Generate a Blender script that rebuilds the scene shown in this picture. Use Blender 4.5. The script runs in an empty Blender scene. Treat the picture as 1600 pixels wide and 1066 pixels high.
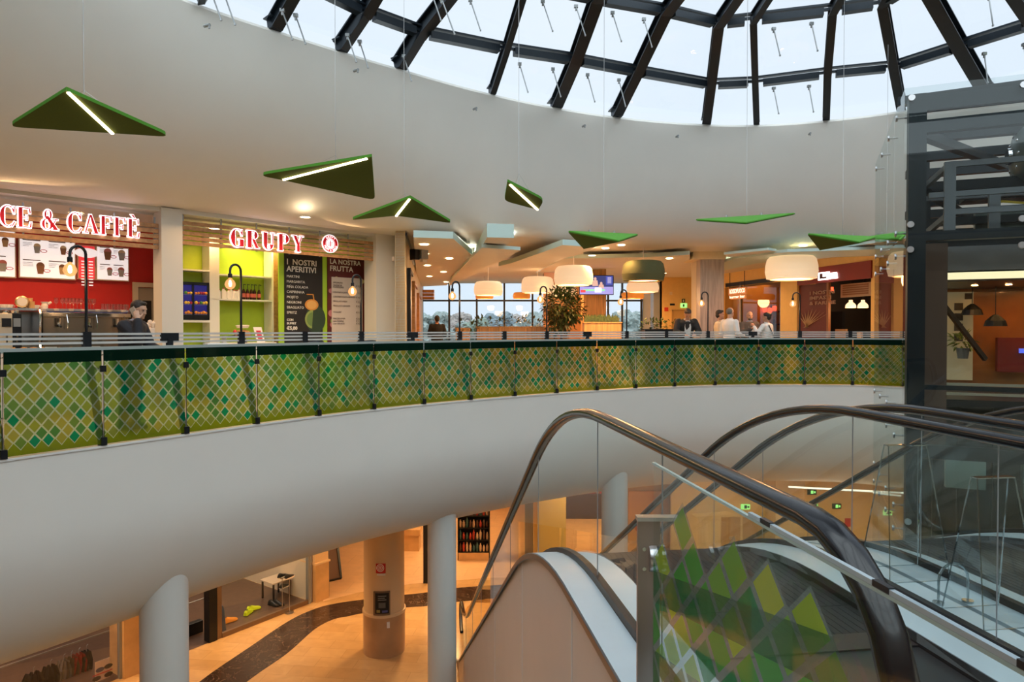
import bpy, bmesh, math, random
from mathutils import Vector, Matrix
random.seed(7)
SC = bpy.context.scene
COL = SC.collection
PI = math.pi

# ---------------------------------------------------------------- camera
EYE = Vector((0, 0, 1.3))
F = 1080.0
PITCH = math.atan(17 / F)
cd = bpy.data.cameras.new('camera'); cam = bpy.data.objects.new('camera', cd); COL.objects.link(cam)
cam.location = EYE; cam.rotation_euler = (PI / 2 - PITCH, 0, 0)
cd.sensor_width = 36; cd.lens = 36 * F / 1600; cd.clip_start = 0.05; cd.clip_end = 500
SC.camera = cam

# ---------------------------------------------------------------- world, exposure
w = bpy.data.worlds.new('overcast_sky'); SC.world = w; w.use_nodes = True
wn = w.node_tree.nodes; wl = w.node_tree.links; wn.clear()
bg = wn.new('ShaderNodeBackground'); wo = wn.new('ShaderNodeOutputWorld')
nz = wn.new('ShaderNodeTexNoise'); nz.inputs['Scale'].default_value = 1.6; nz.inputs['Detail'].default_value = 3
cr = wn.new('ShaderNodeValToRGB')
cr.color_ramp.elements[0].position = .3; cr.color_ramp.elements[0].color = (.64, .755, .87, 1)
cr.color_ramp.elements[1].position = .75; cr.color_ramp.elements[1].color = (.76, .845, .92, 1)
tc = wn.new('ShaderNodeTexCoord')
wl.new(tc.outputs['Generated'], nz.inputs['Vector']); wl.new(nz.outputs['Fac'], cr.inputs['Fac'])
wl.new(cr.outputs['Color'], bg.inputs['Color']); wl.new(bg.outputs[0], wo.inputs[0])
bg.inputs['Strength'].default_value = .775
SC.view_settings.view_transform = 'Standard'; SC.view_settings.look = 'None'
SC.view_settings.exposure = 0.55; SC.view_settings.gamma = 1.0; SC.view_settings.use_curve_mapping = False
WARM = (1.0, .57, .23)
FOOD = 1.0      # strength of the food court lamps
LOWER = 1.0     # strength of the lower floor lamps

SC.cycles.diffuse_bounces = 6; SC.cycles.max_bounces = 14; SC.cycles.transparent_max_bounces = 24; SC.cycles.glossy_bounces = 4
sd0 = bpy.data.lights.new('overcast_fill', 'SUN'); sd0.energy = 2.75; sd0.angle = math.radians(110); sd0.color = (.90, .985, .985)  # added wide fill lamp, brightens fascia and parapet beyond the sky's own light
so0 = bpy.data.objects.new('overcast_fill', sd0); COL.objects.link(so0); so0.rotation_euler = (math.radians(32), 0, math.radians(8)); so0.location = (0, -5, 15)

def ray(u, v):
    x = (u - 800) / F; y = (533 - v) / F
    return Vector((x, math.cos(PITCH) + y * math.sin(PITCH), -math.sin(PITCH) + y * math.cos(PITCH)))
def PZ(u, v, Z):
    d = ray(u, v); return EYE + d * ((Z - EYE.z) / d.z)
def PY(u, v, Y):
    d = ray(u, v); return EYE + d * (Y / d.y)
def V(*a): return Vector(a)

# ---------------------------------------------------------------- materials
def nodemat(name):
    m = bpy.data.materials.new(name); m.use_nodes = True
    n = m.node_tree.nodes; l = m.node_tree.links; n.clear()
    o = n.new('ShaderNodeOutputMaterial')
    return m, n, l, o
def mat(name, c, rough=.5, metal=0, emit=None, es=1.0, noise=0, scale=8, coat=0, bump=0, spec=.5):
    m, n, l, o = nodemat(name)
    p = n.new('ShaderNodeBsdfPrincipled'); l.new(p.outputs[0], o.inputs[0])
    p.inputs['Base Color'].default_value = (*c, 1); p.inputs['Roughness'].default_value = rough
    p.inputs['Metallic'].default_value = metal; p.inputs['Specular IOR Level'].default_value = spec
    if coat: p.inputs['Coat Weight'].default_value = coat
    if emit is not None:
        p.inputs['Emission Color'].default_value = (*emit, 1); p.inputs['Emission Strength'].default_value = es
    if noise or bump:
        t = n.new('ShaderNodeTexCoord'); z = n.new('ShaderNodeTexNoise'); z.inputs['Scale'].default_value = scale
        z.inputs['Detail'].default_value = 4; l.new(t.outputs['Object'], z.inputs['Vector'])
        if noise:
            r = n.new('ShaderNodeValToRGB')
            r.color_ramp.elements[0].position = .3; r.color_ramp.elements[1].position = .7
            r.color_ramp.elements[0].color = (*[max(0, x * (1 - noise)) for x in c], 1)
            r.color_ramp.elements[1].color = (*[min(1, x * (1 + noise)) for x in c], 1)
            l.new(z.outputs['Fac'], r.inputs['Fac']); l.new(r.outputs['Color'], p.inputs['Base Color'])
        if bump:
            b = n.new('ShaderNodeBump'); b.inputs['Strength'].default_value = bump; b.inputs['Distance'].default_value = .02
            l.new(z.outputs['Fac'], b.inputs['Height']); l.new(b.outputs[0], p.inputs['Normal'])
    return m
def emis(name, c, s): return mat(name, c, .5, emit=c, es=s)
def wood(name, c, scale=3, axis=2, rough=.45, k=.25):
    m, n, l, o = nodemat(name)
    p = n.new('ShaderNodeBsdfPrincipled'); l.new(p.outputs[0], o.inputs[0]); p.inputs['Roughness'].default_value = rough
    t = n.new('ShaderNodeTexCoord'); mp = n.new('ShaderNodeMapping'); s = [scale * 6] * 3; s[axis] = scale * .4
    mp.inputs['Scale'].default_value = s
    z = n.new('ShaderNodeTexNoise'); z.inputs['Scale'].default_value = 1.5; z.inputs['Detail'].default_value = 5
    r = n.new('ShaderNodeValToRGB'); r.color_ramp.elements[0].position = .3; r.color_ramp.elements[1].position = .7
    r.color_ramp.elements[0].color = (*[x * (1 - k) for x in c], 1); r.color_ramp.elements[1].color = (*[min(1, x * (1 + k)) for x in c], 1)
    l.new(t.outputs['Object'], mp.inputs[0]); l.new(mp.outputs[0], z.inputs['Vector']); l.new(z.outputs['Fac'], r.inputs['Fac']); l.new(r.outputs['Color'], p.inputs['Base Color'])
    return m
def glass(name, tint=(.93, .96, .95), refl=1.0, base=.05, rough=.0):
    """thin sheet glass: see-through with a mirror reflection that grows at grazing angles"""
    m, n, l, o = nodemat(name)
    tr = n.new('ShaderNodeBsdfTransparent'); tr.inputs[0].default_value = (*tint, 1)
    g = n.new('ShaderNodeBsdfGlossy'); g.inputs['Roughness'].default_value = rough; g.inputs[0].default_value = (.9, .95, .95, 1)
    lw = n.new('ShaderNodeLayerWeight'); lw.inputs['Blend'].default_value = .5
    pw = n.new('ShaderNodeMath'); pw.operation = 'POWER'; pw.inputs[1].default_value = 4.5
    ma = n.new('ShaderNodeMath'); ma.operation = 'MULTIPLY_ADD'; ma.inputs[1].default_value = .8 * refl; ma.inputs[2].default_value = base
    mx = n.new('ShaderNodeMixShader')
    l.new(lw.outputs['Facing'], pw.inputs[0]); l.new(pw.outputs[0], ma.inputs[0]); l.new(ma.outputs[0], mx.inputs[0])
    l.new(tr.outputs[0], mx.inputs[1]); l.new(g.outputs[0], mx.inputs[2]); l.new(mx.outputs[0], o.inputs[0])
    return m
def diamond_glass(name, w, h, line, cols, low, top, full, clear_top=None, alpha=.75, reflection_bands=False):
    """printed glass: UV in metres; a lattice of diamonds above a plain band"""
    m, n, l, o = nodemat(name)
    def M(op, a, b=None, c=None):
        k = n.new('ShaderNodeMath'); k.operation = op
        for i, x in enumerate((a, b, c)):
            if x is None: continue
            if isinstance(x, (int, float)): k.inputs[i].default_value = x
            else: l.new(x, k.inputs[i])
        return k.outputs[0]
    uv = n.new('ShaderNodeUVMap'); sp = n.new('ShaderNodeSeparateXYZ'); l.new(uv.outputs[0], sp.inputs[0])
    U = M('DIVIDE', sp.outputs[0], w); Vv = M('DIVIDE', sp.outputs[1], h)
    a = M('ADD', U, Vv); b = M('SUBTRACT', U, Vv)
    fa = M('FLOOR', a); fb = M('FLOOR', b); ra = M('FRACT', a); rb = M('FRACT', b)
    # distance to the nearest lattice line
    da = M('MINIMUM', ra, M('SUBTRACT', 1, ra)); db = M('MINIMUM', rb, M('SUBTRACT', 1, rb))
    isline = M('LESS_THAN', M('MINIMUM', da, db), line)
    cv = M('MULTIPLY', M('SUBTRACT', fa, fb), .5)      # height of the cell's middle, in rows
    cb = n.new('ShaderNodeCombineXYZ'); l.new(fa, cb.inputs[0]); l.new(fb, cb.inputs[1])
    wnz = n.new('ShaderNodeTexWhiteNoise'); l.new(cb.outputs[0], wnz.inputs['Vector'])
    rp = n.new('ShaderNodeValToRGB'); rp.color_ramp.interpolation = 'CONSTANT'
    el = rp.color_ramp.elements
    el[0].position = 0; el[0].color = (*cols[0][1], 1); el[1].position = cols[1][0]; el[1].color = (*cols[1][1], 1)
    for pos, c in cols[2:]:
        e = el.new(pos); e.color = (*c, 1)
    l.new(wnz.outputs['Value'], rp.inputs['Fac'])
    mc = n.new('ShaderNodeMix'); mc.data_type = 'RGBA'; l.new(isline, mc.inputs[0])
    l.new(rp.outputs['Color'], mc.inputs[6]); mc.inputs[7].default_value = (*full['line'], 1)
    inlow = M('LESS_THAN', cv, low)
    m2 = n.new('ShaderNodeMix'); m2.data_type = 'RGBA'; l.new(inlow, m2.inputs[0]); l.new(mc.outputs[2], m2.inputs[6]); m2.inputs[7].default_value = (*full['low'], 1)
    color = m2.outputs[2]
    if reflection_bands:  # sloping bands: a reflection in the glass, painted in as colour
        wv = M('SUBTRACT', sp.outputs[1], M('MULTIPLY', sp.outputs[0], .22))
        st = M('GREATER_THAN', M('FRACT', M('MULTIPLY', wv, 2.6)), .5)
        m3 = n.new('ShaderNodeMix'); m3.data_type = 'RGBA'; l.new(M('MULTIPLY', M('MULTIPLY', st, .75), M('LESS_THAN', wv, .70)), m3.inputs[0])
        l.new(color, m3.inputs[6]); m3.inputs[7].default_value = (*full['reflection_band'], 1); color = m3.outputs[2]
    if top is not None:  # dark top band: the shelf's shade painted into the glass
        m4 = n.new('ShaderNodeMix'); m4.data_type = 'RGBA'; l.new(M('GREATER_THAN', sp.outputs[1], top), m4.inputs[0])
        l.new(color, m4.inputs[6]); m4.inputs[7].default_value = (*full['top'], 1); color = m4.outputs[2]
    df = n.new('ShaderNodeBsdfDiffuse'); tl = n.new('ShaderNodeBsdfTranslucent'); l.new(color, df.inputs[0]); l.new(color, tl.inputs[0])
    mm = n.new('ShaderNodeMixShader'); mm.inputs[0].default_value = full.get('tl', .55); l.new(df.outputs[0], mm.inputs[1]); l.new(tl.outputs[0], mm.inputs[2])
    tr = n.new('ShaderNodeBsdfTransparent'); l.new(color, tr.inputs[0]) if full.get('tinted') else None
    if not full.get('tinted'): tr.inputs[0].default_value = (.92, .96, .94, 1)
    mx = n.new('ShaderNodeMixShader')
    if clear_top is None: mx.inputs[0].default_value = alpha
    else:
        # cells above a height that varies from column to column stay clear glass
        wn2 = n.new('ShaderNodeTexWhiteNoise'); wn2.noise_dimensions = '1D'; l.new(M('ADD', fa, fb), wn2.inputs['W'])
        lim = M('MULTIPLY_ADD', wn2.outputs['Value'], 1.4, clear_top)
        vis = M('LESS_THAN', cv, M('SUBTRACT', lim, M('MULTIPLY', sp.outputs[0], full.get('fall', 0))))
        l.new(M('MULTIPLY', vis, M('SUBTRACT', alpha, M('MULTIPLY', isline, alpha * .45))), mx.inputs[0])
    if full.get('frost'):
        tr = n.new('ShaderNodeBsdfRefraction'); _fm = n.new('ShaderNodeMix'); _fm.data_type = 'RGBA'; _fm.blend_type = 'ADD'; _fm.inputs[0].default_value = 1; _fs = n.new('ShaderNodeMix'); _fs.data_type = 'RGBA'; _fs.blend_type = 'MULTIPLY'; _fs.inputs[0].default_value = 1; l.new(color, _fs.inputs[6]); _fs.inputs[7].default_value = (1.7, 1.7, 1.7, 1); l.new(_fs.outputs[2], _fm.inputs[6]); _fm.inputs[7].default_value = (.03, .05, .03, 1); l.new(_fm.outputs[2], tr.inputs['Color']); tr.inputs['Roughness'].default_value = .22; tr.inputs['IOR'].default_value = 1.35
        mx.inputs[0].default_value = alpha
        l.new(M('MAXIMUM', alpha, M('MULTIPLY', M('GREATER_THAN', sp.outputs[1], top), .97)), mx.inputs[0])
    l.new(tr.outputs[0], mx.inputs[1]); l.new(mm.outputs[0], mx.inputs[2])
    gl = n.new('ShaderNodeBsdfGlossy'); gl.inputs['Roughness'].default_value = .03
    lw = n.new('ShaderNodeLayerWeight'); pw = M('POWER', lw.outputs['Facing'], 4.5)
    m5 = n.new('ShaderNodeMixShader'); l.new(M('MULTIPLY_ADD', pw, .6, .035), m5.inputs[0]); l.new(mx.outputs[0], m5.inputs[1]); l.new(gl.outputs[0], m5.inputs[2])
    l.new(m5.outputs[0], o.inputs[0])
    return m

# ---------------------------------------------------------------- mesh builder
class MB:
    def __init__(s): s.v = []; s.f = []; s.uv = {}
    def add(s, vs, fs):
        k = len(s.v); s.v += [tuple(x) for x in vs]; s.f += [tuple(i + k for i in f) for f in fs]; return s
    def box(s, a, b, M=None):
        x0, y0, z0 = a; x1, y1, z1 = b
        vs = [Vector(p) for p in ((x0,y0,z0),(x1,y0,z0),(x1,y1,z0),(x0,y1,z0),(x0,y0,z1),(x1,y0,z1),(x1,y1,z1),(x0,y1,z1))]
        if M is not None: vs = [M @ p for p in vs]
        return s.add(vs, [(0,3,2,1),(4,5,6,7),(0,1,5,4),(1,2,6,5),(2,3,7,6),(3,0,4,7)])
    def cbox(s, c, size, M=None):
        c = Vector(c); h = Vector(size) / 2; return s.box(c - h, c + h, M)
    def bar(s, p, q, w, h, up=(0, 0, 1)):
        """box beam from p to q: w sideways, h along up"""
        p = Vector(p); q = Vector(q); d = (q - p).normalized(); up = Vector(up)
        sd = d.cross(up)
        if sd.length < 1e-5: sd = d.cross(Vector((1, 0, 0)))
        sd.normalize(); u2 = sd.cross(d).normalized(); sd *= w / 2; u2 *= h / 2
        vs = [p - sd - u2, p + sd - u2, p + sd + u2, p - sd + u2, q - sd - u2, q + sd - u2, q + sd + u2, q - sd + u2]
        return s.add(vs, [(0,1,2,3),(7,6,5,4),(0,4,5,1),(1,5,6,2),(2,6,7,3),(3,7,4,0)])
    def tube(s, pts, r, n=10, caps=True, closed=False):
        pts = [Vector(p) for p in pts]; N = len(pts); rr = r if isinstance(r, (list, tuple)) else [r] * N
        ring = []; prev = None
        for i, p in enumerate(pts):
            if closed: d = pts[(i + 1) % N] - pts[i - 1]
            elif i == 0: d = pts[1] - pts[0]
            elif i == N - 1: d = pts[-1] - pts[-2]
            else: d = (pts[i + 1] - p).normalized() + (p - pts[i - 1]).normalized()
            d = d.normalized() if d.length > 1e-9 else Vector((0, 0, 1))
            if prev is None:
                a = d.orthogonal().normalized()
            else:
                a = prev - d * prev.dot(d); a = a.normalized() if a.length > 1e-6 else d.orthogonal().normalized()
            prev = a; b = d.cross(a)
            ring.append([p + (a * math.cos(2*PI*k/n) + b * math.sin(2*PI*k/n)) * rr[i] for k in range(n)])
        vs = [q for g in ring for q in g]; fs = []
        for i in range(N if closed else N - 1):
            j = (i + 1) % N
            for k in range(n): fs.append((i*n+k, i*n+(k+1) % n, j*n+(k+1) % n, j*n+k))
        if caps and not closed: fs += [tuple(reversed(range(n))), tuple((N-1)*n+k for k in range(n))]
        return s.add(vs, fs)
    def lathe(s, prof, c=(0, 0, 0), n=24, axis='z', caps=True):
        c = Vector(c); vs = []; N = len(prof)
        for (r, z) in prof:
            for k in range(n):
                a = 2*PI*k/n
                p = (r*math.cos(a), r*math.sin(a), z) if axis == 'z' else ((r*math.cos(a), z, r*math.sin(a)) if axis == 'y' else (z, r*math.cos(a), r*math.sin(a)))
                vs.append(c + Vector(p))
        fs = [(i*n+k, i*n+(k+1) % n, (i+1)*n+(k+1) % n, (i+1)*n+k) for i in range(N-1) for k in range(n)]
        if caps: fs += [tuple(reversed(range(n))), tuple((N-1)*n+k for k in range(n))]
        return s.add(vs, fs)
    def ell(s, c, r, n=14, m=9, M=None):
        c = Vector(c); vs = []; 
        for i in range(1, m):
            t = PI*i/m
            for k in range(n):
                a = 2*PI*k/n; vs.append(Vector((r[0]*math.sin(t)*math.cos(a), r[1]*math.sin(t)*math.sin(a), r[2]*math.cos(t))))
        vs += [Vector((0,0,r[2])), Vector((0,0,-r[2]))]
        if M is not None: vs = [M @ p for p in vs]
        vs = [c + p for p in vs]; T = len(vs)-2; B = T+1
        fs = [((i)*n+k, (i+1)*n+k, (i+1)*n+(k+1) % n, i*n+(k+1) % n) for i in range(m-2) for k in range(n)]
        fs += [(T, k, (k+1) % n) for k in range(n)] + [(B, (m-2)*n+(k+1) % n, (m-2)*n+k) for k in range(n)]
        return s.add(vs, fs)
    def prism(s, poly, off):
        """polygon of 3-D points extruded by the vector off"""
        poly = [Vector(p) for p in poly]; off = Vector(off); n = len(poly)
        vs = poly + [p + off for p in poly]
        return s.add(vs, [tuple(reversed(range(n))), tuple(range(n, 2*n))] + [(i, (i+1) % n, n+(i+1) % n, n+i) for i in range(n)])
    def grid(s, rows, closed=False):
        n = len(rows[0]); vs = [p for r in rows for p in r]
        return s.add(vs, [(i*n+k, i*n+(k+1) % n, (i+1)*n+(k+1) % n, (i+1)*n+k) for i in range(len(rows)-1) for k in range(n if closed else n-1)])
    def build(s, name, m, parent=None, smooth=False, bevel=0, uvf=None, angle=40):
        me = bpy.data.meshes.new(name); me.from_pydata(s.v, [], s.f); me.update()
        bm = bmesh.new(); bm.from_mesh(me); bmesh.ops.recalc_face_normals(bm, faces=bm.faces)
        if uvf:
            lay = bm.loops.layers.uv.new('UVMap')
            for f in bm.faces:
                for lp in f.loops: lp[lay].uv = uvf(lp.vert.co)
        bm.to_mesh(me); bm.free()
        for x in (m if isinstance(m, (list, tuple)) else [m]): me.materials.append(x)
        if smooth:
            for p in me.polygons: p.use_smooth = True
            try: me.set_sharp_from_angle(angle=math.radians(angle))
            except Exception: pass
        o = bpy.data.objects.new(name, me); COL.objects.link(o)
        if parent is not None:
            o.parent = parent; o.matrix_parent_inverse = Matrix.Identity(4)
            o.location = (0, 0, 0)
            o.matrix_basis = WM(parent).inverted()      # meshes are written in world coordinates
        if bevel:
            b = o.modifiers.new('bevel', 'BEVEL'); b.width = bevel; b.segments = 2; b.limit_method = 'ANGLE'
        return o
def WM(o):
    M = o.matrix_basis.copy()
    return WM(o.parent) @ M if o.parent is not None else M
def LB(mb, name, m, parent, **k):
    """part whose mesh is written in the parent's own coordinates"""
    o = mb.build(name, m, None, **k); o.parent = parent; return o
def thing(name, label, cat, loc=(0, 0, 0), rz=0, group=None):
    o = bpy.data.objects.new(name, None); COL.objects.link(o); o.empty_display_size = .1
    o.location = loc; o.rotation_euler = (0, 0, rz); o.matrix_basis = Matrix.Translation(Vector(loc)) @ Matrix.Rotation(rz, 4, 'Z')
    o['label'] = label; o['category'] = cat
    if group: o['group'] = group
    return o
def tag(o, label, cat, group=None, kind=None):
    o['label'] = label; o['category'] = cat
    if group: o['group'] = group
    if kind: o['kind'] = kind
    return o
def struct(o, label=None):
    o['kind'] = 'structure'
    if label: o['label'] = label
    return o
def dup(root, loc=None, rz=None, label=None, scale=None):
    r = root.copy(); COL.objects.link(r)
    if loc is not None: r.location = loc
    if rz is not None: r.rotation_euler = (0, 0, rz)
    if scale is not None: r.scale = scale
    if label: r['label'] = label
    def rec(src, dst):
        for ch in src.children:
            c = ch.copy(); COL.objects.link(c); c.parent = dst; rec(ch, c)
    kids = [c for c in root.children]
    for ch in kids:
        c = ch.copy(); COL.objects.link(c); c.parent = r
        for g in ch.children:
            d = g.copy(); COL.objects.link(d); d.parent = c
    return r
def light(name, kind, loc, energy, color=WARM, size=.1, parent=None, rot=None, spot=None, blend=.6, shape_y=None):
    d = bpy.data.lights.new(name, kind); d.energy = energy; d.color = color
    if kind in ('POINT', 'SPOT'): d.shadow_soft_size = size
    if kind == 'AREA':
        d.size = size
        if shape_y: d.shape = 'RECTANGLE'; d.size_y = shape_y
    if spot: d.spot_size = math.radians(spot); d.spot_blend = blend
    o = bpy.data.objects.new(name, d); COL.objects.link(o)
    M = Matrix.Translation(Vector(loc)) @ (rot.to_4x4() if rot is not None else Matrix.Identity(4))
    if parent is not None: o.parent = parent; o.matrix_basis = WM(parent).inverted() @ M
    else: o.matrix_basis = M
    return o
def text_mb(s, size, M, depth=.004, align='CENTER', bold=0):
    c = bpy.data.curves.new('t', 'FONT'); c.body = s; c.size = size; c.align_x = align; c.extrude = depth / 2; c.offset = bold; c.resolution_u = 2
    o = bpy.data.objects.new('t', c); COL.objects.link(o); dg = bpy.context.evaluated_depsgraph_get(); dg.update()
    me = bpy.data.meshes.new_from_object(o.evaluated_get(dg)); mb = MB()
    mb.add([M @ v.co for v in me.vertices], [tuple(p.vertices) for p in me.polygons])
    bpy.data.objects.remove(o); bpy.data.curves.remove(c); bpy.data.meshes.remove(me)
    return mb
def frame_M(o, x, up=Vector((0, 0, 1))):
    """matrix whose x runs along x, y up, z towards the viewer side"""
    x = Vector(x).normalized(); up = Vector(up); z = x.cross(up).normalized(); y = z.cross(x)
    return Matrix(((x.x, y.x, z.x, o[0]), (x.y, y.y, z.y, o[1]), (x.z, y.z, z.z, o[2]), (0, 0, 0, 1)))
def fuse(mb, vox, smooth=2):
    """closed pieces fused into one continuous skin"""
    me = bpy.data.meshes.new('b'); me.from_pydata(mb.v, [], mb.f); me.update()
    bm = bmesh.new(); bm.from_mesh(me); bmesh.ops.recalc_face_normals(bm, faces=bm.faces); bm.to_mesh(me); bm.free()
    o = bpy.data.objects.new('b', me); COL.objects.link(o)
    r = o.modifiers.new('r', 'REMESH'); r.mode = 'VOXEL'; r.voxel_size = vox
    sm = o.modifiers.new('s', 'SMOOTH'); sm.iterations = smooth; sm.factor = .5
    dg = bpy.context.evaluated_depsgraph_get(); dg.update()
    m2 = bpy.data.meshes.new_from_object(o.evaluated_get(dg)); out = MB()
    out.add([v.co.copy() for v in m2.vertices], [tuple(p.vertices) for p in m2.polygons])
    bpy.data.objects.remove(o); bpy.data.meshes.remove(me); bpy.data.meshes.remove(m2)
    return out
def crom(P, n=8, closed=True):
    out = []; N = len(P)
    for i in range(N if closed else N - 1):
        p0, p1, p2, p3 = (P[(i-1) % N], P[i], P[(i+1) % N], P[(i+2) % N]) if closed else (P[max(i-1, 0)], P[i], P[i+1], P[min(i+2, N-1)])
        for k in range(n):
            t = k / n
            out.append(.5 * ((2*p1) + (p2-p0)*t + (2*p0-5*p1+4*p2-p3)*t*t + (3*p1-p0-3*p2+p3)*t*t*t))
    if not closed: out.append(P[-1].copy())
    return out

WHITE = mat('white_paint', (.74, .73, .70), .55, noise=.02, scale=2)
FASCIA = mat('matt_white_plaster', (.74, .72, .675), .6, noise=.015, scale=1.5)
CEIL = mat('ceiling_paint', (.72, .68, .60), .6, noise=.02, scale=2)
AQUA = mat('pale_aqua_edge', (.55, .70, .66), .5)
CREAM = mat('cream_paint', (.80, .66, .42), .5, noise=.03)
BLACK = mat('black_metal', (.012, .014, .018), .35, .3)
STEEL = mat('brushed_steel', (.55, .55, .56), .28, 1, noise=.05, scale=30)
DSTEEL = mat('dark_blue_steel', (.012, .02, .03), .4, .3, noise=.08)
GREY = mat('grey_metal', (.32, .34, .35), .4, .5)
CHROME = mat('chrome', (.75, .75, .76), .12, 1)
CLEAR = glass('clear_glass')
SKYGL = glass('skylight_glass', (.97, .985, 1), .4, .02)
ELGL = glass('lift_glass', (.74, .79, .79), .8, .035)
BALGL = glass('balustrade_glass', (.88, .93, .91), .9, .05)
REDM = mat('red_paint', (.55, .015, .01), .5, noise=.03)
LIME = mat('lime_paint', (.42, .56, .03), .5, noise=.03)
SHELFW = mat('white_laminate', (.85, .82, .72), .4)
TEXTW = mat('white_lettering', (.85, .82, .75), .5)
# ================================================================ the void in the floor
post_px = [(5,720),(160,698),(288,680.5),(397,664.5),(497,650.5),(582,640.5),(661,632.5),(733,626),(803,620),(868,615),(932,611),(992,607.3),(1050,604.5),(1114,602.4),(1181,601.4),(1257,601.4),(1332,602.6)]
POST = [PZ(u, v, 0) for u, v in post_px]
# even out reading errors: fit along the chain
for it in range(2):
    Q = [p.copy() for p in POST]
    for i in range(1, len(POST) - 1): Q[i] = POST[i] * .5 + (POST[i-1] + POST[i+1]) * .25
    POST = Q
RIGHT = [V(9.2, 15.6, 0), V(10.7, 14.6, 0), V(12.0, 12.6, 0), V(12.6, 10, 0), V(12.6, 7, 0), V(12.2, 4, 0)]
LEFT = [V(-5.95, 2.4, 0), V(-5.85, 3.9, 0), V(-5.55, 5.5, 0)]
arc = LEFT + POST + RIGHT
ARC = crom([p.copy() for p in arc], 5, closed=False)
def nrm_at(path, i, closed=False):
    a = path[max(i-1, 0)]; b = path[min(i+1, len(path)-1)]
    t = (b - a); t.z = 0; t.normalize(); return V(-t.y, t.x, 0)       # outwards: away from the void
ARCN = [nrm_at(ARC, i) for i in range(len(ARC))]
VC = V(4.5, 6, 0)
def off(path, nr, d, z): return [V(p.x + n_.x * d, p.y + n_.y * d, z) for p, n_ in zip(path, nr)]

# floor slab of the upper level: ring band outwards from the arc, and the near platform
OUT = 30
FLOORM = mat('grey_brown_tiles', (.52, .42, .30), .35, noise=.1, scale=4)
far = []
for p in ARC:
    d = (p - VC); d.z = 0; d.normalize(); k_ = min(34, (30.95 - VC.y) / d.y if d.y > .01 else 34); far.append(V(VC.x + d.x * k_, VC.y + d.y * k_, -.02))
mb = MB(); mb.grid([off(ARC, ARCN, .0, -.02), far])
mb.box((-30, -12, -.3), (.28, 1.0, -.02)); mb.box((.28, -12, -.3), (5.0, 2.25, -.02)); mb.box((5.0, -12, -.3), (30, 3.9, -.02)); mb.box((-30, 1.0, -.3), (-5.95, 2.4, -.02))
struct(mb.build('floor', FLOORM), 'upper level tiled floor around the round void')
# white parapet below the railing, curling under into the lower ceiling
prof = [(0, 0), (0, -.5), (.0, -.9), (.03, -1.18), (.10, -1.45), (.22, -1.74), (.40, -2.02), (.65, -2.26), (1.0, -2.46), (1.5, -2.60), (2.2, -2.65)]
pr2 = crom([V(r, z, 0) for r, z in prof], 3, closed=False)
rows = [off(ARC, ARCN, p.x, p.y) for p in pr2]
mb = MB(); mb.grid(rows)
struct(mb.build('wall_parapet', FASCIA, smooth=True, angle=80), 'smooth white parapet curling under the upper floor')
mb = MB(); inn = off(ARC, ARCN, -.012, .012); out_ = off(ARC, ARCN, .10, .012); inb = off(ARC, ARCN, -.012, -.012)
mb.grid([inb, inn, out_]); struct(mb.build('trim_1', WHITE), 'white lip under the glass railing')
# lower ceiling
LC = mat('lower_ceiling_paint', (.75, .66, .52), .6)
far2 = [V(p.x, p.y, -2.65) for p in far]
mb = MB(); mb.grid([off(ARC, ARCN, 2.15, -2.65), far2]); struct(mb.build('ceiling_lower', LC), 'ceiling of the lower level')
mb = MB(); mb.box((-30, .98, -3), (.26, 1.0, -.3)); mb.box((-30, -12, -3.0), (30, .98, -2.9)); mb.box((5.0,3.88,-3),(30,3.9,-.3)); mb.box((-30,1.0,-3),(-5.95,2.4,-.3))
struct(mb.build('wall_near_edge', FASCIA), 'edge of the near platform')

# ================================================================ upper fascia and ceilings
CZ = 3.4
OC = V(5.35, 4.9, 0); OR = 10.85; ZE = 6.0
edge_px = [(-300,-330),(-100,-170),(100,-68),(230,-19),(300,8),(400,40),(500,72),(640,114),(770,150),(870,171),(960,185),(1100,197),(1180,199),(1290,191),(1400,178),(1500,160),(1600,134)]
low_px = [(-300,215),(-100,268),(0,288),(120,309),(230,328),(330,341),(400,347),(520,353),(640,358),(770,366),(900,376),(1000,382),(1100,386),(1200,386),(1300,381),(1400,372),(1500,360),(1600,345)]
E_ = [PZ(u, v, ZE) for u, v in edge_px[3:]]
L_ = [PZ(u, v, CZ) for u, v in low_px[1:]]
def polar(p): d = p - OC; return math.atan2(d.y, d.x), math.hypot(d.x, d.y)
def interp_ring(pts, default):
    pl = sorted(polar(p) for p in pts)
    def f(a):
        a = (a + PI/2) % (2*PI) - PI/2
        if a < pl[0][0]:
            k = min(1, (pl[0][0]-a)/.8); k = k*k*(3-2*k); return pl[0][1]*(1-k) + default*k
        if a > pl[-1][0]:
            k = min(1, (a-pl[-1][0])/.8); k = k*k*(3-2*k); return pl[-1][1]*(1-k) + default*k
        for (a0, r0), (a1, r1) in zip(pl, pl[1:]):
            if a0 <= a <= a1:
                return r0 + (r1-r0)*(a-a0)/max(1e-6, a1-a0)
        return default
    return f
fe = interp_ring(E_, OR); fl = interp_ring(L_, OR + 2.2)
NA = 160
def smooth_ring(f):
    r = [f(-PI/2 + 2*PI*k/NA + 1e-4) for k in range(NA)]
    for it in range(3): r = [(r[i-1] + 2*r[i] + r[(i+1) % NA]) / 4 for i in range(NA)]
    return r
re_, rl_ = smooth_ring(fe), smooth_ring(fl)
def ringpt(k, r, z):
    a = -PI/2 + 2*PI*k/NA
    if math.sin(a) > .01: r = min(r, (31.0 - OC.y) / math.sin(a))
    return V(OC.x + r*math.cos(a), OC.y + r*math.sin(a), z)
rows = []
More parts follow.
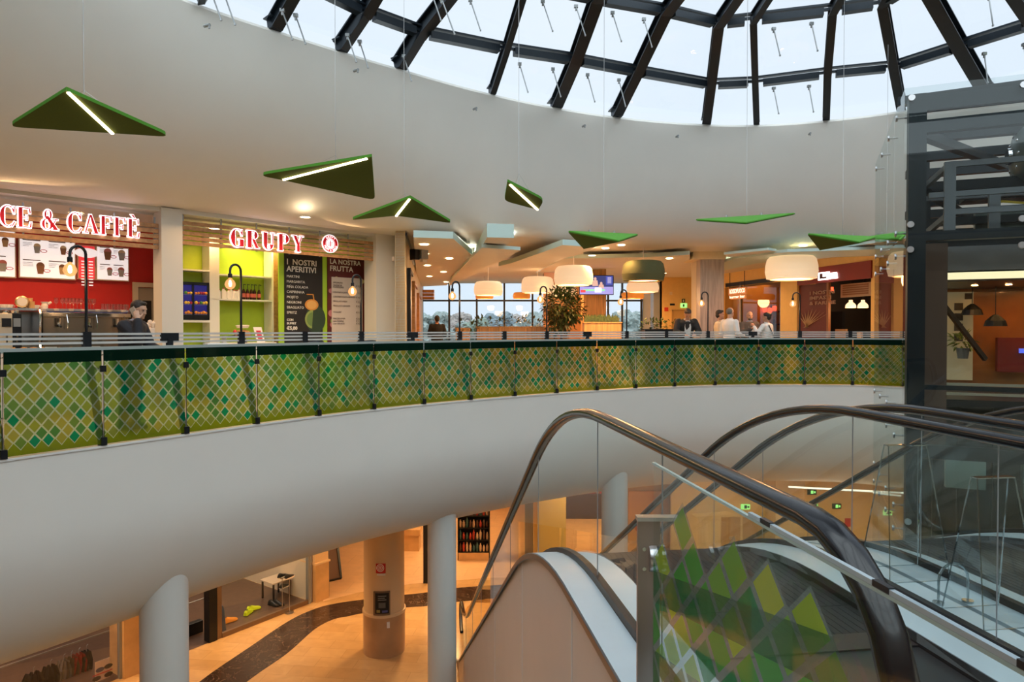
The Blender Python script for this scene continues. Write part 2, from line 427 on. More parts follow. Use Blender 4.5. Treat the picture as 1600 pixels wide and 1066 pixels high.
for s in range(19):
    t = s / 18 * PI / 2
    # steep beside the skylight, flat where it meets the ceiling
    fr = 1 - math.cos(t) ** .9; fz = math.sin(t)
    rows.append([ringpt(k, re_[k] + (rl_[k] - re_[k]) * fr, ZE + (CZ - ZE) * fz) for k in range(NA)])
mb = MB(); mb.grid(rows, closed=True)
mb.grid([[ringpt(k, re_[k], ZE) for k in range(NA)], [ringpt(k, re_[k] + .03, ZE + .05) for k in range(NA)], [ringpt(k, re_[k] + .4, ZE - .02) for k in range(NA)], [ringpt(k, re_[k] + 30, ZE - .02) for k in range(NA)]], closed=True)
struct(mb.build('ceiling_fascia', FASCIA, smooth=True, angle=60), 'white curved fascia around the skylight opening')
mb = MB(); mb.grid([[ringpt(k, rl_[k] - .02, CZ) for k in range(NA)], [ringpt(k, rl_[k] + 26, CZ) for k in range(NA)]], closed=True)
struct(mb.build('ceiling', CEIL), 'flat ceiling over the food court and walkway')
# outer walls that close the building
OWALL = mat('plain_wall', (.60, .50, .36), .6)
mb = MB(); mb.box((-24, -12.2, -6.5), (30, -12, 6)); struct(mb.build('wall_back', OWALL))
mb = MB(); mb.box((28, -12, -6.5), (28.2, 36, 6)); struct(mb.build('wall_right', OWALL))
mb = MB(); mb.box((-24.2, -12, -6.5), (-24, 36, 6)); struct(mb.build('wall_left', OWALL))

# ================================================================ skylight
SKY = thing('skylight', 'faceted glass dome skylight with dark steel ribs over the atrium', 'skylight', (OC.x, OC.y, ZE))
ZR = [ZE, 6.55, 7.2]
ribs = [
 [(320,8),(350,-45),(400,-130)], [(433,50),(470,-22),(530,-135)], [(538,84),(572,28),(625,-62)], [(629,112),(659,59),(715,-12)],
 [(771,150),(791,85),(822,-16)], [(871,171),(899,101),(933,6)], [(966,184),(996,119),(1041,25)], [(1104,197),(1111,139),(1123,44)],
 [(1182,199),(1180,136),(1177,38)], [(1291,190),(1293,122),(1301,24)], [(1408,176),(1397,112),(1379,13)], [(1538,150),(1500,80),(1440,-25)], [(1670,112),(1615,45),(1530,-80)]]
nodes = []
for rb in ribs:
    nodes.append([PZ(u, v, z) for (u, v), z in zip(rb, ZR)])
ang = [polar(n_[0])[0] for n_ in nodes]
# the rest of the dome, behind and beside the camera
def comp(a):
    return [V(OC.x + math.cos(a)*r, OC.y + math.sin(a)*r, z) for r, z in zip((OR, 9.9, 8.6), ZR)]
a_hi, a_lo = max(ang), min(ang)
ext = []
a0 = a_hi; stop = a_lo + 2*PI; nn = 10
for k in range(1, nn): ext.append(comp(a0 + (stop - a0) * k / nn))
allr = nodes + list(reversed(ext)) if polar(nodes[0][0])[0] > polar(nodes[-1][0])[0] else nodes + ext
for r in allr:
    c2 = r[2]; r.append(V(c2.x + (OC.x - c2.x)*.3, c2.y + (OC.y - c2.y)*.3, 7.75)); r.append(V(c2.x + (OC.x - c2.x)*.9, c2.y + (OC.y - c2.y)*.9, 8.3))
    d = (r[0] - r[1]); e_ = r[0] + d * .3; e_.z = ZE + .03; r[0].z = ZE + .06; r.insert(0, e_)
def ibeam(pts, w, h, tf=.02):
    mb = MB()
    for p, q in zip(pts, pts[1:]):
        d = (q - p).normalized(); sd = d.cross(V(0, 0, 1)).normalized(); u = sd.cross(d)
        p2 = p - d*.01; q2 = q + d*.01
        mb.bar(p2, q2, w, tf, u); mb.bar(p2 + u*(h/2), q2 + u*(h/2), w*.35, h, u); mb.bar(p2 + u*h, q2 + u*h, w, tf, u)
    return mb
NR = len(allr)
wid = {0:.2,1:.2,2:.2,3:.24,4:.12,5:.24,6:.22,7:.20,8:.13,9:.15,10:.18,11:.24}
for i, r in enumerate(allr): ibeam(r, wid.get(i, .2), .2).build('rib', DSTEEL, SKY)
for i in range(NR):
    A, B = allr[i], allr[(i+1) % NR]
    for k in (2, 3, 4):
        p, q = A[k], B[k]; d = q - p; L = d.length
        if L < .3: continue
        dn = d.normalized(); mb = MB()
        mb.bar(p + V(0,0,.2), q + V(0,0,.2), .10, .035); mb.bar(p + dn*.16 + V(0,0,.07), q - dn*.16 + V(0,0,.07), .15, .13)
        mb.bar(p + dn*.05 + V(0,0,.12), q - dn*.05 + V(0,0,.12), .05, .05)
        o = mb.build('purlin', DSTEEL, SKY)
    for k in range(5):
        a, b, c, d_ = A[k], B[k], B[k+1], A[k+1]; up = V(0, 0, .23)
        MB().add([a+up, b+up, c+up, d_+up], [(0, 1, 2), (0, 2, 3)]).build('glass_pane', SKYGL, SKY)
def rod(p, ln=.62, slope=.75):
    c = V(OC.x - p.x, OC.y - p.y, 0).normalized(); q = p + c*ln*.62*slope + V(0, 0, -ln)
    mb = MB(); mb.tube([p, q], .011, 8); mb.cbox(p, (.07, .05, .05)); mb.cbox(p + V(0,0,-.045), (.03, .03, .06)); mb.cbox(q, (.025,.025,.025)); mb.build('opener_rod', GREY, SKY)
rods = [(328,-18,0),(350,-10,0),(441,16,0),(462,24,0),(543,55,0),(562,65,0),(631,88,0),(812,100,1),(864,108,1),(918,117,1),(967,125,1),(848,2,2),(900,10,2),(957,20,2),(1006,30,2),(1209,138,1),(1264,135,1),(1209,45,2),(1268,37,2),(1538,84,1),(1600,70,1),(1545,-6,2),(672,-18,2),(735,0,2),(690,-2,1)]
for u, v, k in rods:
    rod(PZ(u, v, (ZE+.25, ZR[1]-.15, ZR[2]-.15)[k]), .62 if k else .5)
for i, (u, v) in enumerate([(323,40),(556,110),(742,170),(912,197),(1058,213),(1265,209)]):
    # the fascia is nearly upright here
    p = PZ(u, v, ZE - .45); r_ = polar(p); p = p + V(OC.x-p.x, OC.y-p.y, 0).normalized()*.01
    mb = MB(); c = V(OC.x-p.x, OC.y-p.y, 0).normalized(); mb.tube([p - c*.06, p + c*.05], .022, 8); mb.tube([p + c*.04, p + c*.04 - V(0,0,.05)], .014, 8)
    tag(mb.build('sprinkler', GREY), 'small grey sprinkler head on the white fascia, ' + ['first from the left', 'second from the left', 'third from the left', 'fourth from the left', 'fifth from the left', 'last, farthest right'][i], 'sprinkler', 'sprinklers on the fascia')
# ================================================================ green hanging panels
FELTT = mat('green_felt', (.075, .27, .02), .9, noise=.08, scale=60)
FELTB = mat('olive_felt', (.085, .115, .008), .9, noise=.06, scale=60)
LED = emis('warm_led_strip', (1, .80, .50), 7)
def roof_z(p):
    r = math.hypot(p.x - OC.x, p.y - OC.y); T = [(0, 8.3), (.9, 8.3), (6.0, 7.75), (8.6, 7.2), (9.9, 6.55), (10.85, 6.0), (14, 5.9)]
    for (a, za), (b, zb) in zip(T, T[1:]):
        if r <= b: return za + (zb - za) * (r - a) / (b - a) + .02
    return 5.9
WIRE = mat('steel_wire', (.5, .5, .5), .3, 1)
def shape_round(poly, r):
    out = []; n = len(poly)
    for i in range(n):
        p = poly[i]; a = (poly[i-1] - p); b = (poly[(i+1) % n] - p); ra = min(r, a.length*.3); rb = min(r, b.length*.3)
        p0 = p + a.normalized()*ra; p1 = p + b.normalized()*rb
        for k in range(4):
            t = k/3; out.append((1-t)**2*p0 + 2*t*(1-t)*p + t*t*p1)
    return out
def wing(A, B, C, D, label, led=None, wire=None, th=.035):
    """folded felt wing: outline A-B-C and the fold B-D (D on the edge A-C) ; two facets"""
    c = (A + B + C) / 3; t = thing('felt_wing_panel', label, 'acoustic panel', c, 0, 'green felt wings hanging in the atrium')
    up = V(0, 0, th)
    def facet(poly):
        q = shape_round(poly, .07); n = len(q)
        return q, n
    top = MB(); bot = MB(); rim = MB()
    for poly in ([A, B, D], [D, B, C]):
        q = []
        for i in range(3):
            p = poly[i]
            if (p - B).length < 1e-6 or (p - D).length < 1e-6: q.append(p)
            else:
                a = poly[i-1]-p; b = poly[(i+1) % 3]-p; r = .13
                for k in range(5):
                    s = k/4; p0 = p + a.normalized()*r; p1 = p + b.normalized()*r
                    q.append((1-s)**2*p0 + 2*s*(1-s)*p + s*s*p1)
        n = len(q)
        top.add([p+up for p in q], [tuple(range(n))]); bot.add(q, [tuple(range(n))])
        rim.add(q + [p+up for p in q], [(i, (i+1) % n, n+(i+1) % n, n+i) for i in range(n)])
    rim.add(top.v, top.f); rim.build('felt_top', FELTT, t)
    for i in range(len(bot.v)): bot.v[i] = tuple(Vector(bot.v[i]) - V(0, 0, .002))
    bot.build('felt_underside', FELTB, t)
    if led:
        m = MB(); p = B + (D-B)*led[0] - V(0,0,.008); q = B + (D-B)*led[1] - V(0,0,.008); m.bar(p, q, .028, .016); m.build('led_strip', LED, t)
    wp = wire if wire is not None else c
    m = MB(); m.tube([wp + V(0,0,th*.5), V(wp.x, wp.y, roof_z(wp))], .0035, 6); m.tube([wp+V(0,0,.02), wp+V(0,0,.05)], .03, 10)
    for ee in ((A+wp)/2, (C+wp)/2): m.tube([wp+V(0,0,.30), ee+V(0,0,.045)], .002, 5); m.tube([ee+V(0,0,.03), ee+V(0,0,.055)], .02, 8)
    m.build('hanging_wire', WIRE, t)
    return t
Q = lambda u, v, z: PZ(u, v, z)
wing(Q(13,198,3.45), Q(104,141,3.62), Q(268,214,3.45), Q(176,208,3.42), 'largest green felt wing with a lit strip, far left above the red shop sign', (.03, 1.0))
wing(Q(404,274,3.3), Q(581,245,3.42), Q(586,313,3.12), Q(440,281,3.26), 'green felt wing pointing left, lit strip along its top edge, above the GRUPY sign', (.05, .98))
wing(Q(547,344,3.02), Q(641,309,3.2), Q(708,349,2.98), Q(619,337,3.0), 'green felt wing with short lit strip hanging left of the ceiling coves', (.05, 1.0))
# end-on quadrilateral one
wing(Q(788,314,3.2), Q(793,284,3.32), Q(850,313,3.2), Q(841,328,3.12), 'small end-on green felt wing with diagonal lit strip in mid fascia', (.08, .98))
def wing2(A, B, C, D, label):
    """seen edge-on from above: facet A-B-C shows its bright top, facet A-C-D its dark underside"""
    c = (A+B+C)/3; t = thing('felt_wing_panel', label, 'acoustic panel', c, 0, 'green felt wings hanging in the atrium')
    up = V(0, 0, .03)
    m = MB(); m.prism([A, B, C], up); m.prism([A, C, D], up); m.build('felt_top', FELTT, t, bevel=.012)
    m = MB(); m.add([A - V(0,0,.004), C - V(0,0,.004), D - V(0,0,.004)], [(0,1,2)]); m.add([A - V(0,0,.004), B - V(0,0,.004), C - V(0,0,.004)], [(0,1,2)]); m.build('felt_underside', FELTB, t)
    wp = (A + B) / 2 + V(0, 0, .02)
    m = MB(); m.tube([wp, V(wp.x, wp.y, roof_z(wp))], .0035, 6)
    for e in (A*.7+B*.3, A*.35+B*.65): m.tube([e+V(0,0,.02), e+V(0,0,.06)], .022, 8)
    m.build('hanging_wire', WIRE, t)
wing2(PY(888,363,12.0), PY(997,368,12.4), PY(967,378,11.5), PY(912,389,12.5), 'green felt wing hanging above the television, dark underside to the left')
wing2(PY(1087,345,11.2), PY(1243,335,11.6), PY(1166,350,10.7), PY(1150,349,11.1), 'thin flat green felt wing seen edge-on above the grey column')
wing2(PY(1262,367,12.3), PY(1370,372,12.6), PY(1343,380,11.7), PY(1281,391,12.6), 'green felt wing above the large cream pendant near the lift')
wing2(PY(1352,372,13.4), PY(1418,364,13.6), PY(1409,376,12.9), PY(1400,376,13.3), 'green felt wing partly behind the glass wall of the lift')

# ================================================================ railing around the void
full = dict(line=(.46, .54, .36), low=(.20, .27, .01), top=(.003, .02, .012), tl=.42, frost=(.55, .75, .40))
pal = [(0, (.26, .32, .035)), (.2, (.20, .27, .045)), (.4, (.32, .32, .045)), (.55, (.13, .25, .045)), (.70, (.07, .23, .05)), (.84, (.0, .25, .11))]
RG = diamond_glass('green_diamond_glass', .145, .155, .08, pal, 1.0, .955, full, alpha=.58)
RGB_ = nodemat('frosted_back_face'); _r = RGB_[1].new('ShaderNodeBsdfRefraction'); _r.inputs['Color'].default_value = (.95, 1, .95, 1); _r.inputs['Roughness'].default_value = .12; _r.inputs['IOR'].default_value = 1.35; RGB_[2].new(_r.outputs[0], RGB_[3].inputs[0])
PRJ = [p.copy() for p in POST]
# first bay continues out of the picture on the left
d0 = PRJ[0] - PRJ[1]; left_more = V(-5.62, 5.9, 0)
ends = [left_more] + PRJ + [V(8.9, 15.75, 0), V(9.75, 15.3, 0)]
RAIL = thing('glass_railing', 'curved railing of green diamond glass panels, black posts and grey slats round the void', 'railing', (PRJ[8].x, PRJ[8].y, 0))
SLAT = mat('grey_slat', (.50, .48, .46), .45, .1)
SHELF = mat('pale_grey_shelf', (.46, .51, .48), .3, .2)
def outn(i):
    a = ends[max(i-1, 0)]; b = ends[min(i+1, len(ends)-1)]; t = (b-a).normalized(); return V(-t.y, t.x, 0)
H = 1.08
for i in range(len(ends)-1):
    p, q = ends[i].copy(), ends[i+1].copy(); t = (q-p).normalized(); n_ = V(-t.y, t.x, 0)
    p1 = p + t*.012; q1 = q - t*.012
    seg = MB(); seg.prism([p1+V(0,0,.03), q1+V(0,0,.03), q1+V(0,0,H), p1+V(0,0,H)], n_*.01)
    L0 = i * 1.07
    W = (q1-p1).length
    o = seg.build('glass_panel', [RG, RGB_[0]], RAIL, uvf=lambda co, p1=p1, t=t, L0=L0, W=W: (L0 + ((Vector((co.x, co.y, 0)) - p1).dot(t))*1.07/W, co.z))
    for f in o.data.polygons: f.material_index = 1 if f.normal.dot(n_) > -.5 else 0
    # slats and shelf on the inner side
    oi, oj = outn(i), outn(i+1)
    a, b = p + oi*.33, q + oj*.33
    for z in (1.155, 1.205, 1.255):
        m = MB(); m.bar(a+V(0,0,z), b+V(0,0,z), .012, .026); m.build('slat', SLAT, RAIL)
    a, b = p + oi*.20, q + oj*.20
    m = MB(); m.bar(a+V(0,0,1.09), b+V(0,0,1.09), .30, .035); m.bar(p+oi*.05+V(0,0,1.09), q+oj*.05+V(0,0,1.09), .03, .05); m.build('shelf', SHELF, RAIL)
kinds = {0:'T', 1:'plain'}
seq = ['lamp', 'T', 'lamp', 'plain']
LAMPS = []
for i in range(1, len(ends)-1):
    p = ends[i]; n_ = outn(i); t = V(n_.y, -n_.x, 0)
    k = seq[(i-2) % 4] if i >= 2 else 'plain'
    foot = p + n_*.03; head = p + n_*.33
    m = MB(); m.bar(foot + V(0,0,.0), head + V(0,0,1.1), .07, .04, n_)
    if k == 'T': m.cbox((0,0,1.215), (.235, .03, .10), Matrix.Translation(head) @ Matrix.Rotation(math.atan2(t.y, t.x), 4, 'Z')); m.bar(head+V(0,0,1.02), head+V(0,0,1.2), .07, .05, n_)
    else: m.cbox((0,0,1.17), (.085, .05, .22), Matrix.Translation(head) @ Matrix.Rotation(math.atan2(t.y, t.x), 4, 'Z'))
    m.build('post', BLACK, RAIL)
    m = MB(); arm0 = foot + (head-foot)*.83 + V(0,0,.88); m.tube([p + V(0,0,.86), arm0], .016, 8); 
    Mr = Matrix.Translation(p) @ Matrix.Rotation(math.atan2(t.y, t.x), 4, 'Z')
    m.cbox((0,0,.87), (.06,.04,.07), Mr)
    m.build('clamp', BLACK, RAIL)
    m = MB(); m.cbox((0,0,.06), (.06,.05,.09), Mr); m.build('clamp', BLACK, RAIL)
    m = MB(); m.bar(p+V(0,0,.1), p+V(0,0,.84), .006, .006); m.build('glass_joint', WIRE, RAIL)
    m = MB(); hp = head - n_*.16 + V(0,0,1.04) ; m.tube([hp, hp - n_*.05 - V(0,0,.03), hp - n_*.1 + t*.03 - V(0,0,.02), hp - n_*.12 + t*.06], .006, 6); m.build('hook', CHROME, RAIL)
    if k == 'lamp': LAMPS.append((i, head, t, n_))
_bm = nodemat('amber_bulb_glass'); _t = _bm[1].new('ShaderNodeBsdfTransparent'); _t.inputs[0].default_value = (1, .75, .45, 1); _e = _bm[1].new('ShaderNodeEmission'); _e.inputs[0].default_value = (1, .50, .20, 1); _e.inputs[1].default_value = .9
_x = _bm[1].new('ShaderNodeMixShader'); _x.inputs[0].default_value = .55; _bm[2].new(_t.outputs[0], _x.inputs[1]); _bm[2].new(_e.outputs[0], _x.inputs[2]); _bm[2].new(_x.outputs[0], _bm[3].inputs[0]); BULBG = _bm[0]
FIL = emis('bulb_filament', (1.0, .62, .25), 60)
lab = ['in front of the red menu wall', 'in front of the lime green shelves', 'in front of the fruit board', 'before the left window panes', 'left of the potted tree', 'below the big olive pendant', 'before the grey clad column', 'before the dark red shop, nearest the lift']
for j, (i, head, t, n_) in enumerate(LAMPS[:8]):
    h = head + V(0, 0, 0)
    top = 2.12 + .04*(j == 0)
    L = thing('gooseneck_lamp', 'black gooseneck railing lamp with amber bulb ' + lab[j], 'lamp', h + V(0, 0, 1.28), 0, 'gooseneck lamps on the railing')
    r = .085; c = h + V(0,0,top) - t*r
    pts = [h + V(0,0,1.27), h + V(0,0,1.7), h + V(0,0,top)] + [c + t*r*math.cos(a) + V(0,0,r*math.sin(a)) for a in [PI*k/8 for k in range(1, 9)]]
    tip = c - t*r
    m = MB(); m.tube(pts + [tip - V(0,0,.05)], .016, 10); m.build('pole', BLACK, L, smooth=True)
    m = MB(); m.lathe([(.018, 0), (.028, -.01), (.028, -.06), (.02, -.065)], tip + V(0,0,-.04), 12); m.build('socket', BLACK, L)
    b = tip + V(0,0,-.105)
    m = MB(); m.lathe([(.018, 0), (.024, -.012), (.052, -.035), (.070, -.075), (.070, -.10), (.052, -.135), (.03, -.15), (.006, -.157)], b, 18); bo = m.build('bulb', BULBG, L, smooth=True)
    m = MB(); m.lathe([(.006,-.03),(.016,-.045),(.022,-.08),(.018,-.11),(.004,-.12)], b, 8); m.build('filament', FIL, bo)
    light('bulb_light', 'POINT', b + V(0,0,-.19), 2.2, (1, .6, .28), .05, L)

# bar stools behind the glass
STOOLM = mat('grey_green_stool_metal', (.10, .14, .10), .4, .5)
def stool(loc, rz, label):
    s = thing('bar_stool', label, 'stool', loc, rz, 'bar stools behind the glass railing')
    m = MB(); m.lathe([(.0,.74),(.16,.74),(.175,.755),(.17,.775),(.0,.78)], n=16, caps=False); LB(m, 'seat', STOOLM, s)
    for a in range(4):
        x = math.cos(a*PI/2+PI/4); y = math.sin(a*PI/2+PI/4)
        m = MB(); m.tube([(x*.12, y*.12, .745), (x*.22, y*.22, 0)], .013, 8); LB(m, 'leg', STOOLM, s)
    m = MB(); m.tube([(.185*math.cos(k*PI/2+PI/4), .185*math.sin(k*PI/2+PI/4), .27) for k in range(4)], .01, 8, closed=True); LB(m, 'foot_ring', STOOLM, s)
    return s
st = None
spots = [(5, .5, .75, 'in front of the aperitif board'), (6, .5, .9, 'in front of the fruit board'), (6, .0, .75, 'between the aperitif and the fruit boards'), (7, .55, .85, 'before the corner of the corridor'), (8, .45, .8, 'before the woman at the window'), (9, .5, .85, 'before the long planter, left'), (10, .5, .8, 'before the potted tree'), (11, .4, .8, 'right of the potted tree'), (12, .5, .85, 'before the wooden column planter'), (13, .55, .8, 'left of the man in the dark jacket'), (15, .6, 1.3, 'left of the men in white shirts'), (16, .4, .9, 'below the man in the grey suit'), (17, .3, .85, 'before the yellow pillar')]
for i, fr, d, lb in spots:
    p = ends[i]*(1-fr) + ends[i+1]*fr + outn(i)*d; rz = math.atan2(outn(i).y, outn(i).x) + .3*i
    lbl = 'grey metal bar stool behind the green glass, ' + lb
    if st is None: st = stool((p.x, p.y, 0), rz, lbl)
    else: dup(st, (p.x, p.y, 0), rz, lbl)
# ================================================================ left shop fronts
FA = V(-7.58, 10.24, 0); FB = V(-3.06, 15.0, 0); FD = (FB - FA).normalized(); FN = V(FD.y, -FD.x, 0)   # FN points at the void
FLEN = (FB-FA).length
def fs(u, back=0.0):
    """distance along the shop front at picture column u, on a plane set back from the front"""
    A = FA - FN*back; d = ray(u, 516); k = d.x/d.y
    return (k*A.y - A.x) / (FD.x - k*FD.y)
def fz(u, v, back=0.0):
    s = fs(u, back); p = FA - FN*back + FD*s; d = ray(u, v); return 1.3 + p.y/d.y*d.z
def fp(s, back=0.0, z=0.0): p = FA - FN*back + FD*s; return V(p.x, p.y, z)
FM = lambda s, back, z: Matrix(((FD.x, 0, FN.x, fp(s, back).x), (FD.y, 0, FN.y, fp(s, back).y), (0, 1, 0, z), (0, 0, 0, 1)))  # x along, y up, z towards void
def fbox(mb, s0, s1, b0, b1, z0, z1):
    """box between distances s0..s1, set-backs b0..b1, heights z0..z1"""
    return mb.prism([fp(s0, b0, z0), fp(s1, b0, z0), fp(s1, b1, z0), fp(s0, b1, z0)], (0, 0, z1 - z0))
S1, S2 = fs(252), fs(285); S3, S4 = fs(586), fs(634)
SL = -6.0
PIL = mat('off_white_pilaster', (.66, .64, .58), .55)
mb = MB(); fbox(mb, S1, S2, -.04, .35, -.02, CZ); struct(mb.build('wall_pilaster', PIL), 'white pilaster between the two food stands')
mb = MB(); fbox(mb, S3, S4, -.05, .4, -.02, CZ); struct(mb.build('wall_pilaster', PIL), 'white pilaster at the end of the fruit stand')
mb = MB(); fbox(mb, SL, S4, .02, .32, fz(0, 300), CZ + .3); fbox(mb, SL, S4, .3, 3.0, 3.3, 3.4); struct(mb.build('wall_header', PIL), 'plain band above the shop signs')
B1 = 2.2      # back wall of the stands
mb = MB(); fbox(mb, SL, fs(252, 2.2) + .2, B1, B1 + .1, 0, 3.3); struct(mb.build('wall_menu', REDM), 'deep red back wall of the ice cream stand')
SX = fs(251, B1) + .06
mb = MB(); mb.prism([fp(S2-.06, .36), fp(S2+.0, .36), fp(max(SX, S2)+.06, B1), fp(max(SX, S2), B1)], (0, 0, 3.3)); struct(mb.build('wall_divider', PIL))
mb = MB(); fbox(mb, fs(284, B1-.6), fs(586, .75)+.1, B1 - .6, B1 - .5, 0, 3.3); struct(mb.build('wall_lime', LIME), 'lime green back wall of the fruit stand')
mb = MB(); fbox(mb, fs(583, .75), fs(583, .75)+.1, .41, B1, 0, 3.3); struct(mb.build('wall_divider', PIL))

# ---- slatted sign boards
SLW = wood('sign_slat_wood', (.42, .22, .09), 2, 0)
SIGNRED = emis('lit_red_letter_face', (.55, .0, .012), .22)
HALO = emis('lit_letter_rim', (1, .93, .95), .8)
def poly_off(P, e):
    n = len(P); ar = sum(P[i][0]*P[(i+1) % n][1]-P[(i+1) % n][0]*P[i][1] for i in range(n)); sg = 1 if ar > 0 else -1; out = []
    for i in range(n):
        a, b, c = P[i-1], P[i], P[(i+1) % n]
        d1 = Vector((b[0]-a[0], b[1]-a[1])); d2 = Vector((c[0]-b[0], c[1]-b[1]))
        if d1.length < 1e-7 or d2.length < 1e-7: out.append(b); continue
        d1.normalize(); d2.normalize(); n1 = Vector((d1.y, -d1.x))*sg; n2 = Vector((d2.y, -d2.x))*sg; m = n1+n2
        if m.length < .3: m = n1*1.0
        else: m = m.normalized()*min(1.8, 1/max(.3, m.normalized().dot(n1)))
        out.append((b[0]+m.x*e, b[1]+m.y*e))
    return out
def arcband(cx, cy, rx, ry, a0, a1, wmax, wmin=.03, n=16):
    """crescent stroke: thick at the sides, thin at top and bottom"""
    quads = []
    for i in range(n):
        t0 = math.radians(a0+(a1-a0)*i/n); t1 = math.radians(a0+(a1-a0)*(i+1)/n); q = []
        for t in (t0, t1):
            wd = wmin+(wmax-wmin)*abs(math.cos(t))**1.3
            q.append(((cx+rx*math.cos(t), cy+ry*math.sin(t)), (cx+(rx-wd)*math.cos(t), cy+(ry-wmin-(wd-wmin)*.15)*math.sin(t))))
        quads.append([q[0][0], q[1][0], q[1][1], q[0][1]])
    return quads
def R(x0, y0, x1, y1): return [(x0, y0), (x1, y0), (x1, y1), (x0, y1)]
def glyph(ch, W=.17, T=.035):
    """bold serif letter, height 1: list of polygons and the width"""
    s = T
    def stem(x): return [R(x, 0, x+W, 1), R(x-.05, 0, x+W+.05, s), R(x-.05, 1-s, x+W+.05, 1)]
    if ch in 'EFÈ':
        g = stem(.06) + [R(.06, 1-s, .66, 1), [(.66, 1), (.60, 1-s), (.64, .74), (.68, .74)], R(.2, .5-s/2, .5, .5+s/2), [(.48, .38), (.51, .38), (.51, .62), (.48, .62)]]
        if ch in 'EÈ': g += [R(.06, 0, .66, s), [(.62, 0), (.70, 0), (.73, .28), (.69, .28)]]
        if ch == 'È': g += [[(.22, 1.24), (.34, 1.24), (.46, 1.07), (.41, 1.07)]]
        return g, .76
    if ch in 'CG':
        g = arcband(.42, .5, .42, .53, 62, 298, W*1.15, s) + [[(.60, .93), (.69, .88), (.74, .66), (.71, .66)], R(.71, .66, .745, 1.0)]
        if ch == 'C': g += [[(.60, .02), (.64, .0), (.78, .22), (.74, .24)]]
        else: g += [R(.60-.02, .02, .60+W-.02, .42), R(.50, .40, .83, .40+s)]
        return g, .82
    if ch == 'A':
        return [[(.36, 1.0), (.44, 1.0), (.14, s), (.08, s)], [(.36, 1.0), (.46, 1.0), (.84, s), (.64, s)], R(0, 0, .26, s), R(.54, 0, .92, s), R(.2, .32, .66, .32+s)], .92
    if ch == 'R':
        return stem(.06) + [R(.1, 1-s, .45, 1), R(.1, .50, .45, .50+s)] + arcband(.42, .76, .30, .245, -90, 90, W, s) + [[(.36, .50), (.52, .50), (.76, s), (.58, s)], R(.56, 0, .86, s)], .86
    if ch == 'P':
        return stem(.06) + [R(.1, 1-s, .45, 1), R(.1, .44, .45, .44+s)] + arcband(.42, .73, .33, .285, -90, 90, W, s), .80
    if ch == 'U':
        g = [R(.06, .28, .06+W, 1), R(.0, 1-s, .06+W+.05, 1), R(.68, .28, .68+s+.01, 1), R(.58, 1-s, .84, 1)] + arcband(.39, .30, .33, .33, 180, 360, W, s)
        return g, .86
    if ch == 'Y':
        return [[(.08, 1), (.27, 1), (.52, .45), (.34, .45)], [(.66, 1), (.72, 1), (.50, .45), (.44, .45)], R(.34, 0, .52, .48), R(.0, 1-s, .34, 1), R(.56, 1-s, .84, 1), R(.26, 0, .60, s)], .86
    if ch == '&':
        return arcband(.36, .76, .20, .26, 0, 360, .10, s, 20) + arcband(.32, .27, .30, .29, 0, 360, .15, s, 22) + [[(.22, .66), (.36, .70), (.88, s), (.68, 0)], R(.62, 0, .94, s), [(.56, .2), (.60, .16), (.80, .52), (.77, .54)], R(.64, .52, .90, .52+s)], .96
    return [], .4
def sign_letters(txt, s, z, h, back, parent, gap=.1, stretch=1.0, W=.17):
    x = s
    for ch in txt:
        if ch == ' ': x += h*.42*stretch; continue
        g, wd = glyph(ch, W)
        face = MB(); halo = MB()
        for P in g:
            q = [(x+a*h*stretch, z+b*h) for a, b in P]
            face.prism([fp(a, back-.05, b) for a, b in q], FN*.012)
            qo = poly_off(q, .013); q = poly_off(q, .006)
            halo.prism([fp(a, back-.012, b) for a, b in qo], FN*.034)
        o = face.build('letter', SIGNRED, parent); halo.build('letter_rim', HALO, o)
        x += (wd+gap)*h*stretch
    return x
def board(s0, s1, z0, z1, back, parent, n=5, m=None):
    hh = (z1-z0)/n
    for i in range(n):
        mb = MB(); fbox(mb, s0, s1, back, back+.03, z0+hh*i+hh*.12, z0+hh*(i+.86)); mb.build('slat', m or SLW, parent)
    k = max(2, int((s1-s0)/.6))
    for i in range(k+1):
        s = s0+.05+(s1-s0-.1)*i/k; mb = MB(); fbox(mb, s-.012, s+.012, back+.03, back+.05, z0, z1+.1); mb.build('mounting_strap', GREY, parent)
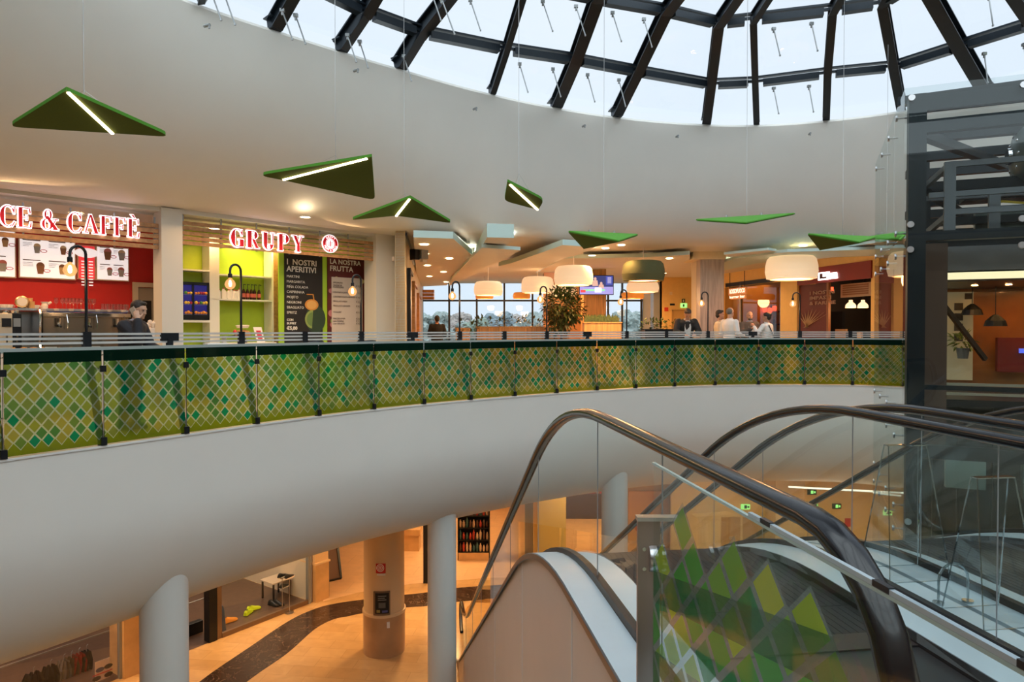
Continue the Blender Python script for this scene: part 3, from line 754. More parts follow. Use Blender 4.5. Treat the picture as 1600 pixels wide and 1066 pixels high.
def build_signs():
    t = thing('shop_sign', 'lit red and white letters CE & CAFFÈ on wooden slats, far left', 'shop sign', fp(S1-2, 0, 2.8), 0, 'slatted shop signs')
    z0, z1 = fz(100, 378), fz(100, 332)
    board(SL, S1-.01, z0, z1, .06, t, 5)
    # letters: cap height from the picture
    h = fz(140, 334) - fz(140, 363); zb = fz(140, 364)
    sl = fs(0, -.0) + .0; end = fs(222)
    # natural width of the text
    nat = sum((glyph(c)[1]+.08) if c != ' ' else .42 for c in 'CE & CAFFÈ')
    st = (end - fs(2)) / (nat*h)
    sign_letters('CE & CAFFÈ', fs(2), zb, h, .06, t, .08, st, W=.19)
    t = thing('shop_sign', 'lit red GRUPY letters and round emblem on wooden slats', 'shop sign', fp((S2+S3)/2, 0, 2.8), 0, 'slatted shop signs')
    z0, z1 = fz(400, 392), fz(400, 356)
    board(S2+.01, S3+.12, z0, z1, .06, t, 5)
    h = fz(415, 363)-fz(415, 389); zb = fz(415, 389); a, b = fs(362), fs(476)
    nat = sum(glyph(c)[1]+.22 for c in 'GRUPY')-.22; sign_letters('GRUPY', a, zb, h, .06, t, .22, (b-a)/(nat*h), W=.24)
    c = fs(516.5); zc = fz(516.5, 381); r = (fs(530)-fs(503))/2*.93
    def disc(r0, r1, b0, m, nm, par):
        mb = MB(); n = 32
        P = lambda r, k, bb: fp(c+r*math.cos(2*PI*k/n), bb, zc+r*math.sin(2*PI*k/n))
        rows = [[P(r0, k, b0) for k in range(n)], [P(r1, k, b0) for k in range(n)], [P(r1, k, b0+.02) for k in range(n)], [P(r0, k, b0+.02) for k in range(n)]]
        mb.grid(rows+[rows[0]], closed=True); return mb.build(nm, m, par)
    e = disc(.001, r, .0, HALO, 'round_emblem', t)
    disc(r*.60, r*.90, -.012, SIGNRED, 'red_ring', e); disc(r*.50, r*.53, -.012, SIGNRED, 'inner_circle', e)
    mb = MB()
    for k in range(3): fbox(mb, c-r*.3, c+r*.3, -.02, -.005, zc-r*.22+k*r*.16, zc-r*.18+k*r*.16)
    fbox(mb, c-r*.02, c+r*.02, -.02, -.005, zc-.3*r, zc+.35*r); mb.build('emblem_figure', SIGNRED, e)
    for txt, up in (('GRUPY', 1), ('FRUIT & SMILE', -1)):
        n = len(txt)
        for k, ch in enumerate(txt):
            if ch == ' ': continue
            a_ = (PI/2 - (k-(n-1)/2)*.34) if up > 0 else (-PI/2 + (k-(n-1)/2)*.20)
            M = FM(c+r*.75*math.cos(a_), -.02, zc+r*.75*math.sin(a_)) @ Matrix.Rotation(a_-PI/2 if up > 0 else a_+PI/2, 4, 'Z') @ Matrix.Translation((0, -r*.09, 0))
            text_mb(ch, r*.26, M, .004, bold=.002).build('emblem_letter', HALO, e)
build_signs()

# ---- menu boards of the ice cream stand
LB1 = mat('lit_menu_board', (.9, .9, .9), .4, emit=(1, .93, .95), es=.42)
LBR = mat('lit_red_menu', (.8, .1, .1), .4, emit=(.9, .03, .05), es=.35)
PINK = mat('menu_print_red', (.6, .03, .05), .5); BRN = mat('menu_print_brown', (.22, .10, .05), .5); GRT = mat('menu_print_grey', (.25, .2, .2), .5)
FOODM = [mat('menu_print_coffee', (.3, .14, .07), .5), mat('menu_print_tan', (.6, .38, .2), .5), mat('menu_print_pink', (.7, .35, .32), .5), mat('menu_print_grey_glass', (.45, .45, .48), .5)]; SCO = [mat('menu_print_cream', (.75, .6, .42), .5), BRN, mat('menu_print_rose', (.6, .2, .2), .5)]
FRM = mat('pale_wood_frame', (.6, .42, .3), .5)
def menu(u0, u1, vt, vb, label, red=False, seed=1):
    rd = random.Random(seed); bk = B1-.05
    s0, s1 = fs(u0, bk), fs(u1, bk); um = (u0+u1)/2; z1 = fz(um, vt, bk); z0 = fz(um, vb, bk)
    t = thing('menu_board', label, 'menu board', fp((s0+s1)/2, bk, z0), 0, 'lit menu boards on the red wall')
    mb = MB(); fbox(mb, s0, s1, bk-.02, bk+.03, z0, z1); mb.build('frame', FRM, t)
    mb = MB(); fbox(mb, s0+.02, s1-.02, bk-.03, bk-.019, z0+.02, z1-.02); p = mb.build('lit_panel', LBR if red else LB1, t)
    if red:
        m = MB(); m.lathe([(.01, 0), (.14, .0)], (0,0,0), 20)
        c = (s0+s1)/2; P = [fp(c+.2*math.cos(k*PI/10), bk-.034, z1-.15+.09*math.sin(k*PI/10)) for k in range(20)]
        MB().prism(P, FN*.004).build('print', LB1, p)
        m = MB()
        for k in range(9): z = z1-.32-k*.055; fbox(m, s0+.06, s1-.18, bk-.036, bk-.031, z, z+.02); fbox(m, s1-.12, s1-.05, bk-.036, bk-.031, z, z+.02)
        m.build('print', LB1, p); return
    nx = max(1, round((s1-s0)/.38)); 
    for r in range(2):
        for c in range(nx):
            x = s0+.06+(s1-s0-.1)*c/nx; z = z0+.06+(z1-z0)*.5*r; ww = (s1-s0)/nx
            m = MB(); fbox(m, x, x+ww*.6, bk-.036, bk-.031, z+(z1-z0)*.36, z+(z1-z0)*.385)
            for k in range(3): fbox(m, x, x+ww*rd.uniform(.2, .4), bk-.036, bk-.031, z+(z1-z0)*(.30-.04*k), z+(z1-z0)*(.31-.04*k))
            m.build('print', GRT, p)
            cx, cz = x+ww*rd.uniform(.45, .6), z+(z1-z0)*.16
            P = []
            rr = rd.uniform(.07, .10)
            # a cup: wide rim, narrow foot, with a scoop on top
            for a, b in ((-.7, .6), (-.45, -1), (.45, -1), (.7, .6)): P.append(fp(cx+a*rr, bk-.036, cz+b*rr))
            MB().prism(P, FN*.004).build('print', FOODM[rd.randrange(4)], p)
            P = [fp(cx+rr*.7*math.cos(k*PI/6), bk-.036, cz+rr*.6+rr*.7*abs(math.sin(k*PI/6))) for k in range(7)]
            MB().prism(P, FN*.005).build('print', SCO[rd.randrange(3)], p)
            P = [fp(cx+.1+.055*math.cos(k*PI/6), bk-.036, cz-.03+.03*math.sin(k*PI/6)) for k in range(12)]; P2 = [fp(cx+.1+.042*math.cos(k*PI/6), bk-.037, cz-.03+.019*math.sin(k*PI/6)) for k in range(12)]
            m = MB(); m.grid([P, P2], closed=True); m.build('print', PINK, p)
menu(-98, 26, 356, 432, 'lit menu board at the left edge, drinks on white', seed=3)
menu(30, 119, 375, 436, 'wide lit menu board with ice cream cups on white', seed=5)
menu(121.5, 150, 383, 437, 'narrow red lit menu board with white price rows', True, 7)
menu(150.5, 202, 386, 439, 'lit menu board right of the narrow red one', seed=9)

# ---- ice cream stand: door, shelf, machines
bk = B1-.02
a, b = fs(207, bk), fs(246, bk); zt = fz(226, 449, bk)
DG = mat('taupe_door', (.33, .28, .22), .5); DF = mat('beige_door_frame', (.62, .52, .40), .5)
d = thing('door_1', 'taupe service door with a narrow dark window', 'door', fp((a+b)/2, bk, 0)); d['kind'] = 'structure'
del d['category']
mb = MB(); fbox(mb, a, a+.09, bk-.06, bk, 0, zt); fbox(mb, b-.0, b+.09, bk-.06, bk, 0, zt); fbox(mb, a, b+.09, bk-.06, bk, zt, zt+.09); mb.build('door_frame', DF, d)
mb = MB(); fbox(mb, a+.09, b, bk-.03, bk, 0, zt-.01); mb.build('door_leaf', DG, d)
mb = MB(); x0 = fs(222, bk); x1 = fs(236, bk); fbox(mb, x0, x1, bk-.035, bk-.028, fz(228, 512, bk), fz(228, 470, bk)); mb.build('door_window', BLACK, d)
BSH = B1-.35
zs = fz(100, 483, BSH)
mb = MB(); fbox(mb, SL, fs(208, BSH), BSH-.15, BSH+.3, zs-.04, zs); tag(mb.build('steel_shelf', STEEL), 'long brushed steel shelf under the menu boards', 'shelf')
mb = MB(); fbox(mb, SL, fs(200, BSH), BSH+.1, BSH+.33, 0, zs-.05); tag(mb.build('back_cabinet', GREY), 'grey steel cabinet below the shelf of the ice cream stand', 'cabinet')
GLS = glass('thin_drinking_glass', (.92, .88, .86), 1.0, .12)
def mk_glass(kind, loc, label):
    t = MB()
    if kind == 0: t.lathe([(.035, 0), (.006, .008), (.005, .08), (.03, .11), (.042, .15), (.04, .20)], loc, 14, caps=False)
    else: t.lathe([(.028, 0), (.032, .05), (.036, .11)], loc, 12, caps=False); t.lathe([(.001, .002), (.028, .002)], loc, 12, caps=False)
    o = t.build('stemmed_glass' if kind == 0 else 'tumbler', GLS, smooth=True); tag(o, label, 'glass', 'glasses along the steel shelf'); return o
xs = [88, 98, 104, 110, 115, 121, 127, 134, 138, 142, 147]
for i, u in enumerate(xs):
    mk_glass(0, fp(fs(u, BSH), BSH, zs), 'stemmed glass in the row on the steel shelf')
for i, u in enumerate([161, 166, 170, 175, 179, 184, 189, 194, 198]):
    mk_glass(1, fp(fs(u, BSH), BSH-.02*(i % 2), zs), 'clear tumbler in the row at the right end of the shelf')
CUPM = mat('paper_cup', (.75, .48, .22), .6); PAP = mat('white_china', (.85, .78, .72), .35)
for i, u in enumerate((42, 47, 49)):
    m = MB(); hgt = (.18, .19, .12)[i]
    for k in range(int(hgt/.03)): m.lathe([(.03, .03*k), (.036, .03*k+.028)], fp(fs(u, BSH), BSH-.05*i, zs), 12)
    tag(m.build('cup_stack', CUPM), ['tall stack of tan paper cups beside the round clock', 'tall stack of tan paper cups, right one', 'short stack of tan paper cups in front'][i], 'cups', 'cup stacks on the shelf')
for i, u in enumerate((3, 7, 12, 17, 54, 58)):
    m = MB(); m.lathe([(.02, 0), (.035, .03), (.04, .06), (.036, .06), (.02, .01)], fp(fs(u, BSH), BSH-.03, zs), 12); m.tube([fp(fs(u, BSH)+.035, BSH-.03, zs+.045), fp(fs(u, BSH)+.06, BSH-.03, zs+.035), fp(fs(u, BSH)+.035, BSH-.03, zs+.015)], .005, 6)
    tag(m.build('coffee_cup', PAP), 'small white china cup on the steel shelf, ' + ['leftmost', 'second from the left', 'third from the left', 'fourth from the left', 'right of the cup stacks', 'left of the white jug'][i], 'cup', 'china cups on the steel shelf')
t = thing('wall_clock', 'round brass faced clock on the steel shelf', 'clock', fp(fs(33, BSH), BSH-.05, zs))
c = fp(fs(33, BSH), BSH-.08, zs+.11); rot = Matrix(((FD.x, 0, FN.x, c.x), (FD.y, 0, FN.y, c.y), (0, 1, 0, c.z), (0, 0, 0, 1)))
m = MB(); m.lathe([(.001, .02), (.085, .02), (.1, .01), (.1, -.03), (.001, -.03)], n=20, caps=False); m.v = [tuple(rot @ Vector(p)) for p in m.v]; m.build('case', mat('brass', (.8, .62, .35), .3, .7), t)
m = MB(); m.lathe([(.001, .024), (.075, .024)], n=20, caps=False); m.v = [tuple(rot @ Vector(p)) for p in m.v]; m.build('face', PAP, t)
m = MB(); fbox(m, fs(33, BSH)-.05, fs(33, BSH)+.05, BSH-.08, BSH, zs, zs+.03); m.build('base', BLACK, t)
m = MB(); m.lathe([(.05, 0), (.055, .05), (.04, .09), (.06, .12)], fp(fs(70, BSH), BSH, zs), 14); m.tube([fp(fs(70, BSH)+.05, BSH, zs+.08), fp(fs(70, BSH)+.1, BSH, zs+.12)], .02, 8); tag(m.build('milk_jug', PAP), 'white spouted jug on the steel shelf', 'jug')

# espresso machine
def espresso(u0, u1, label):
    bb = BSH - .55; s0, s1 = fs(u0, bb), fs(u1, bb); zt = fz((u0+u1)/2, 487, bb); zb = .95
    t = thing('espresso_machine', label, 'coffee machine', fp((s0+s1)/2, bb, zb), 0)
    m = MB(); fbox(m, s0+.05, s1-.05, bb+.05, bb+.5, zb, zt); m.build('body', mat('dark_chrome', (.3, .25, .2), .25, 1), t, bevel=.02)
    for s in (s0, s1):
        m = MB(); P = [fp(s, bb+.5, zb), fp(s, bb-.02, zb), fp(s, bb+.08, zb+.12), fp(s, bb+.02, zt-.05), fp(s, bb+.08, zt+.03), fp(s, bb+.5, zt+.03)]; m.prism(P, FD*.04); m.build('side_panel', CHROME, t, bevel=.01)
    m = MB(); fbox(m, s0+.04, s1-.04, bb-.02, bb+.1, zt-.1, zt-.02); m.build('top_bar', CHROME, t, bevel=.01)
    m = MB(); fbox(m, s0+.1, s1-.1, bb-.03, bb-.02, zt-.02, zt+.0); m.build('blue_light_strip', mat('blue_trim', (.03,.04,.15), .3), t)
    n = 3
    for k in range(n):
        s = s0+(s1-s0)*(k+.6)/(n+.2)
        m = MB(); m.lathe([(.035, 0), (.04, .05), (.04, .12)], fp(s, bb+.0, zt-.24), 12); g = m.build('group_head', CHROME, t)
        m = MB(); m.tube([fp(s, bb-.0, zt-.24), fp(s, bb-.16, zt-.27)], .014, 8); m.lathe([(.03, 0), (.036, .035)], fp(s, bb, zt-.27), 12); m.build('handle', BLACK, g)
        m = MB(); m.tube([fp(s+.12, bb-.02, zt-.06), fp(s+.13, bb-.06, zt-.2), fp(s+.12, bb-.05, zt-.3)], .008, 6); m.build('steam_wand', CHROME, t)
    for k in range(7):
        s = s0+.1+(s1-s0-.2)*k/6; m = MB(); m.lathe([(.03, 0), (.045, .04), (.04, .045)], fp(s, bb+.2+.06*(k % 2), zt+.003), 12); tag(m.build('cup', PAP), 'white cup standing on top of the espresso machine', 'cup', 'cups on the espresso machine')
espresso(62, 208, 'chrome espresso machine with cups on top')
def grinder(u, w_, m1, label, nm, cat):
    bb = BSH-.5; s = fs(u, bb); zt = fz(u, 490, bb); t = thing(nm, label, cat, fp(s, bb, .95))
    m = MB(); fbox(m, s-w_, s+w_, bb-.1, bb+.2, .95, zt); m.build('body', m1, t, bevel=.01)
    m = MB(); fbox(m, s-w_*.7, s+w_*.7, bb-.13, bb-.1, zt-.22, zt-.08); m.build('front_panel', BLACK if m1 is not BLACK else GREY, t)
    m = MB(); m.tube([fp(s, bb-.12, 1.1), fp(s, bb-.12, 1.22)], .015, 8); m.build('spout', CHROME, t)
    m = MB(); m.lathe([(.05, 0), (.06, .05), (.02, .06)], fp(s, bb, zt), 14); m.build('lid', CHROME, t)
grinder(8, .09, mat('cream_plastic', (.75, .66, .5), .4), 'cream coloured drinks dispenser at the left of the counter', 'drink_dispenser', 'dispenser')
grinder(24, .07, BLACK, 'black coffee grinder beside the cream dispenser', 'coffee_grinder', 'grinder')
# counter with pastries
CB0, CB1 = -.05, .6
CW = mat('counter_white', (.7, .66, .6), .4)
t = thing('display_counter', 'glass fronted pastry counter of the ice cream stand', 'counter', fp(S1-2.5, .2, 0))
m = MB(); fbox(m, SL, S1-.12, CB0, CB1, 0, .95); m.build('body', CW, t)
m = MB(); fbox(m, SL, S1-.15, CB0+.02, CB1, .95, .97); m.build('tray_deck', STEEL, t)
m = MB(); fbox(m, SL, S1-.9, CB0, CB0+.012, .97, 1.18); m.build('glass_front', CLEAR, t)
m = MB(); fbox(m, SL, S1-.9, CB0, CB1, 1.18, 1.19); m.build('glass_top', CLEAR, t)
PAS = [mat('golden_pastry', (.65, .30, .07), .6), mat('cream_pastry', (.8, .65, .42), .6), mat('dark_pastry', (.25, .09, .03), .6)]
proto = []
for k in range(3):
    m = MB()
    if k == 0:
        pts = [(-.07, .0, .02), (-.04, .03, .03), (0, .04, .035), (.04, .03, .03), (.07, 0, .02)]; m.tube(pts, [.012, .024, .03, .024, .012], 8)
    elif k == 1: m.lathe([(.03, 0), (.04, .02), (.038, .035), (.001, .045)], n=12)
    else: m.lathe([(.045, .0), (.05, .02), (.035, .035), (.012, .03)], n=12)
    o = m.build('pastry', PAS[k]); proto.append(o)
n = 0
for r in range(3):
    for k in range(26):
        s = S1-1.0-k*.15; 
        if s < SL+3.5: break
        o = proto[(k//4+r) % 3]; c = o if n < 3 and o.get('u') is None else o.copy()
        if c is o: o['u'] = 1
        else: COL.objects.link(c)
        c.location = fp(s, .08+r*.17, .97); c.rotation_euler = (0, 0, k*.7)
        tag(c, ['crescent pastry on the counter tray', 'round cream pastry on the counter tray', 'ring of dark pastry on the counter tray'][(k//4+r) % 3], 'pastry', ['crescent pastries', 'cream pastries', 'dark pastries'][(k//4+r) % 3]); n += 1
for o in proto:
    if 'u' in o: del o['u']
    else: bpy.data.objects.remove(o)
for k in range(5):
    s = S1-1.1-k*.6; m = MB(); fbox(m, s, s+.16, .0, .01, .975, 1.04); tag(m.build('price_card', PAP), 'white price card in front of the pastries', 'price card', 'pastry price cards')
# white vase-like cup with ruffle at the right end of that counter
m = MB(); c = fp(fs(238, .4), .4, .97); m.lathe([(.05, 0), (.07, .05), (.09, .25), (.11, .36), (.1, .37)], c, 16); t = m.build('paper_cone_holder', PAP); tag(t, 'white holder with crumpled napkins beside the pilaster', 'napkin holder')
rd = random.Random(4); m = MB()
for k in range(14): m.ell(c+V(rd.uniform(-.08, .08), rd.uniform(-.08, .08), .38+rd.uniform(0, .1)), (.04, .03, .04), 7, 5)
m.build('napkins', PAP, t)

# ---- fruit stand
BW = B1-.62
SHB = BW-.35
u_ = thing('shelving_unit', 'white open shelving against the lime green wall', 'shelving', fp(fs(380, BW), BW, 0))
def ubox(s0, s1, z0, z1, nm, b0=None, b1=None, m=SHELFW):
    mb = MB(); fbox(mb, s0, s1, SHB if b0 is None else b0, BW if b1 is None else b1, z0, z1); return mb.build(nm, m, u_)
sa, sb, sc_, sd_ = fs(285, SHB), fs(328, SHB), fs(334, SHB), fs(425, SHB)
ubox(sb, sc_+.12, 0, 3.2, 'upright'); ubox(sd_, sd_+.04, 0, 3.2, 'upright')
zA, zB_ = fz(380, 430, SHB), fz(380, 468, SHB)
ubox(sc_, sd_, zA-.03, zA, 'shelf_board'); ubox(sc_, sd_, zB_-.03, zB_, 'shelf_board')
z1_, z2_ = fz(305, 421, SHB), fz(305, 500, SHB)
ubox(sa, sb, z1_-.03, z1_, 'shelf_board'); ubox(sa, sb, z2_-.05, z2_, 'shelf_board')
ubox(sd_+.04, sd_+.2, 0, 3.2, 'wood_edge', SHB-.02, BW, SLW)
light('shelf_strip_light', 'AREA', fp((sc_+sd_)/2, BW-.15, 3.1), 10, (1, .85, .3), 1.2, u_, Matrix.Rotation(0, 3, 'X'), shape_y=.1)
# fridge
t = thing('display_fridge', 'black glass door drinks fridge lit blue inside', 'fridge', fp((sa+sb)/2, SHB, z2_))
zf = fz(305, 441, SHB)
m = MB(); fbox(m, sa+.0, sb-.01, SHB+.02, BW-.02, z2_, zf); m.build('cabinet', BLACK, t)
m = MB(); fbox(m, sa+.03, sb-.04, SHB+.012, SHB+.02, z2_+.1, zf-.06); m.build('lit_interior', mat('blue_lit_interior', (.01, .01, .05), .4, emit=(.04, .03, .6), es=.14), t)
sm = (sa+sb)/2-.06
m = MB(); fbox(m, sm-.02, sm+.02, SHB-.01, SHB+.015, z2_, zf); fbox(m, sa, sb-.01, SHB-.01, SHB+.015, z2_, z2_+.1); fbox(m, sa, sb-.01, SHB-.01, SHB+.015, zf-.06, zf); fbox(m, sb-.05, sb-.01, SHB-.01, SHB+.015, z2_, zf); m.build('door_frame', BLACK, t)
for k in range(3):
    z = z2_+.1+(zf-z2_-.16)*k/3; m = MB(); fbox(m, sa+.03, sb-.05, SHB-.005, SHB+.011, z, z+.008); m.build('wire_shelf', GREY, t)
rd = random.Random(8); FR = [mat('orange_fruit', (.8, .3, .03), .5), mat('berry_red', (.45, .03, .05), .5), mat('leaf_green', (.1, .3, .05), .5), mat('yellow_fruit', (.8, .55, .06), .5)]
for row in range(3):
    z = z2_+.1+(zf-z2_-.16)*row/3+.012
    for k in range(9):
        s = sa+.06+(sb-sa-.14)*k/8
        if abs(s-sm) < .04: continue
        m = MB(); r = rd.uniform(.022, .034); m.ell(fp(s, SHB-.02, z+r), (r, r, r), 10, 7); kk = 0 if row == 0 else rd.randrange(4)
        tag(m.build('fruit', FR[kk]), ['orange fruit behind the fridge glass', 'red fruit behind the fridge glass', 'green fruit behind the fridge glass', 'yellow fruit behind the fridge glass'][kk], 'fruit', ['orange fruit', 'red fruit', 'green fruit', 'yellow fruit'][kk])
# bottles
WB = mat('white_bottle', (.85, .8, .72), .4); RC = mat('red_cap', (.6, .04, .03), .4); DB = mat('dark_bottle', (.05, .015, .01), .2); LBL = mat('bottle_label', (.55, .12, .08), .5)
for k, u in enumerate([337, 343, 349, 352, 357, 362, 366, 371, 374]):
    c = fp(fs(u, SHB+.1), SHB+.08+.03*(k % 2), zB_); hh = .2+.03*(k % 3 == 2)
    t = thing('white_bottle', 'white bottle with red cap in the row on the shelf', 'bottle', c, 0, 'white bottles on the shelf')
    m = MB(); m.lathe([(.036, 0), (.038, .02), (.038, hh*.7), (.018, hh*.88)], c, 12); m.build('body', WB, t); m = MB(); m.lathe([(.019, hh*.88), (.018, hh)], c, 10); m.build('cap', RC, t)
for k, u in enumerate([381, 387, 393, 398, 405]):
    c = fp(fs(u, SHB+.1), SHB+.1, zB_)
    t = thing('pump_bottle', 'dark syrup bottle with a black pump on the shelf', 'bottle', c, 0, 'dark pump bottles on the shelf')
    m = MB(); m.lathe([(.034, 0), (.036, .02), (.036, .16), (.014, .22)], c, 12); m.build('body', DB, t); m = MB(); m.lathe([(.0365, .05), (.0365, .13)], c, 12, caps=False); m.build('label', LBL, t)
    m = MB(); m.tube([c+V(0,0,.21), c+V(0,0,.32)], .006, 8); m.tube([c+V(0,0,.32), c+FD*.05+V(0,0,.31)], .008, 8); m.build('pump', BLACK, t)
# counter, juicer, leaflet
m = MB(); fbox(m, fs(340, .25), fs(430, .25), .25, .72, 0, 1.02); fbox(m, fs(338, .2), fs(432, .2), .2, .73, 1.02, 1.06); tag(m.build('service_counter', mat('counter_panel', (.8, .76, .68), .4)), 'white service counter of the fruit stand', 'counter')
c = fp(fs(379, .5), .5, 1.06)
t = thing('juice_machine', 'tan juice machine with white top on the fruit stand counter', 'juicer', c)
m = MB(); m.ell(c+V(0,0,.16), (.17, .11, .09), 16, 9, Matrix.Rotation(math.atan2(FD.y, FD.x), 4, 'Z')); m.build('drum', mat('tan_drum', (.5, .25, .1), .4), t, smooth=True)
m = MB(); m.lathe([(.09, 0), (.06, .05), (.06, .08)], c, 14); m.build('base', BLACK, t); m = MB(); m.lathe([(.1, .28), (.13, .33), (.1, .34), (.03, .33)], c, 16); m.build('top', PAP, t)
m = MB(); m.ell(c-FD*.15+V(0,0,.2), (.04, .04, .05), 10, 7); m.build('red_knob', RC, t); m = MB(); m.tube([c-FD*.1+V(0,0,.14), c-FD*.28+V(0,0,.12)], .012, 8); m.build('handle', BLACK, t)
c = fp(fs(350, .5), .5, 1.06); m = MB(); m.lathe([(.04, 0), (.045, .13)], c, 14); tag(m.build('steel_cup', STEEL), 'small steel cup left of the juice machine', 'cup')
t = thing('leaflet_stand', 'tilted white leaflet with red print on the fruit counter', 'leaflet', fp(fs(407, .4), .4, 1.06))
s = fs(407, .4); P = [fp(s-.09, .36, 1.06), fp(s+.09, .38, 1.06), fp(s+.05, .46, 1.36), fp(s-.13, .44, 1.36)]
MB().prism(P, -FN*.01).build('sheet', PAP, t); P = [(p*.55+sum(P, Vector())*.45/4)+FN*.003 for p in P]; MB().prism(P, FN*.002).build('print', PINK, t)
# the two tall boards
BB = .75
BLKB = mat('black_board', (.018, .014, .012), .5); MAR = mat('maroon_board', (.12, .012, .012), .5); PRC = mat('price_panel', (.72, .60, .50), .5)
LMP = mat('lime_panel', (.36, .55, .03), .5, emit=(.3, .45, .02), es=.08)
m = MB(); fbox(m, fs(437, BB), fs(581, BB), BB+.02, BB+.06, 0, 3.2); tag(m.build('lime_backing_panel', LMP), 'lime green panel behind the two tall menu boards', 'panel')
def ft(txt, s, z, size, par, m=TEXTW, al='LEFT', b=0.0, bkk=None, nm='lettering'):
    M = FM(s, (BB if bkk is None else bkk)-.012, z); return text_mb(txt, size, M, .004, al, b).build(nm, m, par)
s0, s1 = fs(445, BB), fs(504, BB); zt, zb = fz(475, 398, BB), .9
t = thing('menu_banner', 'tall black aperitif board headed I NOSTRI APERITIVI', 'menu board', fp((s0+s1)/2, BB, zb), 0, 'tall boards of the fruit stand')
m = MB(); fbox(m, s0, s1, BB-.005, BB+.02, zb, zt); m.build('board', BLKB, t)
hN = fz(470, 403, BB)-fz(470, 414, BB)
ft('I  NOSTRI', s0+.04, fz(449, 413, BB), hN*1.1, t, b=.003); ft('APERITIVI', s0+.04, fz(449, 424, BB), hN*1.1, t, b=.003)
for k, w_ in enumerate(['MARTINI', 'MARGARITA', 'PIÑA COLADA', 'CAIPIRINHA', 'MOJITO', 'NEGRONI', 'SBAGLIATO', 'SPRITZ']):
    ft(w_, s0+.04, fz(449, 433.5+k*8.1, BB), .075, t)
ft('CON', s0+.04, fz(449, 501.5, BB), .065, t, b=.002); ft('BUFFET', s0+.04, fz(449, 507, BB), .065, t, b=.002); ft('€5,00', s0+.04, fz(449, 515.5, BB), .10, t, b=.004)
cx, cz = fs(487, BB), fz(487, 475, BB)
LIM = mat('printed_lime', (.30, .38, .10), .5); ORG = mat('printed_orange', (.65, .28, .05), .5); DG2 = mat('printed_dark_green', (.03, .06, .03), .5)
def blob(cx, cz, rx, rz, m, dz=.004, a0=0, a1=360, par=None):
    P = [fp(cx+rx*math.cos(math.radians(a0+(a1-a0)*k/20)), BB-.005, cz+rz*math.sin(math.radians(a0+(a1-a0)*k/20))) for k in range(20)]
    MB().prism(P, FN*dz).build('print', m, par or t)
blob(cx+.09, cz-.32, .24, .30, DG2, .003); blob(cx+.0, cz-.02, .16, .12, ORG, .005); blob(cx+.0, cz-.02, .12, .09, mat('printed_orange_flesh', (.75, .42, .12), .5), .007)
blob(cx+.03, cz-.33, .19, .2, LIM, .006, 90, 270); blob(cx+.02, cz-.33, .14, .15, mat('printed_lime_flesh', (.16, .26, .07), .5), .008, 90, 270)
m = MB(); m.bar(fp(cx-.12, BB-.012, cz+.2), fp(cx+.03, BB-.012, cz+.2), .02, .02); m.bar(fp(cx+.03, BB-.012, cz+.2), fp(cx+.05, BB-.012, cz+.08), .02, .02); m.build('print', ORG, t)
s0, s1 = fs(512, BB), fs(573, BB); zt = fz(543, 400, BB)
t = thing('menu_banner', 'tall maroon fruit board headed LA NOSTRA FRUTTA with price list', 'menu board', fp((s0+s1)/2, BB, zb), 0, 'tall boards of the fruit stand')
m = MB(); fbox(m, s0, s1, BB-.005, BB+.02, zb, zt); m.build('board', MAR, t)
ft('LA NOSTRA', s0+.05, fz(516, 412, BB), hN*1.0, t, b=.003); ft('FRUTTA', s0+.05, fz(516, 423, BB), hN*1.1, t, b=.003)
rd = random.Random(5); CC = [mat('printed_pink_fruit', (.55, .2, .2), .5), mat('printed_red_fruit', (.4, .06, .05), .5), LIM, mat('printed_yellow_fruit', (.7, .6, .2), .5)]
zp1, zp0 = fz(520, 426, BB), zb
for k in range(34):
    x = rd.uniform(s0+.06, s1-.07); z = rd.uniform(zp0+.06, zp1-.08)
    if s0+.14 < x < s1-.24 and z < zp1-.14: continue
    rr = rd.uniform(.04, .075); blob(x, z, rr, rr, CC[rd.randrange(4)], .003+.0004*(k % 5))
xa, xb = fs(518, BB), fs(566, BB); m = MB(); fbox(m, xa, xb, BB-.012, BB-.004, zb, fz(540, 434, BB)); pp = m.build('price_panel', PRC, t)
GB = mat('grey_brown_lettering', (.16, .1, .08), .5)
for k, (a_, b_) in enumerate([('SPREMUTE', ''), ('ARANCIA', '€ 2,50'), ('POMPELMO', ''), ('CENTRIFUGATI MEDI', '€ 3,00'), ('CENTRIFUGATI GRANDI', '€ 4,00'), ('FRULLATI MEDI', '€ 3,50'), ('FRULLATI GRANDI', '€ 4,50'), ('YOGURT', '€ 1,00'), ('MACEDONIA', '€ 3,00'), ('con PANNA', '€ 3,50'), ('con GELATO', '€ 4,00')]):
    z = fz(522, 443+[0, 4, 7, 15, 22, 29, 36, 46, 56, 60, 64][k], BB)
    ft(a_, xa+.03, z, .052, t, GB, bkk=BB-.01); 
    if b_: ft(b_, xb-.03, z, .055, t, GB, 'RIGHT', bkk=BB-.01)
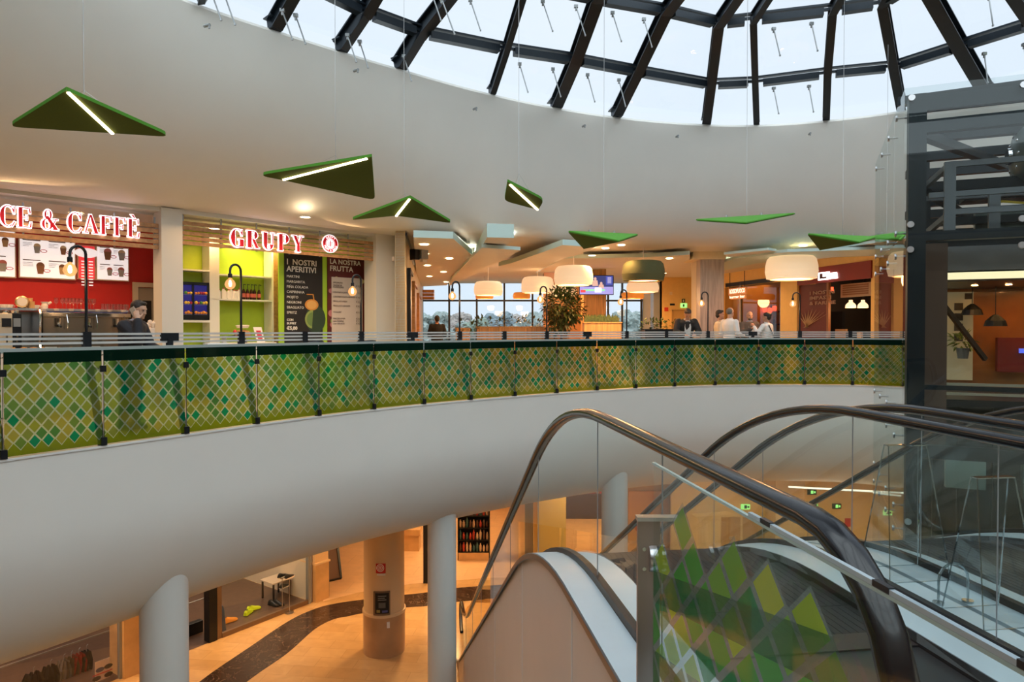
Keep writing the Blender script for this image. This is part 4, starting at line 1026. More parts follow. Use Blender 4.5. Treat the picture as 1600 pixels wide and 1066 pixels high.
# camera and smoke detector on the end pilaster
m = MB(); s = fs(617); fbox(m, s-.12, s+.12, -.13, -.05, fz(617, 409), fz(617, 402)); t = m.build('wall_sensor', PAP, bevel=.01); tag(t, 'small white wall sensor on the end pilaster', 'sensor')
t = thing('wall_speaker', 'grey wall loudspeaker at the corner of the corridor', 'loudspeaker', fp(S4+.05, -.1, fz(634, 398)))
s = S4+.12; zz = fz(636, 398)
m = MB(); fbox(m, s-.04, s+.08, -.25, -.05, zz-.12, zz+.12); m.build('cabinet', BLACK, t); m = MB(); fbox(m, s+.1, s+.3, -.3, -.12, zz-.1, zz+.12); m.build('grey_cabinet', GREY, t, bevel=.01); m = MB(); m.bar(fp(s, -.1, zz-.12), fp(s+.02, -.12, zz-.24), .03, .03); fbox(m, s+.22, s+.34, -.2, -.1, zz-.16, zz-.1); m.build('bracket', PAP, t)
# downlight over the fruit stand
DLM = emis('downlight_lens', (1, .78, .5), 14); DLR = mat('downlight_ring', (.85, .82, .75), .4)
dl_proto = None
def downlight(p, label, e=22, spot=110, col=WARM, group='recessed ceiling downlights'):
    t = thing('ceiling_downlight', label, 'downlight', p, 0, group)
    m = MB(); m.lathe([(.085, 0), (.11, -.012), (.11, 0)], n=18, caps=False); LB(m, 'ring', DLR, t)
    m = MB(); m.lathe([(.001, -.006), (.085, -.006)], n=16, caps=False); LB(m, 'lens', DLM, t)
    if e: l_ = light('downlight_lamp', 'SPOT', (0, 0, 0), e, col, .08, None, spot=spot, blend=.8); l_.parent = t; l_.matrix_basis = Matrix.Translation((0, 0, -.05))
    return t
downlight(PZ(477, 339, CZ) , 'round downlight in the ceiling above the GRUPY sign', 60, 150)
for k, (s, e) in enumerate([(S1-1.0, 70), (S1-2.6, 70), (S2+1.0, 30), (S2+2.3, 35)]):
    downlight(fp(s, 1.0, 3.29), 'recessed downlight inside the ' + ['ice cream stand, near the door', 'ice cream stand, over the counter', 'fruit stand, over the shelving', 'fruit stand, over the tall boards'][k], e, 140)

for k, s_ in enumerate((S1-3.4, S1-1.6, S2+.6, S2+2.6)):
    light('sign_strip_light', 'AREA', fp(s_, -.45, 3.36), 16, (1, .58, .26), 1.5, None, Matrix.Rotation(math.atan2(FD.y, FD.x), 3, 'Z') @ Matrix.Rotation(-.5, 3, 'X'), shape_y=.08)
# ================================================================ corridor and window wall
CW0 = V(fp(S4, 0).x, fp(S4, 0).y, 0); 
c1 = PZ(633, 361, CZ); c2 = PY(661, 516, 31); c1.z = c2.z = 0
CORW = mat('corridor_wall', (.62, .48, .28), .55)
cd_ = (c2 - c1).normalized(); cn = V(cd_.y, -cd_.x, 0)
mb = MB(); mb.prism([c1, c2, c2 - cn*.2, c1 - cn*.2], (0, 0, 3.6)); struct(mb.build('wall_corridor', CORW))
mb = MB(); mb.prism([fp(S4-.02, .1), c1 - cn*.01, c1 - cn*.2, fp(S4-.02, .4)], (0, 0, 3.6)); struct(mb.build('wall_corridor', PIL))
mb = MB(); mb.bar(c1 + cn*.02 + V(0,0,3.33), c2 + cn*.02 + V(0,0,3.33), .03, .06); struct(mb.build('trim_2', BLACK))
OD = wood('warm_wood_door', (.55, .30, .10), 2, 2)
def corr(u): # distance along corridor wall at picture column u
    d = ray(u, 516); k = d.x/d.y; return (k*c1.y-c1.x)/(cd_.x-k*cd_.y)
for i, (a, b, z, m_, lb) in enumerate([(636, 640.5, 2.6, OD, 'nearest warm wood doorway panel on the corridor wall'), (643.5, 648.5, 2.5, OD, 'middle warm wood doorway panel on the corridor wall'), (651, 655.5, 2.4, OD, 'farthest warm wood doorway panel on the corridor wall')]):
    s0, s1 = corr(a), corr(b); t = thing('corridor_door', lb, 'door', c1+cd_*(s0+s1)/2)
    m = MB(); m.prism([c1+cd_*s0+cn*.0, c1+cd_*s1+cn*.0, c1+cd_*s1+cn*.05, c1+cd_*s0+cn*.05], (0, 0, z)); m.build('panel', m_, t)
    m = MB(); m.bar(c1+cd_*s0+cn*.05, c1+cd_*s0+cn*.05+V(0,0,z+.08), .08, .08); m.bar(c1+cd_*s0+cn*.05+V(0,0,z+.05), c1+cd_*s1+cn*.05+V(0,0,z+.05), .08, .08); m.build('door_frame', BLACK if i == 0 else SLW, t)
s0 = corr(656); m = MB(); p = c1+cd_*s0+cn*.1; z0 = 1.3+(516-468)/F*p.y; z1 = 1.3+(516-452)/F*p.y
t = thing('slatted_sign_box', 'small slatted wooden box sign sticking out by the windows', 'sign', p + V(0,0,z0))
for k in range(3): m = MB(); m.box((p.x, p.y, z0+(z1-z0)*k/3), (p.x+.42, p.y+.25, z0+(z1-z0)*(k+.85)/3)); m.build('slat', SLW, t)
WY = 31.0; WZ = 3.4
GW = glass('window_glass', (.93, .97, 1.0), .6, .03)
MUL = mat('dark_mullion', (.05, .055, .065), .5, .2)
def wx(u): d = ray(u, 516); return d.x/d.y*WY
us = [660, 702, 745, 788, 832, 870, 910, 950, 972, 1002, 1040]
mb = MB()
wt = thing('window_1', 'wide dark framed window wall at the far end of the food court', 'window', (0, WY, 0)); wt['kind'] = 'structure'; del wt['category']
for u in us: m = MB(); m.box((wx(u)-.04, WY-.06, 0), (wx(u)+.04, WY+.06, WZ)); m.build('mullion', MUL, wt)
for a, b in zip(us, us[1:]):
    m = MB(); z = 2.62; m.box((wx(a)+.04, WY-.05, z-.035), (wx(b)-.04, WY+.05, z+.035)); m.build('transom', MUL, wt)
    m = MB(); m.add([(wx(a), WY, 0), (wx(b), WY, 0), (wx(b), WY, WZ), (wx(a), WY, WZ)], [(0,1,2,3)]); m.build('pane', GW, wt)
mb = MB(); mb.box((wx(660)-8, WY-.1, -.02), (wx(660), WY+.1, 3.6)); mb.box((wx(1040), WY-.1, -.02), (28, WY+.1, 3.6)); mb.box((-24, WY-.1, 3.4), (28, WY+.1, 6)); mb.box((-24, WY+3.8, -6.5), (28, WY+4, -.1)); struct(mb.build('wall_far', OWALL))
# outside: ground, railing, trees with distance haze painted into the foliage colours
mb = MB(); mb.box((-120, WY+1, -6.4), (120, 160, -6.3)); struct(mb.build('ground', mat('wet_grass', (.16, .2, .13), .9, noise=.1)))
TREEM = [mat('haze_tinted_foliage_'+c, col, .95, noise=.15, scale=.8) for c, col in (('grey_green', (.24, .28, .27)), ('green', (.20, .24, .20)), ('russet', (.28, .25, .23)), ('blue_green', (.18, .22, .24)))]
TRK = mat('tree_bark', (.15, .12, .1), .9)
rd = random.Random(11)
def tree_far(x, y, h, w_, mi, label):
    z0 = -6.3; t = thing('tree', label, 'tree', (x, y, z0), 0, 'trees in the mist beyond the windows')
    m = MB(); 
    for k in range(110):
        a = rd.uniform(0, 2*PI); r = rd.uniform(0, w_*.46); zz = rd.uniform(.35, .92); fall = math.sqrt(max(.05, 1-((zz-.6)/.42)**2)); rr = rd.uniform(.055, .13)*w_
        m.ell((x+r*fall*math.cos(a), y+r*fall*math.sin(a), z0+h*zz), (rr, rr, rr*.8), 9, 6)
    f = fuse(m, .2, 0)
    f.v = [tuple(Vector(v)+V(rd.uniform(-.09,.09), rd.uniform(-.09,.09), rd.uniform(-.09,.09))) for v in f.v]
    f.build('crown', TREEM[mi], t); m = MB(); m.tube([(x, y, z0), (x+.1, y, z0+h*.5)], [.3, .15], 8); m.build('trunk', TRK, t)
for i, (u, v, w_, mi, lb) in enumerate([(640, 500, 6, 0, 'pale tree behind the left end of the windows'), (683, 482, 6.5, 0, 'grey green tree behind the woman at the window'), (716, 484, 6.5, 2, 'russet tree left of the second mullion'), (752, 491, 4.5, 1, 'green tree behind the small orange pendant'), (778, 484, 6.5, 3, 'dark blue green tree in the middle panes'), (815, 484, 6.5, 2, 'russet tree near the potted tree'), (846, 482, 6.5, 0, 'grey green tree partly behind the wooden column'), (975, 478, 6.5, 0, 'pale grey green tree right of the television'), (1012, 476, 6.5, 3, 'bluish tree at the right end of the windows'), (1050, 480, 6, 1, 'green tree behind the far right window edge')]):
    Y = 62+(i % 3)*6; p = PY(u, v, Y); tree_far(p.x, Y, p.z+6.3, w_, mi, lb)
OUTRAIL = mat('outside_rail', (.45, .5, .55), .5)
t = thing('terrace_railing', 'pale metal railing on the terrace outside the windows', 'railing', (0, WY+2.6, -.1))
for k in range(12):
    x = wx(660)+k*1.1; m = MB(); m.box((x-.02, WY+2.58, -.1), (x+.02, WY+2.62, 1.0)); m.build('post', OUTRAIL, t)
m = MB(); m.box((wx(655), WY+2.57, .98), (wx(1045), WY+2.63, 1.03)); m.build('handrail', OUTRAIL, t)
mb = MB(); mb.box((-10, WY+.1, -.3), (14, WY+3, -.1)); struct(mb.build('floor_terrace', GREY))

# ================================================================ ceiling coves and dropped panels
COVEL = (1, .93, .74)
def slab(pts, z, th, label, m=CEIL, nm='ceiling_drop', edge=None):
    P = [PZ(u, v, z) for u, v in pts]; mb = MB(); mb.prism(P, (0, 0, th)); o = mb.build(nm, [m, edge or AQUA])
    for f in o.data.polygons:
        if abs(f.normal.z) < .5: f.material_index = 1
    struct(o, label); return o
slab([(646,371), (708,373), (738,399), (724,418), (698,446), (652,448)], 3.12, .14, 'dropped ceiling panel with downlights over the corridor')
slab([(753,387), (813,391), (790,405), (740,430), (702,447), (705,437), (728,412)], 3.0, .07, 'long angled ceiling beam left')
slab([(761,371), (803,372), (760,410), (730,425)], 3.10, .27, 'upper part of the angled ceiling beam')
slab([(879,383), (930,386), (905,398), (880,404), (838,425), (790,421), (779,416), (800,411)], 3.1, .12, 'second angled ceiling beam')
slab([(838,426), (880,404), (1010,402), (1078,398), (1078,412), (960,420), (870,424)], 3.22, .1, 'broad low ceiling field over the tables')
slab([(1131,423), (1180,412), (1255,404), (1420,398), (1420,388), (1230,394), (1150,404), (1131,410)], 3.15, .07, 'curved pale ceiling band over the right shops', AQUA)
slab([(1131,398), (1200,391), (1213,393), (1140,402)], 3.2, .06, 'thin aqua ceiling fin left of the cream pendant', CEIL)
slab([(1265,395), (1330,385), (1420,372), (1420,385), (1310,397)], 3.25, .06, 'thin aqua ceiling fin right of the cream pendant', CEIL)
def cove(u0, v0, u1, v1, z, e, col=COVEL, w=.12, updown=PI):
    p, q = PZ(u0, v0, z), PZ(u1, v1, z); d = q-p; L = d.length; M = Matrix.Rotation(math.atan2(d.y, d.x), 3, 'Z') @ Matrix.Rotation(updown, 3, 'X')
    light('cove_light', 'AREA', (p+q)/2, e, col, L, None, M, shape_y=w)
cove(655, 366, 705, 367, 3.25, 14); cove(712, 370, 740, 396, 3.25, 14); cove(737, 404, 706, 436, 3.2, 12)
cove(770, 368, 800, 369, 3.37, 4, (.9, 1, .9)); cove(790, 415, 870, 425, 3.3, 14, (1, .85, 1)); cove(1140, 412, 1250, 400, 3.25, 8, (.8, 1, .8)); cove(1300, 395, 1400, 388, 3.25, 8, (.9, 1, .8))
n_ = 0
for i, (u, v, z, e) in enumerate([(663,382,3.11,25), (664,397,3.11,25), (702,404,3.11,25), (668,415,3.11,0), (693,425,3.11,25), (671,432,3.11,0), (697,441,3.11,20), (859,410,3.21,40), (946,388,3.39,50), (971,383,3.39,50), (1009,399,3.39,40), (1046,404,3.21,40), (1255,384,3.39,60), (1393,380,3.39,50), (925,399,3.2,40), (895,398,3.39,40)]):
    downlight(PZ(u, v, z), 'recessed round downlight ' + ['over the corridor, first of the left row', 'over the corridor, second of the left row', 'over the corridor, right row, nearest', 'over the corridor, third of the left row', 'over the corridor, right row, second', 'over the corridor, fourth of the left row', 'over the corridor, beside the far windows', 'left of the large cream pendant', 'right of the green wing over the television, left one', 'right of the green wing over the television, right one', 'above the olive pendant', 'left of the grey clad column', 'above the big cream pendant at the right', 'above the red shop front', 'behind the green wing', 'above the middle cream pendant'][i], e*2.0)
for i, (x, y) in enumerate([(-2.5, 22), (0, 20), (3, 23), (5.5, 21), (2, 27), (-1.5, 27), (10.5, 17), (11.5, 12)]):
    pass
# ================================================================ columns
def column(u0, u1, Y, m, z0, z1, depth=.8, name='column', label='', top=None, tm=None):
    x0, x1 = PY(u0, 516, Y).x, PY(u1, 516, Y).x; mb = MB(); mb.box((x0, Y, z0), (x1, Y+depth, z1)); o = struct(mb.build(name, m), label)
    if top:
        mb = MB(); mb.box((x0-.03, Y-.02, top), (x1+.03, Y+depth, CZ)); o2 = mb.build('column_head', tm or CREAM); struct(o2)
    return x0, x1
GREYWOOD = wood('grey_wood_cladding', (.38, .31, .27), 3, 2)
ORW = wood('orange_wood_cladding', (.62, .34, .12), 2.5, 2)
YEL = mat('warm_yellow_wall', (.80, .55, .20), .55, noise=.03)
xA = PY(1095, 516, 18.6).x
mb = MB(); x0, x1 = PY(1094, 516, 18.6).x, PY(1131, 516, 18.6).x; mb.box((x0, 18.6, 0), (x1, 19.5, 3.2)); struct(mb.build('column', GREYWOOD), 'square column clad in grey wood')
mb = MB(); mb.box((PY(1080, 516, 19.5).x, 19.0, 0), (x0+.05, 19.5, 3.2)); struct(mb.build('column', OWALL), 'plain side of the clad column')
mb = MB(); mb.box((PY(1081, 516, 18.6).x, 18.5, 3.2), (x1+.02, 19.5, CZ)); struct(mb.build('column_head', CREAM))
mb = MB(); x0, x1 = PY(912, 516, 22).x, PY(947, 516, 22).x; mb.box((x0, 22, 0), (x1, 22.9, 3.3)); struct(mb.build('column', ORW), 'column clad in warm orange wood under the television')
mb = MB(); x0, x1 = PY(850, 516, 24).x, PY(908, 516, 24).x; mb.box((x0, 24, 0), (x1, 24.9, 3.3)); struct(mb.build('column', mat('dark_orange_column', (.45, .22, .08), .5)), 'brownish column behind the potted tree')
# television
p = PY(932, 442, 21.5); t = thing('television', 'large wall television showing a studio programme above the wooden column', 'television', p)
x0, x1 = PY(905, 440, 21.5).x, PY(959, 440, 21.5).x; z0, z1 = PY(930, 461, 21.5).z, PY(930, 430, 21.5).z
m = MB(); m.box((x0, 21.5, z0), (x1, 21.58, z1)); m.build('housing', BLACK, t, bevel=.01); m = MB(); m.box((p.x-.1, 21.58, z0+.15), (p.x+.3, 22.0, z0+.4)); m.build('wall_bracket', BLACK, t)
def tvbox(a, b, c, d, nm, col, s, y=.01, par=None):
    W_, H_ = x1-x0-.04, z1-z0-.04; m = MB(); m.box((x0+.02+W_*a, 21.5-y-.004, z0+.02+H_*c), (x0+.02+W_*b, 21.5-y, z0+.02+H_*d)); return m.build(nm, emis('screen_'+nm, col, s), par or t)
scn = tvbox(0, 1, 0, 1, 'screen', (.02, .03, .12), 1, .002)
tvbox(0, 1, .0, .40, 'screen_field', (.25, .25, .6), .9, .008, scn); tvbox(.1, .75, .17, .27, 'screen_pitch', (.2, .55, .3), 1, .014, scn); tvbox(.02, .17, .1, .24, 'screen_badge', (.6, .05, .06), 1, .02, scn); tvbox(.45, .65, .1, .35, 'screen_desk', (.8, .85, .95), 1, .02, scn)
tvbox(.78, .98, .5, .97, 'screen_table', (.04, .06, .3), 1, .01, scn)
for k in range(5): tvbox(.83, .94, .6+.07*k, .63+.07*k, 'screen_rows', (.5, .5, .6), .8, .02, scn)
for cx_, cz_, hh_ in ((.46, .45, .5), (.64, .32, .34)):
    W_, H_ = x1-x0-.04, z1-z0-.04; X = x0+.02+W_*cx_; Z = z0+.02+H_*cz_
    m = MB(); m.prism([V(X-.09, 21.478, Z), V(X+.09, 21.478, Z), V(X+.07, 21.478, Z+H_*hh_*.6), V(X-.07, 21.478, Z+H_*hh_*.6)], (0, .004, 0)); m.prism([V(X+.04*math.cos(k*PI/6), 21.476, Z+H_*hh_*.75+.055*math.sin(k*PI/6)) for k in range(12)], (0, .004, 0)); m.build('screen_figure', emis('screen_skin', (.5, .35, .3), .8), scn)

# ================================================================ pendants
def pendant(u, v0, v1, Y, wpx, label, m, em, sc=None):
    """drum with soft shoulders between picture rows v0..v1"""
    top = PY(u, v0, Y).z; bot = PY(u, v1, Y).z; r = wpx/2/F*Y; c = PY(u, 516, Y); c = V(c.x, Y, 0); h = top-bot
    t = thing('pendant_lamp', label, 'pendant lamp', (c.x, Y, bot), 0, 'drum pendants of the food court')
    m_ = MB(); m_.lathe([(r*.80, 0), (r*.94, h*.05), (r*.99, h*.25), (r, h*.35), (r*.985, h*.6), (r*.93, h*.85), (r*.82, h*.97), (r*.70, h)], (c.x, Y, bot), 36, caps=False)
    s = m_.build('shade', m, t, smooth=True)
    m_ = MB(); m_.lathe([(.001, h*.985), (r*.71, h*.985)], (c.x, Y, bot), 30); m_.build('shade_top', m, s)
    for z in (.05, .35): 
        m_ = MB(); m_.tube([(c.x+r*(1.0 if z > .1 else .945)*math.cos(k*PI/16), Y+r*(1.0 if z > .1 else .945)*math.sin(k*PI/16), bot+h*z) for k in range(32)], .006, 6, closed=True); m_.build('seam', m, s)
    m_ = MB(); m_.lathe([(.001, .03), (r*.8, .03)], (c.x, Y, bot), 30); m_.build('diffuser', em, t)
    m_ = MB(); m_.tube([(c.x, Y, top-.01), (c.x, Y, 3.39)], .008, 6); m_.build('cord', PAP, t)
    light('pendant_light', 'POINT', (c.x, Y, bot-.08), 35, WARM, r*.5, t)
SHC = mat('cream_fabric_shade', (.75, .62, .45), .8, emit=(1, .68, .40), es=.42, noise=.02, scale=30)
SHO = mat('olive_fabric_shade', (.09, .085, .03), .9, noise=.05, scale=40)
SHR = mat('orange_fabric_shade', (.65, .25, .04), .7, emit=(.9, .30, .05), es=.25)
DIF = emis('pendant_diffuser', (1, .72, .42), 1.6)
pendant(1236, 400, 437, 14.3 + 3.2, 78, 'largest cream drum pendant, before the dark red shop', SHC, DIF)
pendant(1005, 408, 440, 17.4, 66, 'olive green drum pendant in the middle', SHO, DIF)
pendant(896, 416, 446, 17.8, 61, 'cream drum pendant above the potted tree', SHC, DIF)
pendant(840, 433, 458, 20.5, 51, 'cream drum pendant left of the potted tree', SHC, DIF)
pendant(763, 440, 462, 22.0, 45, 'cream drum pendant before the left windows', SHC, DIF)
pendant(1004, 440, 457, 22.5, 50, 'cream drum pendant hanging behind the olive one', SHC, DIF)
pendant(880, 446, 463, 22.5, 42, 'cream drum pendant behind the potted tree top', SHC, DIF)
pendant(757, 459, 467, 27, 28, 'small orange pendant under the leftmost cream drum', SHR, DIF)
pendant(815, 457, 467, 27, 27, 'small orange pendant before the middle panes', SHR, DIF)
pendant(988, 457, 467, 27, 36, 'small orange pendant right of the television', SHR, DIF)

# ================================================================ plants
LEAFM = [mat('dark_leaf', (.035, .06, .012), .5, noise=.3, scale=20), mat('mid_leaf', (.07, .11, .02), .5, noise=.3, scale=20)]
def leaves(mb, c, rad, n, rd, s=.09, up=.2):
    for _ in range(n):
        while True:
            q = V(rd.uniform(-1, 1), rd.uniform(-1, 1), rd.uniform(-1, 1))
            if .35 < q.length < 1: break
        p = Vector(c)+V(q.x*rad[0], q.y*rad[1], q.z*rad[2]); d = (q.normalized()+V(rd.uniform(-.6, .6), rd.uniform(-.6, .6), rd.uniform(-.8, .3)+up)).normalized()
        sd = d.cross(V(0, 0, 1)); sd = sd.normalized() if sd.length > .01 else V(1, 0, 0); l = s*rd.uniform(.7, 1.3); w_ = l*.24; nn = d.cross(sd)*w_*.5
        mb.add([p, p+d*l*.45+sd*w_-nn, p+d*l, p+d*l*.45-sd*w_-nn, p+d*l*.5], [(0, 1, 4), (1, 2, 4), (2, 3, 4), (3, 0, 4)])
rd = random.Random(21)
PY_ = 19.0; c = PY(879, 516, PY_)
t = thing('potted_ficus', 'tall dark green ficus tree in a pot beside the television', 'plant', (c.x, PY_, 0))
m = MB(); zt = PY(879, 450, PY_).z; zb = PY(879, 512, PY_).z
leaves(m, (c.x-.03, PY_, 1.95), (.52, .5, .52), 900, rd, .13, -.1); leaves(m, (c.x-.1, PY_, 1.6), (.36, .4, .45), 300, rd, .13, -.2); leaves(m, (c.x+.28, PY_, 1.85), (.35, .35, .4), 260, rd, .13, -.1); leaves(m, (c.x+.1, PY_, 2.35), (.25, .25, .25), 160, rd, .12)
m.build('foliage', LEAFM[0], t)
m = MB(); m.tube([(c.x, PY_, .4), (c.x-.03, PY_, 1.1), (c.x+.02, PY_, 1.9)], [.045, .035, .02], 8)
for k in range(7): a = k*.9; m.tube([(c.x-.02, PY_, 1.2+.08*k), (c.x+.35*math.cos(a), PY_+.35*math.sin(a), 1.6+.1*k)], [.015, .006], 6)
m.build('trunk', TRK, t)
m = MB(); m.lathe([(.2, 0), (.27, .5), (.29, .52), (.26, .52), (.24, .45), (.001, .45)], (c.x, PY_, 0), 20); m.build('pot', GREY, t)
def planter(u0, u1, Y, ztop, label, kind, box=ORW, group=None, dens=90, zpl=.22):
    x0, x1 = PY(u0, 516, Y).x, PY(u1, 516, Y).x; t = thing('planter_box', label, 'planter', ((x0+x1)/2, Y, 0), 0, group)
    m = MB(); m.box((x0, Y, 0), (x1, Y+.5, ztop)); m.build('box', box, t)
    m = MB(); m.box((x0-.02, Y-.02, ztop), (x1+.02, Y+.02, ztop+.03)); m.box((x0-.02, Y+.48, ztop), (x1+.02, Y+.52, ztop+.03)); m.build('rim', box, t)
    m = MB(); n = int(dens*(x1-x0))
    if kind == 'bush':
        for k in range(int((x1-x0)/.3)+1): leaves(m, (x0+.15+k*.3, Y+.25, ztop+zpl*.35), (.22, .24, zpl), n//(int((x1-x0)/.3)+1), rd, .12)
    else:
        for k in range(n):
            x = rd.uniform(x0+.03, x1-.03); y = Y+rd.uniform(.05, .45); h_ = zpl*rd.uniform(.6, 1.1); a = rd.uniform(-.06, .06); m.add([(x-.02, y, ztop), (x+.02, y, ztop), (x+a+.012, y+.02, ztop+h_*.8), (x+a, y+.02, ztop+h_), (x+a-.012, y+.02, ztop+h_*.8)], [(0, 1, 2, 3, 4)])
    m.build('foliage', LEAFM[1], t)
zz = lambda v, Y: PY(800, v, Y).z
planter(745, 888, 19.5, zz(512, 19.5), 'long wooden planter with low bushes before the windows', 'bush', dens=110)
planter(712, 733, 19, zz(514, 19), 'short wooden planter left of the long one', 'bush', dens=160, zpl=.16)
planter(913, 971, 18.5, zz(505, 18.5), 'wooden planter with upright spiky leaves under the television', 'spike', ORW, dens=160, zpl=.24)
planter(1008, 1076, 18.0, zz(516, 18.2), 'planter with bushy green plants behind the reading man', 'bush', BLACK, dens=140, zpl=.2)
planter(1122, 1165, 20.5, zz(514, 20.5), 'planter with green plants behind the men in white shirts', 'bush', BLACK, dens=120, zpl=.16)
# bistro tables, benches
TBL = wood('light_wood_top', (.6, .38, .2), 2, 0)
def table(u, Y, w_, h_, label, top=None):
    c = PY(u, 516, Y); t = thing('bistro_table', label, 'table', (c.x, Y, 0), 0, 'food court tables')
    m = MB(); m.box((c.x-w_/2, Y-.35, h_-.03), (c.x+w_/2, Y+.35, h_)); m.build('tabletop', top or TBL, t, bevel=.005); m = MB(); m.tube([(c.x, Y, h_-.03), (c.x, Y, .03)], .03, 10); m.lathe([(.28, 0), (.28, .015), (.03, .03)], (c.x, Y, 0), 20); m.build('pedestal', BLACK, t)
for u, Y, w_, lb, tp in [(765, 17.5, 1.2, 'dark topped table before the long planter', BLACK), (1010, 16.9, 1.1, 'dark topped table left of the reading man', BLACK), (815, 18.2, 1.0, 'wooden table behind the railing, left of the potted tree', None), (945, 16.8, 1.0, 'wooden table below the spiky planter', None), (1225, 18.6, 1.0, 'wooden table before the yellow pillar', None), (702, 16.5, .9, 'wooden table before the woman at the window', None)]:
    table(u, Y, w_, 1.02, lb, tp)
# ================================================================ right-hand shops
ra = PZ(1362, 409, 3.28); rb = PZ(1131, 447, 3.1); ra.z = rb.z = 0
RA = PY(1372, 516, 18.2); RB = PY(1131, 516, 25.8); RA.z = RB.z = 0
RD = (RB-RA).normalized(); RN = V(-RD.y, RD.x, 0)
if RN.dot(V(-1, -1, 0)) < 0: RN = -RN
def rs(u, back=0.0):
    A = RA-RN*back; d = ray(u, 516); k = d.x/d.y; return (k*A.y-A.x)/(RD.x-k*RD.y)
def rp(s, back=0.0, z=0.0): p = RA-RN*back+RD*s; return V(p.x, p.y, z)
def rz_(u, v, back=0.0): p = rp(rs(u, back), back); return 1.3+p.y/ray(u, v).y*ray(u, v).z
def rbox(mb, u0, u1, b0, b1, z0, z1): 
    s0, s1 = rs(u0, b0), rs(u1, b0); return mb.prism([rp(s0, b0, z0), rp(s1, b0, z0), rp(s1, b1, z0), rp(s0, b1, z0)], (0, 0, z1-z0))
DRED = mat('dark_red_shop', (.10, .008, .01), .45); DARK = mat('dark_interior', (.015, .012, .01), .6); 
mb = MB(); rbox(mb, 1400, 1131, 0, .3, rz_(1200, 443), CZ); struct(mb.build('wall_right_header', YEL), 'warm yellow band above the right shops')
mb = MB(); rbox(mb, 1245, 1219, -.05, .6, 0, CZ); struct(mb.build('column', YEL), 'warm yellow pillar between the right shops')
mb = MB(); rbox(mb, 1372, 1360.5, -.03, .5, 0, CZ); struct(mb.build('column', YEL), 'narrow yellow pillar beside the red shop')
mb = MB(); rbox(mb, 1700, 1372, 0, .3, 0, CZ); struct(mb.build('wall_shops_right', DRED), 'dark red wall behind the lift glass')
mb = MB(); rbox(mb, 1372, 1131, 3.2, 3.4, 0, CZ); struct(mb.build('wall_shop_back', DARK))
mb = MB(); rbox(mb, 1246, 1219, .6, 3.2, 0, CZ); struct(mb.build('wall_shop_side', DARK))
# red shop
t = thing('storefront', 'dark red flatbread shop front with a lit white sign reading LAPIADINERIA', 'shop front', rp(rs(1300), 0, 0))
zh0, zh1 = rz_(1300, 441), rz_(1300, 422)
m = MB(); rbox(m, 1360, 1245, -.08, .0, zh0, zh1+.12); m.build('fascia_board', mat('red_fascia', (.22, .012, .01), .45), t)
SGN = emis('white_lit_sign', (1, .97, .95), 2.2)
a = rs(1279, -.1); M = Matrix(((-RD.x, 0, RN.x, rp(a, -.1).x), (-RD.y, 0, RN.y, rp(a, -.1).y), (0, 1, 0, rz_(1279, 438)), (0, 0, 0, 1)))
hh = rz_(1290, 429)-rz_(1290, 437)
L_s = abs(rs(1279)-rs(1314)); LT = text_mb('LAPIADINERIA', hh*1.5, M @ Matrix.Scale(L_s*.8/(hh*1.5*7.3), 4, (1, 0, 0)) @ Matrix.Translation((hh*1.7, 0, 0)), .02, 'LEFT', .012)
ltr = LT.build('sign_lettering', SGN, t)
m = MB(); s_ = rs(1278, -.1); m.prism([rp(s_, -.1, rz_(1279, 439)), rp(s_-.5, -.1, rz_(1279, 439)), rp(s_-.5, -.1, rz_(1279, 427)), rp(s_, -.1, rz_(1279, 427))], RN*.01); lg = m.build('sign_logo', SGN, t)
m = MB(); m.prism([rp(s_-.1, -.12, rz_(1279, 437)), rp(s_-.4, -.12, rz_(1279, 437)), rp(s_-.4, -.12, rz_(1279, 434)), rp(s_-.22, -.12, rz_(1279, 434)), rp(s_-.22, -.12, rz_(1279, 429)), rp(s_-.1, -.12, rz_(1279, 429))], RN*.01); m.build('logo_letter', DRED, lg)
m = MB(); rbox(m, 1291, 1248, .02, .06, 0, zh0); m.build('red_panel', mat('red_brown_panel', (.13, .015, .012), .5), t)
m = MB(); rbox(m, 1294, 1291, -.02, .06, 0, zh0); m.build('post', mat('wood_post', (.3, .12, .05), .5), t)
for k, w_ in enumerate(['I NOSTRI', 'IMPASTI', '& FARINE']):
    M = Matrix(((-RD.x, 0, RN.x, rp(rs(1265), -.01).x), (-RD.y, 0, RN.y, rp(rs(1265), -.01).y), (0, 1, 0, rz_(1265, 461+k*8)), (0, 0, 0, 1))); text_mb(w_, .14, M @ Matrix.Scale(2.0, 4, (1, 0, 0)), .01, 'LEFT', .004).build('wall_lettering', mat('faded_red_lettering', (.35, .2, .15), .5), t)
# printed wheat sheaf
m = MB(); P0 = rs(1273); 
for k in range(9):
    a_ = -.6+k*.15; m.prism([rp(P0+.35+a_*.15, -.004, rz_(1273, 512)), rp(P0+.45+a_*.15, -.004, rz_(1273, 512)), rp(P0+.1-a_*1.2, -.004, rz_(1273, 482+abs(k-4)*2))], RN*.004)
m.build('printed_sheaf', mat('printed_straw', (.45, .3, .18), .6), t)
zcb = rz_(1325, 457, .4)
m = MB(); rbox(m, 1361, 1313, .38, .42, rz_(1335, 464, .4), rz_(1335, 443, .4)); mbz = m.build('menu_sign', mat('paper_menu', (.45, .33, .25), .6), t)
m = MB()
for k in range(5): z = rz_(1335, 447+k*3.4, .4); rbox(m, 1356, 1316, .37, .379, z, z+.04)
m.build('menu_print', mat('menu_ink', (.25, .12, .08), .6), mbz)
m = MB(); rbox(m, 1361, 1296, .3, .9, 0, 1.05); m.build('counter', wood('counter_wood', (.5, .28, .12), 2, 0), t)
